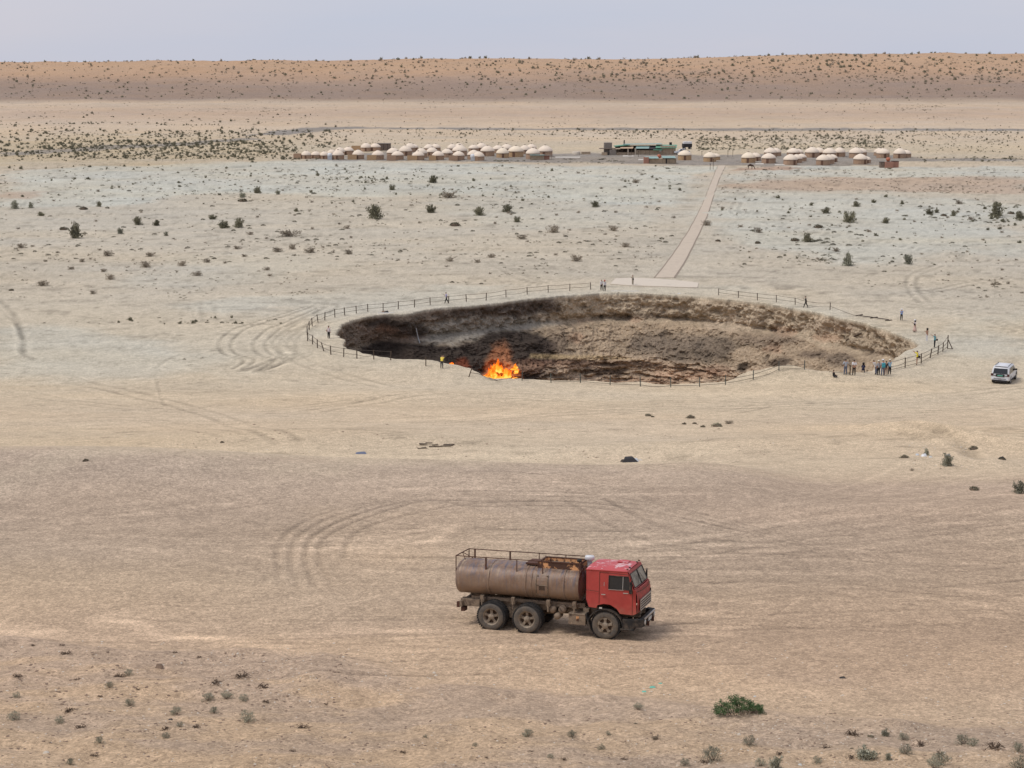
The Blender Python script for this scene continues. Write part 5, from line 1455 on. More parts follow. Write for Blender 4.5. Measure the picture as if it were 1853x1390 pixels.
def sheet(u0, u1, vf, vb, m, y0=-.2, y1=6, nm='roof'):
    b = MB(); a0, a1 = X(u0), X(u1)
    vs = [(a0, y0, Z(vf)), (a1, y0, Z(vf)), (a1 + .8, y1, Z(vb)), (a0 + .8, y1, Z(vb))]
    b.add(vs + [(x, y, z - .10) for x, y, z in vs], [(0, 1, 2, 3), (7, 6, 5, 4), (0, 1, 5, 4), (1, 2, 6, 5), (2, 3, 7, 6), (3, 0, 4, 7)])
    return b.build(nm, m, sh)
sheet(1122, 1145, 268.6, 265.2, M_tarp, nm='awning'); sheet(1113, 1122, 269.8, 267.6, M_shed, nm='awning'); sheet(1150, 1174, 268.8, 264.8, M_teal)
sheet(1186, 1224, 268.0, 263.4, M_green, .2); sheet(1173, 1186, 270, 264.6, M_shade, .2, nm='awning'); sheet(1181, 1198, 271.5, 269.6, M_green, -.6, 2)
MB().tube((X(1132), 8, 2), (X(1132), 8, Z(255.5)), .28, 8).build('chimney', M_darkwall, sh)
MB().box((X(1216), 6, Z(261.5)), (.9, .9, 1.0)).build('chimney', M_shade, sh)
MB().box((X(1195), .85, 1.55), (.7, .06, .5)).build('sign_board', M_white, sh)
# small shed row in front
p, s = place(1165, 296)
s2 = empty('small_shed', p, 0, 'low shed row with pale teal roof in front of the long building', 'building')
X2 = lambda u: (u - 1165) * s
MB().box(((X2(1175) + X2(1224)) / 2, 2, .8), (X2(1224) - X2(1175), 3, 1.6)).build('wall', M_shed, s2)
MB().box((X2(1206), .47, .75), (.45, .06, 1.5)).build('door', M_shade, s2)
MB().box((X2(1169.5), .6, 1.0), (X2(1174) - X2(1165), 1.8, 2.2)).build('side_room', M_redbox, s2)
for (u0, u1, z) in ((1168, 1192, 2.0), (1199, 1223, 2.15)):
    b = MB(); b.box(((X2(u0) + X2(u1)) / 2, 1.9, z - .08), (X2(u1) - X2(u0), 4.2, .10), Matrix.Rotation(.10, 3, 'X')).build('roof', M_teal, s2)
for u in (1175, 1199, 1211, 1223): MB().box((X2(u), -.1, .85), (.10, .10, 1.7)).build('post', M_darkwall, s2)
p, s = place(1192.5, 293)
o = empty('round_tank', p, 0, 'rust orange round tank above the small shed row roof', 'tank', 'rust orange round tanks')
MB().box((0, 0, .6), (1.0, 1.0, 1.3)).build('stand', M_darkwall, o); MB().lathe([(0, 1.15), (.55, 1.3), (.78, 1.75), (.78, 2.0), (.55, 2.5), (0, 2.65)], n=16).build('tank_shell', M_redtank, o)
p, s = place(1609, 304)
o = empty('wash_house', p, 0, 'small reddish block building at the right end of the yurt camp', 'building')
MB().box((0, 1, .95), (2.6, 2.4, 1.9)).build('wall', M_redbox, o); MB().box((-1.9, 1.8, .9), (1.6, 2.0, 1.8)).build('wall', M_darkwall, o); MB().box((2.3, 2.4, 1.0), (2.2, 2.0, 2.0)).build('wall', M_redbox, o); MB().box((-1.9, 1.8, 1.85), (1.8, 2.2, .08)).build('roof', M_shade, o)
MB().box((2.3, 2.4, 2.06), (2.4, 2.2, .10)).build('roof', M_shade, o)
o = empty('round_tank', p + Vector((-.2, 1.0, 1.9)), 0, 'rust orange round tank on the roof of the reddish block building', 'tank', 'rust orange round tanks')
MB().box((0, 0, .15), (.9, .9, .3)).build('stand', M_darkwall, o); MB().lathe([(0, .25), (.5, .35), (.72, .75), (.72, .95), (.5, 1.4), (0, 1.5)], n=16).build('tank_shell', M_redtank, o)
p, s = place(694, 272.5)
o = empty('container_cabin', p, 0, 'grey brown flat roofed cabin behind the back left yurts', 'cabin')
MB().box((0, 2, 1.3), (5.4, 3, 2.7)).build('wall', M_darkwall, o); MB().box((0, 2, 2.7), (5.7, 3.3, .12)).build('roof', M_thatch, o)
for x in (-1.6, 0, 1.6): MB().box((x, .47, 1.3), (.12, .08, 2.5)).build('wall_batten', M_shade, o)
p, s = place(1003, 285); 
p, s = place(972, 289.5)
o = empty('open_kitchen', p, 0, 'low tan hut with flat canopies in front of the last left yurts', 'hut')
MB().box((0, 0.6, .8), (4.6, 1.5, 1.6)).build('wall', M_shed, o); MB().box((3.4, 1.0, .7), (2.0, 1.4, 1.4)).build('wall', M_redbox, o); MB().box((0, .5, 1.7), (5.2, 2.6, .12)).build('roof', M_teal, o); MB().box((3.9, .7, 1.62), (3.0, 2.0, .10)).build('roof', M_thatch, o)
for x in (-2.4, 2.4, 5.1): MB().box((x, -.6, .8), (.1, .1, 1.65)).build('post', M_darkwall, o)
p, s = place(1043, 279.5)
o = empty('round_cistern', p, 0, 'low pale round cistern left of the long shed', 'cistern'); MB().lathe([(1.5, 0), (1.5, 1.1), (1.35, 1.15), (1.3, .95), (0, .9)], n=20).build('shell', M_pad, o); MB().box((3.6, 0, .5), (3.4, 1.2, 1.0)).build('trough', M_shed, o)
for (u, v, hh, tx) in ((1290.5, 307, 3.2, 'beside the far end of the footpath, right one'), (1285, 308, 1.9, 'beside the far end of the footpath, shorter left one'), (1317, 284, 2.2, 'behind the gravel yard, left of a pair'), (1326, 284, 2.4, 'behind the gravel yard, right of a pair'), (1270, 282, 1.6, 'standing alone right of the pickup'), (1155, 284, 2.0, 'in front of the long shed')):
    p, s = place(u, v); o = empty('thin_pole', p, 0, 'thin dark pole ' + tx, 'pole', 'thin poles about the camp')
    MB().tube((0, 0, -.1), (0, 0, hh), .07, 6).build('shaft', M_wood, o); MB().box((0, 0, hh), (.28, .2, .22)).build('lamp_head', M_shade, o)
pv = mat('pale_paving', (0.60, 0.56, 0.50), 0.9, var=0.05)
for pts in ([(1005, 284), (1050, 284)], [(1127, 281.8), (1146, 281.8)], [(1367, 296), (1382, 296)], [(1402, 297.6), (1420, 297.6)], [(1155, 288.6), (1164, 288.6)]):
    (u0, v0), (u1, v1) = pts; A_ = [G([u0 + (u1 - u0) * t], [v0])[0][:2] for t in np.linspace(0, 1, 4)]; B_ = [G([u0 + (u1 - u0) * t], [v0 + 1.3])[0][:2] for t in np.linspace(0, 1, 4)]
    ribbon('paving', A_, B_, pv, .06, kind='structure')

# ================================================================== VEHICLES (far)
def loft(sections, m, name, parent, smooth=False, bevel=0):
    """sections: list of (x, [(y,z)...]) same count"""
    b = MB(); n = len(sections[0][1]); vs = []
    for x, pr in sections: vs += [(x, y, z) for y, z in pr]
    fs = [(i * n + j, i * n + (j + 1) % n, (i + 1) * n + (j + 1) % n, (i + 1) * n + j) for i in range(len(sections) - 1) for j in range(n)]
    fs += [tuple(range(n))[::-1], tuple(range((len(sections) - 1) * n, len(sections) * n))]
    return b.add(vs, fs, smooth).build(name, m, parent, bevel=bevel)
def car_wheel(parent, x, y, s, R=.37, w=.24, n=22):
    e = bpy.data.objects.new('wheel', None); COL.objects.link(e); e.parent = parent; e.location = (x, y, R)
    M = Matrix.Rotation(math.pi / 2 * (1 if s < 0 else -1), 4, 'X'); h = w / 2
    MB().lathe([(.24, -h), (R - .03, -h), (R, -h + .04), (R, h - .04), (R - .03, h), (.24, h)], M, n).build('tyre', M_tyre, e)
    r = MB().lathe([(.24, h - .01), (.2, h - .05), (.06, h - .04), (0, h - .03)], M, n)
    for k in range(5):
        a = 2 * math.pi * k / 5; r.box(M @ Vector((.13 * math.cos(a), .13 * math.sin(a), h - .035)), (.2, .05, .03), M.to_3x3() @ Matrix.Rotation(a, 3, 'Z'))
    r.build('rim', M_chrome, e)
M_green_plate = mat('green_plate', (0.12, 0.42, 0.32), 0.5, var=0.05)
M_taillamp = mat('dark_red_lamp', (0.06, 0.012, 0.012), 0.3, spec=.6)
def build_suv():
    p = G1(1817, 689)
    yaw = math.radians(62)                                   # nose away from the viewer, to the right
    o = empty('parked_suv', p, yaw, 'dusty white off-road car parked on the flat right of the crater, seen from behind', 'car')
    Wd = .92
    def pr(w, z0, z1, top=None):
        return [(-w, z0), (-w * 1.0, (z0 + z1) / 2), (-w * .97, z1), (w * .97, z1), (w, (z0 + z1) / 2), (w, z0)]
    low = [(-2.32, pr(.84, .48, .92)), (-2.28, pr(.90, .42, 1.02)), (-1.6, pr(Wd, .40, 1.06)), (-.3, pr(Wd, .40, 1.06)), (1.0, pr(Wd, .40, 1.05)), (1.6, pr(.90, .42, .98)), (2.2, pr(.86, .45, .88)), (2.38, pr(.76, .5, .78))]
    loft(low, M_white, 'body', o, True, .02)
    cab = [(-2.26, [(-.88, 1.02), (-.86, 1.10), (-.86, 1.12), (.86, 1.12), (.86, 1.10), (.88, 1.02)]), (-2.05, [(-.88, 1.03), (-.83, 1.5), (-.76, 1.72), (.76, 1.72), (.83, 1.5), (.88, 1.03)]), (-1.7, [(-.9, 1.05), (-.82, 1.55), (-.74, 1.80), (.74, 1.80), (.82, 1.55), (.9, 1.05)]),
           (-.2, [(-.9, 1.05), (-.82, 1.55), (-.74, 1.83), (.74, 1.83), (.82, 1.55), (.9, 1.05)]), (.35, [(-.9, 1.05), (-.82, 1.55), (-.72, 1.79), (.72, 1.79), (.82, 1.55), (.9, 1.05)]), (.75, [(-.9, 1.05), (-.86, 1.4), (-.80, 1.50), (.80, 1.50), (.86, 1.4), (.9, 1.05)]), (1.15, [(-.88, 1.0), (-.86, 1.08), (-.84, 1.10), (.84, 1.10), (.86, 1.08), (.88, 1.0)])]
    loft(cab, M_white, 'cabin', o, True)
    # glass, a touch proud of the cabin
    MB().add([(-2.275, -.72, 1.10), (-2.275, .72, 1.10), (-2.09, .66, 1.62), (-2.09, -.66, 1.62)], [(0, 1, 2, 3)]).build('rear_window', M_glassd, o)
    for s in (-1, 1):
        for (x0, x1, x2, x3) in ((-1.95, -1.30, -1.30, -1.78), (-1.24, -.38, -.38, -1.24), (-.32, .72, .30, -.32)):
            MB().add([(x0, s * .905, 1.12), (x1, s * .905, 1.12), (x2, s * .80, 1.66), (x3, s * .80, 1.66)], [(0, 1, 2, 3)]).build('side_window', M_glassd, o)
        MB().tube((-1.7, s * .66, 1.86), (.1, s * .66, 1.87), .022, 6).box((-1.6, s * .66, 1.83), (.1, .04, .06)).box((0, s * .66, 1.84), (.1, .04, .06)).build('roof_rail', M_shade, o)
        MB().box((.62, s * 1.02, 1.18), (.10, .22, .17)).build('mirror', M_shade, o, bevel=.02)
        MB().box((-2.30, s * .80, .98), (.09, .24, .24)).build('tail_lamp', M_taillamp, o, bevel=.02)
        MB().box((-2.32, s * .55, .93), (.04, .34, .07)).build('tail_trim', M_shade, o)
        MB().box((-.2, s * .935, .42), (2.4, .06, .10)).build('sill', M_shade, o)
        for x in (-1.42, 1.42):
            car_wheel(o, x, s * .80, s)
            MB().lathe([(.40, -.02), (.45, -.0), (.45, .02)], Matrix.Translation((x, s * .915, .40)) @ Matrix.Rotation(-math.pi / 2, 4, 'X'), 18, a0=math.pi, a1=2 * math.pi).build('wheel_arch', M_shade, o)
    MB().box((-2.335, 0, .93), (.04, .86, .26)).build('tailgate_panel', M_shade, o, bevel=.01)
    MB().box((-2.362, 0, .93), (.012, .52, .11)).build('number_plate', M_green_plate, o)
    MB().box((-2.34, 0, .56), (.10, 1.7, .20)).build('bumper', M_white, o, bevel=.03)
    MB().box((-2.40, 0, .62), (.02, 1.2, .05)).build('bumper_trim', M_shade, o); MB().box((-2.40, 0, .60), (.025, .36, .06)).build('fog_lamp', M_taillamp, o)
    MB().box((-1.0, 0, .40), (2.9, 1.4, .16)).build('underbody', M_shade, o)
    MB().box((-1.9, 0, 1.845), (.3, 1.3, .03)).build('roof_spoiler', M_white, o)
    return o
build_suv()
def build_pickup():
    p, s = place(1234.5, 280)
    o = empty('pickup_truck', p + Vector((0, 1, 0)), math.pi, 'white double cab pickup parked at the right end of the long shed', 'pickup'); o.scale = (1.15, 1.2, 1.28)
    loft([(-2.6, [(-.85, .55), (-.85, 1.05), (.85, 1.05), (.85, .55)]), (1.2, [(-.88, .5), (-.88, 1.05), (.88, 1.05), (.88, .5)]), (2.6, [(-.85, .5), (-.80, .95), (.80, .95), (.85, .5)])], M_white, 'body', o)
    loft([(-1.0, [(-.85, 1.05), (-.72, 1.62), (.72, 1.62), (.85, 1.05)]), (.5, [(-.85, 1.05), (-.72, 1.66), (.72, 1.66), (.85, 1.05)]), (1.3, [(-.85, 1.05), (-.80, 1.08), (.80, 1.08), (.85, 1.05)])], M_white, 'cabin', o)
    for s_ in (-1, 1):
        MB().add([(-.9, s_ * .86, 1.12), (-.1, s_ * .86, 1.12), (-.1, s_ * .76, 1.55), (-.85, s_ * .76, 1.55)], [(0, 1, 2, 3)]).build('side_window', M_glassd, o)
        MB().add([(0, s_ * .86, 1.12), (1.0, s_ * .86, 1.12), (.5, s_ * .76, 1.58), (0, s_ * .76, 1.58)], [(0, 1, 2, 3)]).build('side_window', M_glassd, o)
        for x in (-1.6, 1.6): car_wheel(o, x, s_ * .76, s_, n=12)
    MB().box((-1.8, 0, 1.07), (1.4, 1.5, .03)).build('load_bed', M_shade, o)
    MB().box((2.63, 0, .7), (.05, 1.3, .3)).build('grille', M_shade, o)
build_pickup()
def build_lorry():
    p, s = place(1243, 270)
    o = empty('parked_lorry', p, 0.2, 'dark lorry with white cab roof standing behind the white pickup', 'lorry')
    MB().box((0, 0, 1.5), (3.6, 2.2, 1.4)).build('body', M_shade, o, bevel=.05)
    MB().box((.1, 0, 2.55), (3.3, 2.1, .9)).build('load_box', M_white, o, bevel=.05)
    MB().add([(1.82, -1.0, 1.5), (1.82, 1.0, 1.5), (1.82, .95, 2.1), (1.82, -.95, 2.1)], [(0, 1, 2, 3)]).build('windscreen', M_glassd, o)
    for s_ in (-1, 1):
        for x in (-1.2, 1.2): car_wheel(o, x, s_ * .95, s_, .45, n=12)
build_lorry()
def build_bike():
    p, s = place(1212, 280)
    o = empty('parked_motorbike', p, 0.1, 'small dark motorbike leaning by the end of the long shed', 'motorbike')
    for x in (-.65, .65):
        MB().lathe([(.24, -.05), (.31, -.05), (.33, 0), (.31, .05), (.24, .05)], Matrix.Translation((x, 0, .33)) @ RX, 14).build('wheel', M_tyre, o)
    MB().path([(-.65, 0, .33), (-.2, 0, .75), (.4, 0, .8), (.65, 0, .33)], .05, 6).box((0, 0, .45), (.4, .3, .35)).build('frame', M_shade, o)
    MB().box((-.2, 0, .85), (.7, .25, .12)).build('seat', M_black, o); MB().tube((.45, -.3, 1.05), (.45, .3, 1.05), .03, 5).build('handlebar', M_shade, o)
build_bike()

# ================================================================== PEOPLE
def flat(name, c, r=.85): return mat(name, c, r, var=.08, scale=6)
SKIN = flat('skin', (0.38, 0.22, 0.15), .6); HAIR = flat('dark_hair', (0.012, 0.010, 0.009), .6); SHOE = flat('dark_shoes', (0.02, 0.02, 0.02), .6); SHOEW = flat('pale_shoes', (0.6, 0.6, 0.6))
CLOTH = dict(white=(0.66, 0.65, 0.66), lavender=(0.42, 0.40, 0.58), yellow=(0.80, 0.62, 0.10), brightyellow=(0.85, 0.72, 0.05), black=(0.018, 0.018, 0.02), navy=(0.025, 0.03, 0.07), khaki=(0.33, 0.29, 0.23), blue=(0.22, 0.34, 0.62),
             pink=(0.58, 0.42, 0.36), brown=(0.33, 0.20, 0.14), teal=(0.06, 0.30, 0.36), grey=(0.36, 0.38, 0.42), jeans=(0.12, 0.14, 0.20), skyblue=(0.30, 0.48, 0.60), charcoal=(0.05, 0.05, 0.055), pinkwhite=(0.60, 0.52, 0.52), red=(0.45, 0.05, 0.05), cream=(0.62, 0.56, 0.45))
CM = {}
def cloth(c):
    if c not in CM: CM[c] = flat(c + '_cloth', CLOTH[c])
    return CM[c]
def person(u, v, hpx, face, label, top, legs, pose='stand', arms='down', short=False, skirt=None, hair='short', hat=None, shoe=SHOE, seat_back=0, group=None, lift=0.0):
    """face: heading in degrees, 0 = towards the camera's right, 90 = away from the camera"""
    p = G1(u, v); s = float(scale_at(np.array(p)))
    H = hpx * s / .985
    if pose in ('sit', 'kneel'): H = hpx * s / (.56 if pose == 'sit' else .74)
    H = min(max(H, 1.5), 1.86)
    o = empty('person', p + Vector((0, 0, lift)), math.radians(face), label, 'person', group)
    k = H / 1.75
    hip = {'stand': .92, 'walk': .90, 'sit': .16, 'kneel': .42, 'lean': .84}[pose]
    vx = []; ed = []; rad = []; tag = []
    def a(pt, r, par, t):
        vx.append(Vector(pt)); rad.append(r); tag.append(t)
        if par is not None: ed.append((par, len(vx) - 1))
        return len(vx) - 1
    lean = {'lean': .22, 'kneel': .10, 'walk': .04}.get(pose, 0.0)
    pel = a((0, 0, hip), .135, None, 'legs')
    wa = a((lean * .3, 0, hip + .16), .125, pel, 'top'); ch = a((lean * .8, 0, hip + .37), .150, wa, 'top'); nk = a((lean * 1.1 + .0, 0, hip + .53), .060, ch, 'skin')
    hd0 = a((lean * 1.2 + .015, 0, hip + .60), .075, nk, 'skin'); hd1 = a((lean * 1.3 + .02, 0, hip + .69), .100, hd0, 'skin'); hd2 = a((lean * 1.3 + .0, 0, hip + .77), .085, hd1, 'hair')
    for sd_ in (-1, 1):
        y = sd_ * .095
        if pose in ('stand', 'lean'):
            pts = [(0, y, hip - .08, .105), (.01, y * 1.15, hip * .52, .082 if not short else .07), (0, y * 1.25, .10, .060 if not short else .045), (.10, y * 1.3, .035, .036)]
        elif pose == 'walk':
            q = sd_ * .24
            pts = [(0, y, hip - .08, .105), (q * .6 + .03, y, hip * .52, .082), (q * 1.1 - (.05 if sd_ < 0 else 0), y, .11, .058), (q * 1.1 + .10, y, .04, .036)]
        elif pose == 'sit':
            pts = [(.06, y * 1.2, .14, .10), (.42, y * 2.6, .22, .07), (.36, -y * .5, .08, .05), (.46, -y * .9, .06, .038)]
        else:
            pts = [(.05, y * 1.1, hip - .06, .10), (.34, y * 1.4, .40 if sd_ > 0 else .12, .07), (.28 if sd_ > 0 else -.02, y * 1.4, .10, .05), (.38 if sd_ > 0 else -.12, y * 1.4, .05, .038)]
        pr = pel
        for i, (x, yy, z, r) in enumerate(pts):
            t = 'legs' if i < (1 if short else 2) else ('skin' if short and i < 3 else ('legs' if i == 2 else 'shoe'))
            pr = a((x, yy, z), r, pr, t)
        # arms
        S0 = (lean * .95, sd_ * .17, hip + .46)
        mode = arms if isinstance(arms, str) else arms[0 if sd_ < 0 else 1]
        zz = hip
        A_ = {'down': [(.02, sd_ * .23, zz + .20), (.06, sd_ * .23, zz - .03)], 'swing': [(.02 - sd_ * .12, sd_ * .22, zz + .22), (.06 - sd_ * .24, sd_ * .21, zz + .02)],
              'phone': [(.10, sd_ * .20, zz + .24), (.32, sd_ * .07, zz + .38)], 'face': [(.20, sd_ * .19, zz + .40), (.30, sd_ * .06, zz + .58)],
              'point': [(.28, sd_ * .20, zz + .48), (.54, sd_ * .18, zz + .54)], 'up': [(.24, sd_ * .19, zz + .54), (.42, sd_ * .12, zz + .66)],
              'hip': [(-.06, sd_ * .34, zz + .22), (.08, sd_ * .20, zz + .08)], 'back': [(-.10, sd_ * .25, zz + .22), (-.17, sd_ * .06, zz + .06)], 'lap': [(.12, sd_ * .22, zz + .22), (.32, sd_ * .10, zz + .14)]}[mode]
        sh_ = a(S0, .062, ch, 'top'); el = a((A_[0][0] + lean, A_[0][1], A_[0][2]), .046, sh_, 'top'); wr = a((A_[1][0] + lean, A_[1][1], A_[1][2]), .032, el, 'skin' if len(label) % 2 else 'top')
        d_ = (vx[wr] - vx[el]).normalized(); pm = a(vx[wr] + d_ * .07, .036, wr, 'skin')
    me = bpy.data.meshes.new('person_body'); me.from_pydata([tuple(q * k) for q in vx], ed, []); me.update()
    tmp = bpy.data.objects.new('tmp', me); COL.objects.link(tmp)
    sk = tmp.modifiers.new('skin', 'SKIN'); sk.use_smooth_shade = True
    for i, r in enumerate(rad):
        sv = me.skin_vertices[0].data[i]; sv.radius = (r * k, r * k * (1.15 if tag[i] == 'top' and r > .1 else 1)); sv.use_root = (i == 0)
    tmp.modifiers.new('sub', 'SUBSURF').levels = 1
    dg = bpy.context.evaluated_depsgraph_get(); bm_ = bpy.data.meshes.new_from_object(tmp.evaluated_get(dg)); bpy.data.objects.remove(tmp)
    bm_.materials.clear(); ms = {'top': cloth(top), 'legs': cloth(legs), 'skin': SKIN, 'hair': HAIR if hair != 'none' else SKIN, 'shoe': shoe}
    keys = list(ms); [bm_.materials.append(ms[q]) for q in keys]
    segs = [(vx[i] * k, vx[j] * k, tag[j] if tag[i] != 'hair' else 'hair') for i, j in ed]
    for f in bm_.polygons:
        c = f.center; best = None; bd = 9
        for A0, B0, t in segs:
            ab = B0 - A0; tt = max(0, min(1, (c - A0).dot(ab) / max(ab.length_squared, 1e-6))); dd = (c - A0 - ab * tt).length
            if dd < bd: bd = dd; best = t
        if best == 'hair' or (best == 'skin' and c.z > (hip + .66) * k and (c.x < lean * k + .0)): best = 'hair'
        f.material_index = keys.index(best)
    bm_.name = 'person_body'
    body = link('body', bm_, o)
    # fingers, nose, eyes
    fg = MB()
    for wr_i, pm_i in [(i, i + 1) for i in range(len(tag) - 1) if rad[i] == .032]:
        w0, w1 = vx[wr_i] * k, vx[pm_i] * k; d_ = (w1 - w0).normalized(); sx = d_.cross(Vector((0, 0, 1)));
        sx = sx.normalized() if sx.length > .1 else Vector((1, 0, 0)); nn = sx.cross(d_)
        for q, ln in zip((-1.5, -.5, .5, 1.5), (.06, .075, .07, .05)):
            b0 = w1 + sx * q * .017; m0 = b0 + d_ * ln * .6; fg.tube(b0, m0, .009, 5).tube(m0, m0 + (d_ * .7 + nn * .5) * ln * .6, .008, 5)
        fg.tube(w1 - d_ * .03 + sx * .03, w1 + d_ * .02 + sx * .06, .010, 5)
    fg.build('fingers', SKIN, body)
    hc = vx[hd1] * k
    MB().prism([(.09, .0), (.125, -.025), (.09, -.03)], -.013, .013, axis='y').build('nose', SKIN, body).location = hc
    for sd_ in (-1, 1):
        MB().lathe([(0, -.008), (.010, 0), (0, .008)], n=6).build('eye', HAIR, body).location = hc + Vector((.092, sd_ * .035, .015))
        MB().box((0, 0, 0), (.03, .015, .05)).build('ear', SKIN, body).location = hc + Vector((0, sd_ * .10, 0))
    MB().box((0, 0, 0), (.006, .045, .010)).build('mouth', cloth('red'), body).location = hc + Vector((.092, 0, -.045))
    if hair == 'long':
        MB().lathe([(.02, -.28), (.09, -.22), (.115, -.05), (.12, .04), (.09, .11), (0, .13)], Matrix.Translation(hc + Vector((-.035, 0, 0))), 12).build('long_hair', HAIR, o)
    elif hair == 'bun':
        MB().lathe([(0, -.06), (.06, -.02), (.06, .03), (0, .07)], Matrix.Translation(hc + Vector((-.10, 0, .02))), 10).build('hair_bun', HAIR, o)
    if hat:
        MB().lathe([(.16, .045), (.165, .055), (.112, .06), (.105, .12), (.07, .145), (0, .15)], Matrix.Translation(hc + Vector((.01, 0, 0))), 14).build('hat', cloth(hat), o)
    if skirt:
        MB().lathe([(.135, hip + .06), (.17, hip - .15), (.24, .45), (.30, .14), (.27, .13), (.1, hip - .2)], Matrix.Scale(k, 4), 16).build('skirt', cloth(skirt), o)
    return o, k, hip
def bag(pp, off, size, colr, label):
    o, k, hip = pp
    M = o.matrix_basis; 
    e = empty('shoulder_bag', o.location + Matrix.Rotation(o.rotation_euler.z, 3, 'Z') @ Vector(off), o.rotation_euler.z, label, 'bag')
    MB().box((0, 0, 0), size).build('pouch', cloth(colr), e, bevel=.02)
    MB().path([Vector((0, 0, size[2] / 2)), Vector((-off[0] * .7, -off[1] * .6, .40)), Vector((-off[0] * 1.2, -off[1] * 1.6, .45))], .012, 4).build('strap', cloth(colr), e)
A = -90
q = person(595, 613, 24.5, 60, 'person in a pale pink top and black trousers standing alone inside the left fence bend', 'pinkwhite', 'black', hair='short', arms=('down', 'phone'))
bag(q, (.02, .24, .95), (.22, .12, .24), 'brown', 'dark brown shoulder bag carried by the person inside the left fence')
person(808, 549, 21, 200, 'person in a lavender shirt walking along the far left fence', 'lavender', 'black', 'walk', ('phone', 'swing'))
person(799.5, 667, 26, 75, 'person in a yellow shirt seen from behind on the near rim lifting a phone', 'yellow', 'charcoal', 'lean', 'face')
person(1088.5, 525.5, 20, -70, 'person in a white shirt and black trousers, left of the pair behind the crater', 'white', 'black', arms=('down', 'hip'))
person(1094, 527, 20, -80, 'person in a white shirt and red cap, right of the pair behind the crater', 'white', 'black', arms=('phone', 'down'), hat='red')
q = person(1145, 516.5, 19.5, 215, 'person in beige clothes looking at a phone on the concrete pad', 'khaki', 'khaki', arms='phone')
bag(q, (.10, .20, .95), (.2, .12, .2), 'black', 'black hip bag worn by the person on the concrete pad')
person(1458, 557, 22, 165, 'person all in black walking past the far right fence', 'black', 'black', 'walk', ('phone', 'swing'))
person(1631, 580, 20, -120, 'person in a blue shirt and white cap behind the right end of the crater', 'blue', 'black', arms='phone', hat='white')
q = person(1655, 601, 22.5, 190, 'person in a white sun hat and long pink dress facing the crater', 'pinkwhite', 'pink', arms=('phone', 'down'), hat='white', skirt='pink', hair='long')
bag(q, (.14, .18, .98), (.16, .1, .22), 'black', 'small black bag of the person in the pink dress')
person(1677, 617.5, 24, 195, 'person with long dark hair, brown top and white trousers at the right end', 'brown', 'white', arms=('phone', 'down'), hair='long', shoe=SHOEW)
q = person(1691, 629, 25, 175, 'person in a teal top and black trousers holding a phone out at arm length', 'teal', 'black', arms=('up', 'up'), hair='short')
bag(q, (-.22, .10, .92), (.2, .14, .2), 'black', 'black bag on the back of the person in teal')
q = person(1659, 661, 27.5, 165, 'person in a bright yellow shirt and black shorts reaching both arms forward', 'brightyellow', 'black', arms=('up', 'up'), short=True)
bag(q, (-.22, .06, .95), (.24, .16, .26), 'black', 'black bag slung behind the person in the bright yellow shirt')
person(1508, 683, 14, 10, 'person dressed in black sitting cross legged on the ground near the rim', 'black', 'charcoal', 'sit', ('lap', 'lap'))
person(1529.5, 678.5, 29.5, 100, 'person in a grey blue shirt and jeans with hands on hips seen from behind', 'grey', 'jeans', 'stand', ('hip', 'hip'))
person(1545, 679.5, 29.5, 95, 'person in a white shirt and black trousers with hands behind the back', 'white', 'black', 'stand', ('back', 'back'))
person(1562, 674.5, 19, 80, 'person in navy sitting low on the rim with dark hair', 'navy', 'navy', 'kneel', ('lap', 'lap'), hair='long')
GR = 'people crowded together at the right rim'
person(1585, 678, 29, 185, 'person in white crouching at the left of the crowd with one arm stretched out', 'white', 'jeans', 'lean', ('down', 'point'), group=GR)
person(1589.5, 679, 27, 110, 'person in a pale grey shirt and black trousers, second in the crowd', 'grey', 'black', 'stand', 'down', hair='short', hat='cream', group=GR)
q = person(1597, 680, 30, 95, 'person in a white hat with a teal backpack in the middle of the crowd', 'pinkwhite', 'jeans', 'stand', 'down', hat='white', group=GR)
e = empty('backpack', q[0].location + Vector((0, -.26, 1.15)), 0, 'teal backpack on the person in the middle of the crowd', 'backpack'); MB().box((0, 0, 0), (.36, .2, .50)).build('pack', cloth('teal'), e, bevel=.06); MB().box((0, -.12, -.08), (.28, .08, .22)).build('front_pocket', cloth('teal'), e, bevel=.03)
person(1603, 679.5, 27, 80, 'person in a dark jacket squeezed behind the teal backpack', 'charcoal', 'brown', 'stand', 'down', group=GR)
person(1609.5, 678, 28, 100, 'person in a light blue shirt and straw hat at the right of the crowd', 'skyblue', 'black', 'stand', 'phone', hat='cream', group=GR)

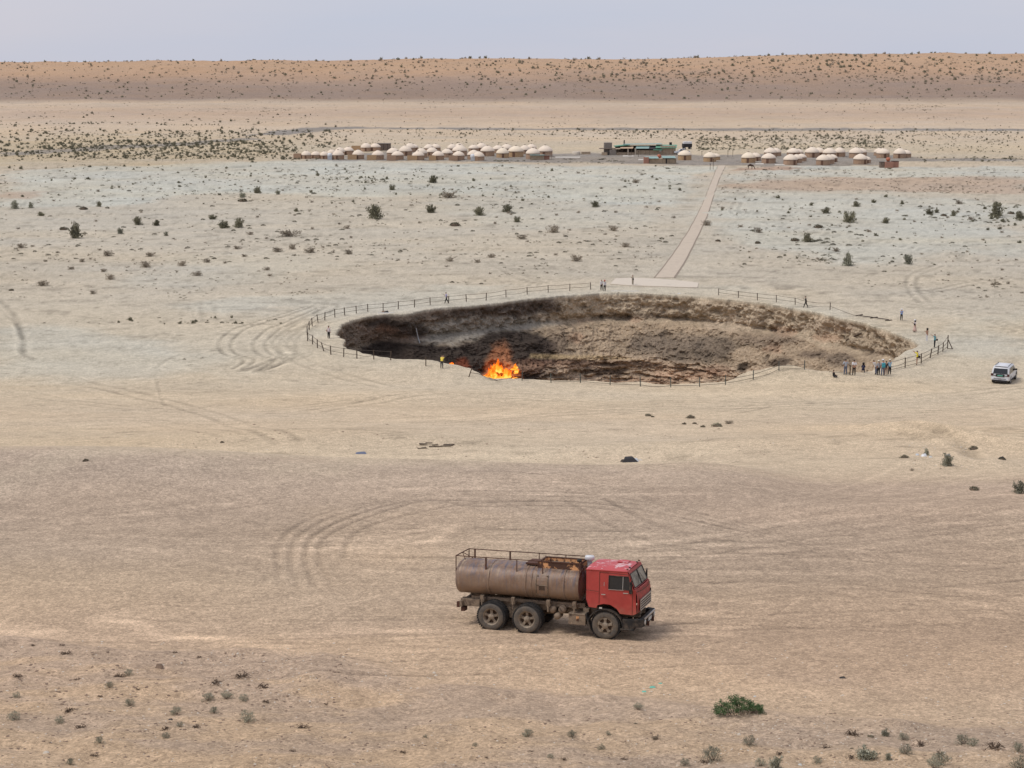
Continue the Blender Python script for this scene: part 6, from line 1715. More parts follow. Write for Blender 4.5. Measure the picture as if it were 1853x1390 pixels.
# ================================================================== CAMEL
def build_camel():
    p, s = place(1357.5, 306.5)
    o = empty('camel', p, 0, 'dark brown camel grazing with lowered neck in front of the right yurts', 'camel')
    fur = mat('dark_camel_fur', (0.07, 0.045, 0.035), 0.95, var=.2)
    vx, ed, rad = [], [], []
    def a(pt, r, par=None):
        vx.append(pt); rad.append(r)
        if par is not None: ed.append((par, len(vx) - 1))
        return len(vx) - 1
    c = a((0, 0, 1.35), .36); f = a((.55, 0, 1.32), .34, c); b = a((-.55, 0, 1.32), .30, c); a((-.02, 0, 1.78), .16, c)
    n0 = a((.95, 0, 1.2), .20, f); n1 = a((1.25, 0, .80), .14, n0); n2 = a((1.42, 0, .35), .12, n1); h = a((1.55, 0, .14), .11, n2); a((1.75, 0, .08), .07, h)
    a((-.85, 0, 1.1), .05, b)
    for x, par in ((.55, f), (-.6, b)):
        for s_ in (-1, 1):
            k1 = a((x, s_ * .2, 1.0), .16, par); k2 = a((x + (.02 if x > 0 else .08), s_ * .2, .6), .08, k1); k3 = a((x + (-.02 if x > 0 else -.06), s_ * .2, .3), .06, k2); a((x, s_ * .2, .04), .08, k3)
    me = bpy.data.meshes.new('camel_body'); me.from_pydata(vx, ed, []); t = bpy.data.objects.new('tmp', me); COL.objects.link(t)
    t.modifiers.new('s', 'SKIN').use_smooth_shade = True
    for i, r in enumerate(rad): me.skin_vertices[0].data[i].radius = (r, r); me.skin_vertices[0].data[i].use_root = (i == 0)
    t.modifiers.new('u', 'SUBSURF').levels = 1
    m2 = bpy.data.meshes.new_from_object(t.evaluated_get(bpy.context.evaluated_depsgraph_get())); bpy.data.objects.remove(t)
    m2.materials.clear(); m2.materials.append(fur); body = link('body', m2, o)
    for s_ in (-1, 1): MB().lathe([(0, -.06), (.035, 0), (0, .07)], Matrix.Translation((1.50, s_ * .09, .25)), 6).build('ear', fur, body)
    MB().tube((-.85, 0, 1.15), (-.95, 0, .7), .03, 5).build('tail', fur, body)
build_camel()

# ================================================================== SHRUBS
def leaf_mat(name, c, c2):
    m, nt, b, o = new_mat(name)
    tc = N(nt, 'ShaderNodeTexCoord'); oi = N(nt, 'ShaderNodeObjectInfo'); gm = N(nt, 'ShaderNodeNewGeometry')
    n = N(nt, 'ShaderNodeTexNoise', Scale=6.0, Detail=3.0); nt.links.new(tc.outputs['Object'], n.inputs['Vector'])
    ad = N(nt, 'ShaderNodeMath', operation='MULTIPLY_ADD'); nt.links.new(gm.outputs['Random Per Island'], ad.inputs[0]); ad.inputs[1].default_value = .5
    nt.links.new(n.outputs['Fac'], ad.inputs[2])
    r = rampn(nt, [(0.35, c), (1.0, c2)]); nt.links.new(ad.outputs[0], r.inputs['Fac'])
    hs = N(nt, 'ShaderNodeHueSaturation'); mr = N(nt, 'ShaderNodeMapRange'); mr.inputs['To Min'].default_value = .75; mr.inputs['To Max'].default_value = 1.3
    nt.links.new(oi.outputs['Random'], mr.inputs['Value']); nt.links.new(mr.outputs[0], hs.inputs['Value']); nt.links.new(r.outputs[0], hs.inputs['Color'])
    nt.links.new(hs.outputs[0], b.inputs['Base Color']); b.inputs['Roughness'].default_value = .9; b.inputs['Specular IOR Level'].default_value = .15
    return m
M_leaf_g = leaf_mat('olive_leaves', (0.12, 0.112, 0.078), (0.25, 0.235, 0.16))
M_leaf_d = leaf_mat('dark_cushion_leaves', (0.045, 0.042, 0.028), (0.12, 0.112, 0.07))
M_leaf_y = leaf_mat('dry_grey_twigs', (0.20, 0.165, 0.125), (0.36, 0.31, 0.24))
M_leaf_s = leaf_mat('grey_green_sprigs', (0.17, 0.17, 0.125), (0.38, 0.375, 0.29))
M_leaf_b = leaf_mat('deep_green_leaves', (0.04, 0.085, 0.032), (0.13, 0.20, 0.09))
M_twig = mat('dark_twig', (0.125, 0.09, 0.065), 0.9, var=.3)
M_dead = leaf_mat('dead_brown_brush', (0.11, 0.08, 0.058), (0.25, 0.185, 0.135))

def foliage(kind, seed, dens=1.0):
    """unit shrub: about 1 wide, foliage and stems as separate meshes"""
    rs = random.Random(seed); V, F = [], []; st = MB()
    def leafs(c, n, r, sz, up=0):
        for _ in range(n):
            p = Vector((rs.gauss(0, r), rs.gauss(0, r), rs.gauss(0, r * .8))) + c
            if p.z < 0.0: p.z = abs(p.z) * .4
            d = Vector((rs.uniform(-1, 1), rs.uniform(-1, 1), rs.uniform(-.3, 1) + up)).normalized(); s_ = d.cross(Vector((rs.uniform(-1, 1), rs.uniform(-1, 1), rs.uniform(-1, 1))))
            if s_.length < .1: continue
            s_.normalize(); l = sz * rs.uniform(.7, 1.4); o = len(V)
            V.extend([p - s_ * l * .28, p + s_ * l * .28, p + d * l]); F.append((o, o + 1, o + 2))
    if kind == 'bush':                       # upright saxaul-like bush
        for k in range(9):
            a = rs.uniform(0, 6.28); r = rs.uniform(.05, .42); h = rs.uniform(.35, .85) * (1 - .5 * r)
            tip = Vector((r * math.cos(a), r * math.sin(a), h)); st.tube((0, 0, -.05), tip * .55, .02, 4, .012, False).tube(tip * .55, tip, .012, 4, .005, False)
            for t in (.3, .5, .75, 1.0): leafs(tip * t, max(1, int(26 * dens)), .075, .10, 1.2)
        for k in range(8):
            a = 6.28 * k / 8 + rs.uniform(-.3, .3); r = rs.uniform(.18, .36); leafs(Vector((r * math.cos(a), r * math.sin(a), .10)), max(1, int(20 * dens)), .09, .10, .6)
    elif kind == 'cushion':                  # low dark mound
        n = max(1, int(190 * dens))
        for _ in range(n):
            a = rs.uniform(0, 6.28); e = math.asin(rs.uniform(0, 1)); rr = .46 * (1 + .2 * math.sin(3 * a + seed))
            leafs(Vector((rr * math.cos(a) * math.cos(e), rr * .8 * math.sin(a) * math.cos(e), .36 * math.sin(e))), 1, .03, .12, .3)
        st.lathe([(.40, 0), (.38, .12), (.24, .26), (0, .32)], n=10)
    elif kind == 'tuft':                     # dry open tuft of twigs
        for k in range(20):
            a = rs.uniform(0, 6.28); r = rs.uniform(.15, .5); h = rs.uniform(.25, .65)
            tip = Vector((r * math.cos(a), r * math.sin(a), h)); st.tube((0, 0, -.03), tip, .011, 3, .004, False)
            leafs(tip * .8, max(1, int(9 * dens)), .06, .09, 1.5); leafs(tip * .5, max(1, int(7 * dens)), .07, .08, 1.2); leafs(Vector((tip.x * .8, tip.y * .8, .05)), max(1, int(6 * dens)), .06, .08, .8)
    elif kind == 'puff':                     # soft round grey-green bush of fine sprigs
        for k in range(34):
            a = rs.uniform(0, 6.28); e = rs.uniform(.1, 1.4); r = rs.uniform(.42, .58)
            tip = Vector((r * math.cos(a) * math.cos(e), r * math.sin(a) * math.cos(e), (.05 + r * 1.3 * math.sin(e)))); st.tube((0, 0, -.02), tip * .9, .007, 3, .003, False)
            leafs(tip * .88, max(1, int(20 * dens)), .06, .055, 1); leafs(tip * .55, max(1, int(9 * dens)), .07, .05, 1)
    elif kind == 'dead':                     # broken brush and roots
        for k in range(16):
            a = rs.uniform(0, 6.28); r = rs.uniform(.2, .55); h = rs.uniform(.02, .26)
            m_ = Vector((r * .5 * math.cos(a), r * .35 * math.sin(a), h)); tip = Vector((r * math.cos(a + .3), r * .6 * math.sin(a + .3), h * .3)); st.tube((rs.uniform(-.1, .1), 0, 0), m_, .022, 4, .016, False).tube(m_, tip, .016, 4, .006, False)
        leafs(Vector((0, 0, .05)), max(1, int(50 * dens)), .2, .09)
    elif kind == 'broad':                    # the big spreading dark green bush
        for k in range(60):
            u = rs.uniform(-1, 1); prof = .36 * (1 - u * u) ** .55 * (1.1 if u < .3 else .9)
            x = u * .5; y = rs.uniform(-.22, .22) * (1 - abs(u) * .4); z = prof * rs.uniform(.35, 1.0)
            tip = Vector((x, y, z)); st.tube((x * .6, y * .6, -.02), tip, .006, 3, .003, False)
            leafs(tip, max(1, int(75 * dens)), .036, .030, .7)
    return V, F, st
def leaf_mesh(nm, V, F, m): 
    return mesh_np(nm, np.array([tuple(v) for v in V]), np.array(F), m)
KINDS = {'bush': ('bush', M_leaf_g), 'dark': ('cushion', M_leaf_d), 'tuft': ('tuft', M_leaf_y), 'puff': ('puff', M_leaf_s), 'dead': ('dead', M_dead), 'spry': ('bush', M_leaf_s), 'green': ('cushion', M_leaf_g)}
SH = {}
for kn, (shape, m) in KINDS.items():
    for v in range(3):
        V, F, st = foliage(shape, hash_ := (sum(map(ord, kn)) * 7 + v * 13), 1.0)
        SH[(kn, v)] = (leaf_mesh(kn + '_foliage', V, F, m), st.mesh(kn + '_stems', M_twig))
CATN = {'bush': 'shrub', 'dark': 'cushion shrub', 'tuft': 'dry shrub', 'puff': 'sprig bush', 'dead': 'dead brush', 'spry': 'shrub', 'green': 'green shrub'}
NAMEN = {'bush': 'olive_shrub', 'dark': 'cushion_shrub', 'tuft': 'dry_shrub', 'puff': 'sprig_bush', 'dead': 'dead_brush', 'spry': 'grey_green_shrub', 'green': 'green_cushion'}
def shrub(kn, P, width, label, group, tall=1.0):
    o = empty(NAMEN[kn], P, random.uniform(0, 6.28), label, CATN[kn], group)
    v = random.randrange(3); fm, sm = SH[(kn, v)]
    for nm, me in (('foliage', fm), ('stems', sm)):
        c = link(nm, me, o); c.scale = (width, width, width * tall)
    return o
def simple_shrub(kn, P, width, label, group, tall=1.0):
    c = link(NAMEN[kn], SH[(kn, random.randrange(3))][0]); c.location = P; c.scale = (width, width, width * tall); c.rotation_euler = (0, 0, random.uniform(0, 6.28))
    return mark(c, label, CATN[kn], group)

NAMED = [  # px, base py, width px, kind, what to say
 (139,431,28,'bush','tall olive bush on the far left flat'),(115,416,16,'dark','round dark bush just left of the tall olive bush'),(250,407,19,'bush',''),(283,408.5,15,'bush',''),(406.5,413,25,'bush',''),(431.6,412,22,'bush',''),(385,397,17,'bush',''),(537,383,12,'bush',''),(438,358,12,'spry',''),(467,350,17,'bush',''),
 (503,352,10,'spry',''),(440,365,17,'dark',''),(28,378,16,'spry',''),(56,377,12,'spry',''),(75,391,14,'bush',''),(179,374,12,'bush',''),(150.5,379,15,'dark',''),(217.5,423,13,'spry',''),(301,427,9,'spry',''),(430,451,17,'tuft',''),(452,425,15,'tuft',''),(525,428,40,'tuft','wide flat mound of dry twigs'),(40,449,18,'tuft',''),
 (502,456,22,'tuft',''),(530,451,18,'tuft',''),(197,463.5,20,'tuft',''),(273,464,20,'tuft',''),(263,484,22,'tuft',''),(330,481,19,'tuft',''),(200,506,20,'tuft',''),(79,517,23,'tuft',''),(130,487.6,15,'tuft',''),(374,475,15,'tuft',''),(355,499,22,'tuft',''),(482,489,15,'tuft',''),(442,464.6,12,'tuft',''),(562,457.5,23,'tuft',''),
 (169,532,13,'tuft',''),(21,526,10,'dark',''),(187,492,13,'tuft',''),(149,474,12,'tuft',''),(488,500,12,'tuft',''),(680,396,34,'bush','largest olive bush in the middle of the pale flat'),(710,344,14,'bush',''),(780,385,20,'bush',''),(810,358,34,'tuft','large dry brown bush near the centre of the flat'),(868,390,24,'bush',''),(917,384,23,'bush',''),(936,402,15,'bush',''),
 (783,331,20,'bush',''),(823,409,20,'dark',''),(815,473,18,'tuft',''),(945,433,20,'tuft',''),(630,460,18,'tuft',''),(628,414,14,'tuft',''),(1078,375,18,'bush',''),(1131,447,20,'tuft',''),(1043,473,22,'tuft',''),(1152,331,16,'tuft',''),(1000,421,25,'tuft',''),(1110,418,20,'tuft',''),(890,466,18,'tuft',''),(865,475,14,'tuft',''),
 (1278,408,20,'tuft',''),(1307,378,9,'tuft',''),(1372,421,18,'tuft',''),(1495,386,19,'bush',''),(1549,374,17,'bush',''),(1536,402.5,28,'bush','broad olive bush on the right flat'),(1602,404,16,'bush',''),(1481,412.5,18,'dark',''),(1460,438,24,'bush',''),(1438,436,17,'dark',''),(1513,455,19,'tuft',''),(1534,481,25,'spry',''),(1643.6,478,18,'spry',''),(1632,370,10,'bush',''),
 (1682,388,15,'bush',''),(1708,391,12,'dark',''),(1725,391,13,'bush',''),(1802,394,26,'bush','tallest bush on the right edge of the flat'),(1830,387,13,'dark',''),(1845,397,24,'bush',''),(1735,369.5,15,'tuft',''),(1758,398,13,'tuft',''),(1809,414,10,'tuft',''),(1572,420,11,'tuft',''),(1339,411,11,'tuft',''),(1371,440.6,12,'dark',''),(1299.5,437,11,'dark',''),(1581,367,10,'bush',''),
 (1173,753,13,'green',''),(1181,755,8,'dark',''),(1250,757,17,'green',''),(1238,768,10,'dark',''),(1257,767,9,'dark',''),(1272,773,10,'green',''),(1298,772,19,'green',''),(1318,767,18,'tuft',''),(155,834,12,'dark',''),(402,801,9,'dark',''),(1714,843,24,'spry','grey shrub in the littered hollow on the right'),(1762,813,17,'green',''),(1676,824,14,'spry',''),(1763,887,20,'green',''),(1637,829,17,'green',''),(1812,832,13,'dark',''),(1650,852,10,'tuft',''),(1846,893,26,'spry','shrub cut by the right edge above the wheel tracks'),
 (446.6,1306,27,'puff','roundest grey bush in the lower left foreground'),(410,1265,20,'puff',''),(376,1268,20,'puff',''),(440,1268,17,'puff',''),(319.5,1293,20,'puff',''),(107,1308,17,'puff',''),(25,1302,21,'puff',''),(299.5,1335,14,'puff',''),(326,1315,13,'puff',''),(197,1245,16,'puff',''),(234,1222,16,'puff',''),(235,1277,18,'puff',''),(388,1291,17,'puff',''),(181,1345,17,'puff',''),(128,1384,16,'puff',''),(30,1262,14,'puff',''),
 (1290,1376,34,'puff','largest grey green bush right of the dark green bush'),(1276,1380,24,'dead',''),(1356,1348,23,'puff',''),(1376,1386,20,'puff',''),(1404,1392,28,'spry','yellowish green bush at the bottom edge'),(1478,1381,17,'puff',''),(1566,1372,42,'spry','spreading green tuft on a sandy mound'),(1576,1334,13,'green',''),(1602,1332,17,'spry',''),(1635,1339,18,'puff',''),(1639,1364,23,'puff',''),(1742,1346,24,'puff',''),(1762,1349,20,'puff',''),(1703,1384,32,'puff',''),(1690,1391,26,'puff',''),(1845,1392,32,'puff',''),(1842,1359,22,'puff',''),(1607,1375,15,'spry',''),
 (956,1333,20,'puff',''),(1035,1333,17,'puff',''),(1187,1338,18,'tuft',''),(1155,1284,17,'puff',''),(1100,1330,10,'puff',''),(1088,1356,14,'puff',''),(1150,1310,8,'green',''),(1240,1385,18,'puff',''),(1542,1355,8,'green',''),(996,1372,12,'puff',''),(860,1350,10,'puff',''),(770,1335,9,'puff',''),
 (120,1184,25,'dead',''),(32,1225,23,'dead',''),(60,1169,13,'dead',''),(112,1168,13,'dead',''),(391,1237,27,'dead',''),(438,1225,33,'dead','longest heap of dead brush on the left foreground'),(478,1245,28,'dead',''),(217,1225,24,'dead',''),(147,1317,26,'dead',''),(355,1317,20,'dead',''),(298,1320,20,'dead',''),(124,1288,27,'dead',''),(482,1271,17,'dead',''),(549,1318,27,'dead',''),(182,1261,14,'dead',''),(171,1368,20,'dead',''),(127,1375,14,'dead',''),(530,1360,17,'dead',''),(316,1182,13,'dead',''),(360,1190,12,'dead',''),(250,1248,12,'dead',''),(140,1230,16,'dead',''),(90,1345,12,'dead',''),
 (1543,1331,33,'dead','grey fan of dead branches above the right foreground'),(1495,1354,23,'dead',''),(1667,1349,30,'dead',''),(1799,1355,40,'dead','long dead branch near the right edge'),(1540,1372,22,'dead',''),(1410,1365,20,'dead',''),(1700,1365,22,'dead',''),(1365,1395,20,'dead',''),(590,1275,12,'dead',''),(730,1362,16,'dead',''),(1020,1375,18,'dead',''),(880,1372,12,'dead',''),(1130,1375,16,'dead',''),(960,1360,12,'dead','')]
bands = [(0, 420, 'far'), (420, 560, 'middle'), (560, 900, 'near the crater'), (900, 1400, 'foreground')]
cnt = {}
KW = {'bush': 'olive green bush', 'dark': 'low dark shrub', 'tuft': 'dry brown shrub', 'puff': 'fuzzy grey sprig bush', 'dead': 'dead brush heap', 'spry': 'grey green bush', 'green': 'small green shrub'}
def side(px, py):
    if py < 560:
        if px < 180: return 'on the flat at the left edge'
        if px < 420: return 'on the flat left of centre'
        if px < 640: return 'behind the left end of the crater'
        if px < 1000: return 'behind the burning side of the crater'
        if px < 1240: return 'on the flat left of the footpath'
        if px < 1420: return 'on the flat just right of the footpath'
        if px < 1640: return 'behind the right end of the crater'
        return 'on the flat at the right edge'
    if py < 900: return 'on the shelf before the crater' if px < 1500 else 'by the littered hollow on the right'
    if px < 640: return 'in the lower left foreground sand'
    if px < 1240: return 'in the sand below the truck'
    return 'in the lower right foreground sand'
grp = {}
for e in NAMED: grp.setdefault((e[3], side(e[0], e[1])), []).append(e)
order = {}
for key, v in grp.items():
    for i, e in enumerate(sorted(v, key=lambda q: q[0])): order[id(e)] = (i, len(v))
gx = G([e[0] for e in NAMED], [e[1] for e in NAMED]); gs = scale_at(gx)
for e, g, s in zip(NAMED, gx, gs):
    i, n = order[id(e)]; kn = e[3]
    lb = e[4] or (f"{KW[kn]} {side(e[0], e[1])}" + ('' if n == 1 else f", {ORD[i]} from left"))
    tall = {'dead': .9, 'puff': .95, 'bush': random.uniform(.62, .9), 'tuft': random.uniform(.55, .85), 'dark': .8, 'green': .9, 'spry': 1.0}[kn]
    if e[4].startswith('wide flat'): tall = .45
    if e[4].startswith('spreading'): tall = .6
    if e[4].startswith('tall'): tall = 1.2
    shrub(kn, (g[0], g[1], g[2] - .02), e[2] * s * {'puff': 1.2, 'dead': 1.35, 'tuft': 1.12, 'spry': 1.1}.get(kn, 1.05), lb, f"{KW[kn]}s {side(e[0], e[1])}", tall)
# the big green bush by the lower track
V, F, st = foliage('broad', 4, 1.0)
p, s = place(1337, 1291)
o = empty('broad_green_bush', p, 0.05, 'wide dense dark green bush in the foreground right of the truck', 'bush')
c = link('foliage', leaf_mesh('broad_foliage', V, F, M_leaf_b), o); w_ = 88 * s; c.scale = (w_, w_, w_ * .80)
c = link('stems', st.mesh('broad_stems', M_twig), o); c.scale = (w_, w_, w_ * .8)
simple_shrub('green', G1(1384, 1293), 7 * s * 1.3, 'tiny round green shrub at the right foot of the wide green bush', None)

# --- scattered small shrubs: regions in the landscape, found as ground points
REG = [  # x0,y0,x1,y1,count,size px, kinds
 (0,300,1240,372,950,(2.5,8),('dark','dark','bush','tuft')), (560,300,760,330,60,(3,7),('dark','bush')), (250,305,760,345,120,(3,8),('dark','tuft')),
 (0,372,1240,470,620,(3,10),('dark','dark','tuft','dark')), (0,470,600,540,170,(3,7.5),('dark','tuft','dark')), (600,430,1240,500,150,(3,8),('dark','tuft')),
 (200,575,520,586,36,(4,11),('dark','bush')), (0,575,200,590,8,(3,7),('dark',)), (330,648,370,664,4,(4,8),('dark',)), (780,505,900,520,8,(4,9),('dark',)),
 (1290,305,1853,350,520,(2.5,7),('dark','tuft','dark')), (1300,355,1853,480,380,(3,9),('dark','dark','bush','tuft')), (1400,420,1560,480,60,(5,11),('dark',)), (1700,470,1853,540,50,(4,10),('dark','tuft')), (1560,470,1720,520,20,(4,8),('dark',)),
 (1640,368,1853,402,50,(5,11),('bush','dark')),
 (0,236,620,290,1500,(2.5,8),('bush','dark','bush')), (130,255,530,288,800,(3,8.5),('green','bush')), (0,258,200,284,160,(4,9),('green','bush')),
 (600,236,1240,262,300,(2,5),('bush','dark')), (700,234,1853,244,340,(2.5,6),('green','bush')), (1260,245,1600,274,1200,(3,6.5),('green','bush','dark')), (1600,238,1853,276,330,(2.5,5.5),('bush','dark')), (1100,238,1300,262,220,(2.5,5.5),('bush','green')),
 (0,205,620,240,160,(2.5,7),('bush','dark')), (0,222,250,226,50,(2.5,5),('bush',)), (290,225,400,228,30,(2.5,5),('bush',)), (400,195,530,205,60,(2,3.5),('dark',)), (1590,190,1710,200,80,(2,4),('dark',)), (620,180,1853,236,420,(1.8,4),('dark','tuft')), (0,180,620,206,140,(1.8,4),('dark',)),
 (900,288,1130,297,60,(4,9),('green','dark')), (1640,284,1853,294,90,(3,8),('green','bush','dark')), (1530,285,1640,305,60,(3,7),('bush','tuft')), (1300,400,1400,470,10,(3,6),('dark',)), (1200,300,1250,310,14,(3,5),('dark',)), (1440,290,1600,304,50,(3,6),('bush',))]
HILL = [(0,108,1853,180,1700,(2.2,7)), (1000,100,1853,150,800,(2.8,9)), (400,110,1000,150,200,(3,9)), (0,112,400,180,60,(3,7))]
SC = []
for (x0, y0, x1, y1, n, (s0, s1), ks) in REG:
    clump = RNG.rand(max(4, n // 14), 2)
    for _ in range(n):
        if RNG.rand() < .45:
            c = clump[RNG.randint(len(clump))] + RNG.normal(0, .05, 2); u, v = x0 + (x1 - x0) * c[0], y0 + (y1 - y0) * c[1]
        else: u, v = RNG.uniform(x0, x1), RNG.uniform(y0, y1)
        SC.append((u, v, s0 + (s1 - s0) * RNG.rand() ** 1.5, ks[RNG.randint(len(ks))]))
for (x0, y0, x1, y1, n, (s0, s1)) in HILL:
    for _ in range(n):
        SC.append((RNG.uniform(x0, x1), RNG.uniform(y0, y1), s0 + (s1 - s0) * RNG.rand() ** 1.8, ('bush', 'tuft', 'spry', 'dark')[RNG.randint(4)]))
NOGO = [[(1180,506),(1290,296),(1325,296),(1236,506)], [(540,286),(540,270),(1010,262),(1010,292)], [(1085,283),(1085,252),(1260,252),(1260,283)], [(1220,300),(1220,274),(1660,268),(1660,306)], [(1160,300),(1160,284),(1230,284),(1230,300)],
        [(555,620),(560,560),(1070,505),(1300,520),(1520,560),(1640,570),(1720,630),(1640,690),(1300,700),(900,700),(600,650)]]
_u = np.array([q[0] for q in SC]); _v = np.array([q[1] for q in SC]); _bad = np.zeros(len(SC), bool)
for P in NOGO[:-1]: _bad |= in_poly(_u, _v, np.array(P, float))
_bad |= (_v > 500) & in_poly(_u, _v, np.array(NOGO[-1], float))
SC = [q for q, b_ in zip(SC, _bad) if not b_]
gx = G([q[0] for q in SC], [q[1] for q in SC])
# shrubs on the very skyline
sky = []
for _ in range(230):
    az = RNG.uniform(-.36, .36); y = RNG.uniform(1285, 1315); sky.append((az * y, y, float(height(az * y, y))))
SC += [(0, 100, 2.5 + 6 * RNG.rand() ** 2, ('bush', 'tuft', 'spry')[RNG.randint(3)]) for _ in sky]
gx = np.concatenate([gx, np.array(sky)]); gs = scale_at(gx)
size = np.array([q[2] for q in SC]); rank = np.argsort(-size * np.where(np.array([q[1] for q in SC]) < 300, .55, 1.0))
indiv = set(rank[:340].tolist())
bucket = {}
LOWP = {}
for kn, (shape, m) in KINDS.items():
    for v in range(6):                       # the last three are thinner, for the smallest
        V, F, _ = foliage(shape, 31 + v * 5 + len(kn), {'bush': .18, 'cushion': .16, 'tuft': .22, 'puff': .1, 'dead': .2}[shape] * (1 if v < 3 else .4))
        if not F: continue
        V = np.array([tuple(q) for q in V]); F = np.array(F)
        c = V[F].mean(1, keepdims=True); V = V.copy(); 
        VV = (V[F] - c) * (1.9 if v < 3 else 2.9) + c; LOWP[(kn, v)] = VV.reshape(-1, 3)
for i, (q, g, s) in enumerate(zip(SC, gx, gs)):
    w = q[2] * s; kn = q[3]
    if i in indiv:
        far = 'on the far sand hills' if q[1] < 185 else ('on the plain behind the camp' if q[1] < 285 else ('on the pale flat between camp and crater' if q[0] < 1250 else 'on the flat right of the footpath'))
        simple_shrub(kn, (g[0], g[1], g[2] - .03), w * 1.05, f"tiny {KW[kn].replace('small ', '')} {far}", f"tiny {KW[kn].replace('small ', '').replace('bush', 'bushe')}s {far}", random.uniform(.5, .85))
    else:
        zone = 0 if q[1] < 185 else (1 if q[1] < 290 else 2)
        a = RNG.uniform(0, 6.28); L_ = LOWP[(kn, RNG.randint(3) + (3 if q[2] < 4.5 else 0))]; ca, sa = math.cos(a), math.sin(a)
        R_ = np.array([[ca, -sa, 0], [sa, ca, 0], [0, 0, 1]]) * w
        hgt = .6 if kn == 'dark' else RNG.uniform(.5, .85)
        VV = L_ @ R_.T; VV[:, 2] *= hgt
        bucket.setdefault((zone, 'g' if kn in ('bush', 'green') else ('d' if kn == 'dark' else 't')), []).append(VV + g)
ZN = ['hill_scrub', 'plain_scrub', 'flat_scrub']; MM = {'g': M_leaf_g, 'd': M_leaf_d, 't': M_leaf_y}; TN = {'g': 'green', 'd': 'dark', 't': 'dry'}
WH = ['covering the far sand hills', 'on the plain round the camp', 'on the pale flats behind the crater']
for (zn, t), lst in bucket.items():
    V = np.concatenate(lst); F = np.arange(len(V)).reshape(-1, 3)
    o = link(ZN[zn], mesh_np(ZN[zn], V, F, MM[t])); mark(o, f"countless tiny {TN[t]} shrubs {WH[zn]}", 'scrub', None, 'stuff')
    print(ZN[zn], t, len(F))

# ================================================================== STONES, PEBBLES, LITTER
M_stone = mat('pale_stone', (0.52, 0.46, 0.38), 0.9, var=.2); M_stoned = mat('brown_clod', (0.20, 0.14, 0.10), 0.95, var=.3)
def rock_pts(rs): 
    base = [(-1, -.6, 0), (1, -.7, 0), (.9, .7, 0), (-.8, .8, 0), (-.6, -.4, .7), (.6, -.5, .6), (.5, .5, .75), (-.5, .45, .6)]
    return np.array(base) * .5 * (1 + .25 * rs.uniform(-1, 1, (8, 3)))
RF = np.array([(0,1,5,4),(1,2,6,5),(2,3,7,6),(3,0,4,7),(4,5,6,7)])
def stones(nm, regs, m, label, seed):
    rs = np.random.RandomState(seed); V, F = [], []; U = []; 
    for (x0, y0, x1, y1, n, s0, s1) in regs:
        for _ in range(n): U.append((rs.uniform(x0, x1), rs.uniform(y0, y1), s0 + (s1 - s0) * rs.rand() ** 3))
    g = G([q[0] for q in U], [q[1] for q in U]); s = scale_at(g); k = 0
    for q, p, sc in zip(U, g, s):
        w = q[2] * sc; a = rs.uniform(0, 6.28); R_ = np.array([[math.cos(a), -math.sin(a), 0], [math.sin(a), math.cos(a), 0], [0, 0, .7]]) * w
        V.append(rock_pts(rs) @ R_.T + p - np.array([0, 0, .12 * w])); F.append(RF + k); k += 8
    o = link(nm, mesh_np(nm, np.concatenate(V), np.concatenate(F), m)); return mark(o, label, 'stones', None, 'stuff')
stones('pale_gravel', [(0,1160,1853,1390,1500,1.2,6),(380,1180,620,1260,260,1.2,4),(1260,1300,1853,1390,400,1.2,6),(1000,700,1853,860,160,1.0,4),(1640,800,1760,850,90,1.5,5),(200,860,1853,1150,200,.8,2.6),(100,760,1300,835,130,1,4)], M_stone, 'loose pale pebbles strewn over the sand', 3)
stones('brown_clods', [(0,1180,640,1390,1300,1.5,9),(640,1290,1853,1390,1000,1.5,8),(300,765,1400,835,420,1,6),(300,700,1853,770,160,1,4),(1650,815,1750,850,50,1.5,5),(0,380,1853,560,500,1,3.2),(400,1000,1853,1200,60,.8,2.4)], M_stoned, 'brown clods and broken roots lying in the sand', 4)
def tag_stone(u, v, w, nm, lb, m, cat='stone', flat_=.5):
    p, s = place(u, v); rs = np.random.RandomState(int(u)); P_ = rock_pts(rs) * w * s; P_[:, 2] *= flat_ * 1.6
    o = link(nm, mesh_np(nm, P_, RF, m)); o.location = p; return mark(o, lb, cat)
tag_stone(1337, 1330, 9, 'stone', 'pale flat stone below the wide green bush', M_stone)
tag_stone(1448, 1385, 9, 'stone', 'white stone at the bottom edge right of centre', M_plate)
tag_stone(1366, 1261, 6, 'stone', 'small white stone just above the wide green bush', M_plate)
tag_stone(289, 1208, 14, 'stone', 'largest pale and brown stone on the left foreground slope', M_stoned, flat_=.9)
tag_stone(83, 1363, 12, 'stone', 'long pale stone near the bottom left corner', M_stone)
tag_stone(1525, 1227, 12, 'tyre_shred', 'black shred of rubber on the track right of the truck', M_black, 'rubber', .25)
tag_stone(1180, 1244, 11, 'bottle', 'crushed pale green bottle below the truck', M_green_plate, 'bottle', .3)
tag_stone(1166, 1252, 9, 'bottle', 'flattened teal scrap left of the crushed bottle', M_green_plate, 'scrap', .25)
tag_stone(1195, 1237, 7, 'bottle', 'small teal scrap right of the crushed bottle', M_green_plate, 'scrap', .25)
tag_stone(785, 1218, 7, 'stone', 'tiny pale stone below the rear wheels of the truck', M_stone)
tag_stone(308, 1303, 9, 'tyre_shred', 'short black scrap among brush in the left foreground', M_black, 'rubber', .4)
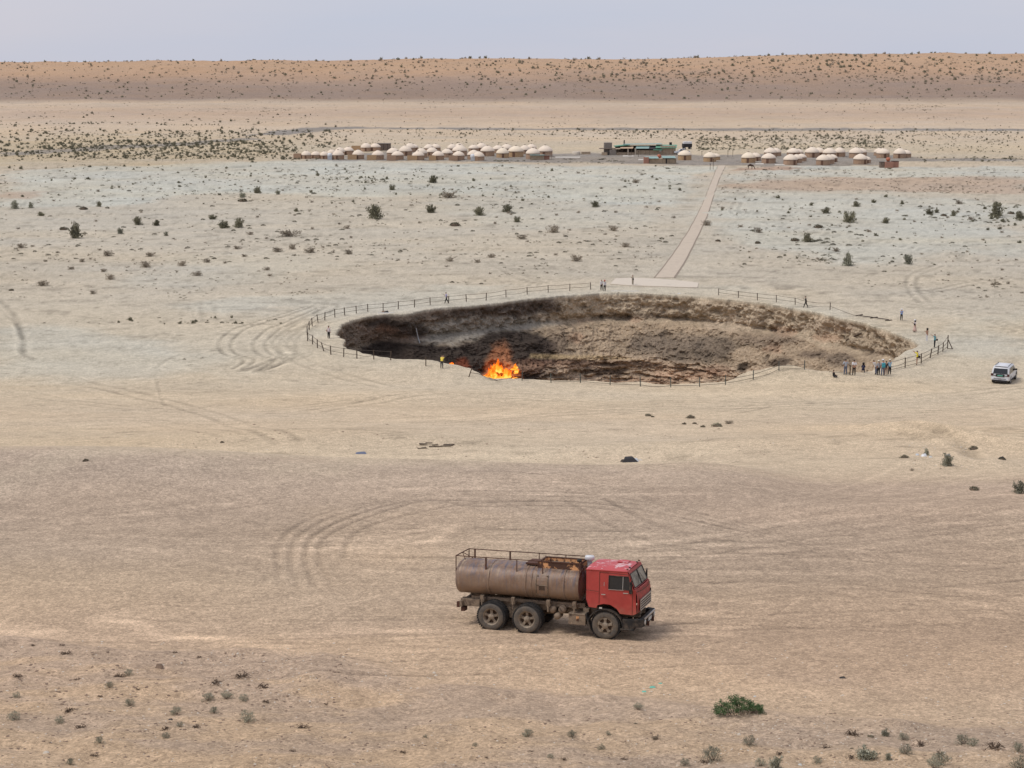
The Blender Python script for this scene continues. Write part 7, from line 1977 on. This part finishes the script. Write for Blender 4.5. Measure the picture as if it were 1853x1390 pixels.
# litter heap and other rubbish
p, s = place(1140, 835)
o = empty('rubbish_sack', p, .1, 'dark grey and white rubbish sack lying on the plateau edge above the truck', 'rubbish')
rs = np.random.RandomState(4)
for (dx, w, m) in ((0, 26, M_shade), (8, 18, M_pale), (-12, 12, M_black), (4, 16, M_jeans := cloth('jeans'))):
    P_ = rock_pts(rs) * w * s; P_[:, 2] *= .8; P_[:, 0] += dx * s; c = link('sack_fold', mesh_np('sack_fold', P_, RF, m), o)
tag_stone(1158, 833, 9, 'stone', 'pale stone just right of the rubbish sack', M_stone)
for (u, v, w, m, t) in ((1672, 826, 12, M_white, 'white'), (1660, 824, 8, M_pale, 'grey'), (1716, 826, 10, M_white, 'white'), (1684, 828, 7, M_plate, 'cream')):
    tag_stone(u, v, w, 'litter', f"{t} plastic scrap caught in the hollow at {'the grey shrub' if u > 1700 else 'its left end' if u < 1665 else 'its low green plants' if u < 1680 else 'its middle'}", m, 'litter', .7)
tag_stone(653, 821, 20, 'litter', 'bluish grey cloth scrap on the pale shelf left of centre', cloth('jeans'), 'cloth', .2)
tag_stone(1813, 831, 14, 'litter', 'black object lying on the sand near the right edge', M_black, 'litter', .6)
# pile of dark burnt planks
p, s = place(790, 808)
o = empty('plank_pile', p, 0, 'scattered dark planks and roots on the pale shelf in front of the flames', 'planks')
rs = random.Random(3); M_plank = mat('grey_brown_plank', (0.16, 0.125, 0.09), .9, var=.4)
for k in range(14):
    a = rs.uniform(-.3, .5); MB().box((rs.uniform(-28, 28) * s, rs.uniform(-.8, .8), .06), (rs.uniform(6, 20) * s, .10, .05), Matrix.Rotation(a, 3, 'Z')).build('plank', M_plank, o)
q = G1(699, 565)
o = empty('rag_heap', q, 0, 'small dark heap of cloth on the far left rim inside the fence', 'heap')
P_ = rock_pts(np.random.RandomState(2)) * .7; P_[:, 2] *= .7; link('fold', mesh_np('fold', P_, RF, M_shade), o); P_ = rock_pts(np.random.RandomState(5)) * .45; P_[:, 0] -= .4; link('fold', mesh_np('fold', P_, RF, M_stoned), o)
print('objects', len(bpy.data.objects))
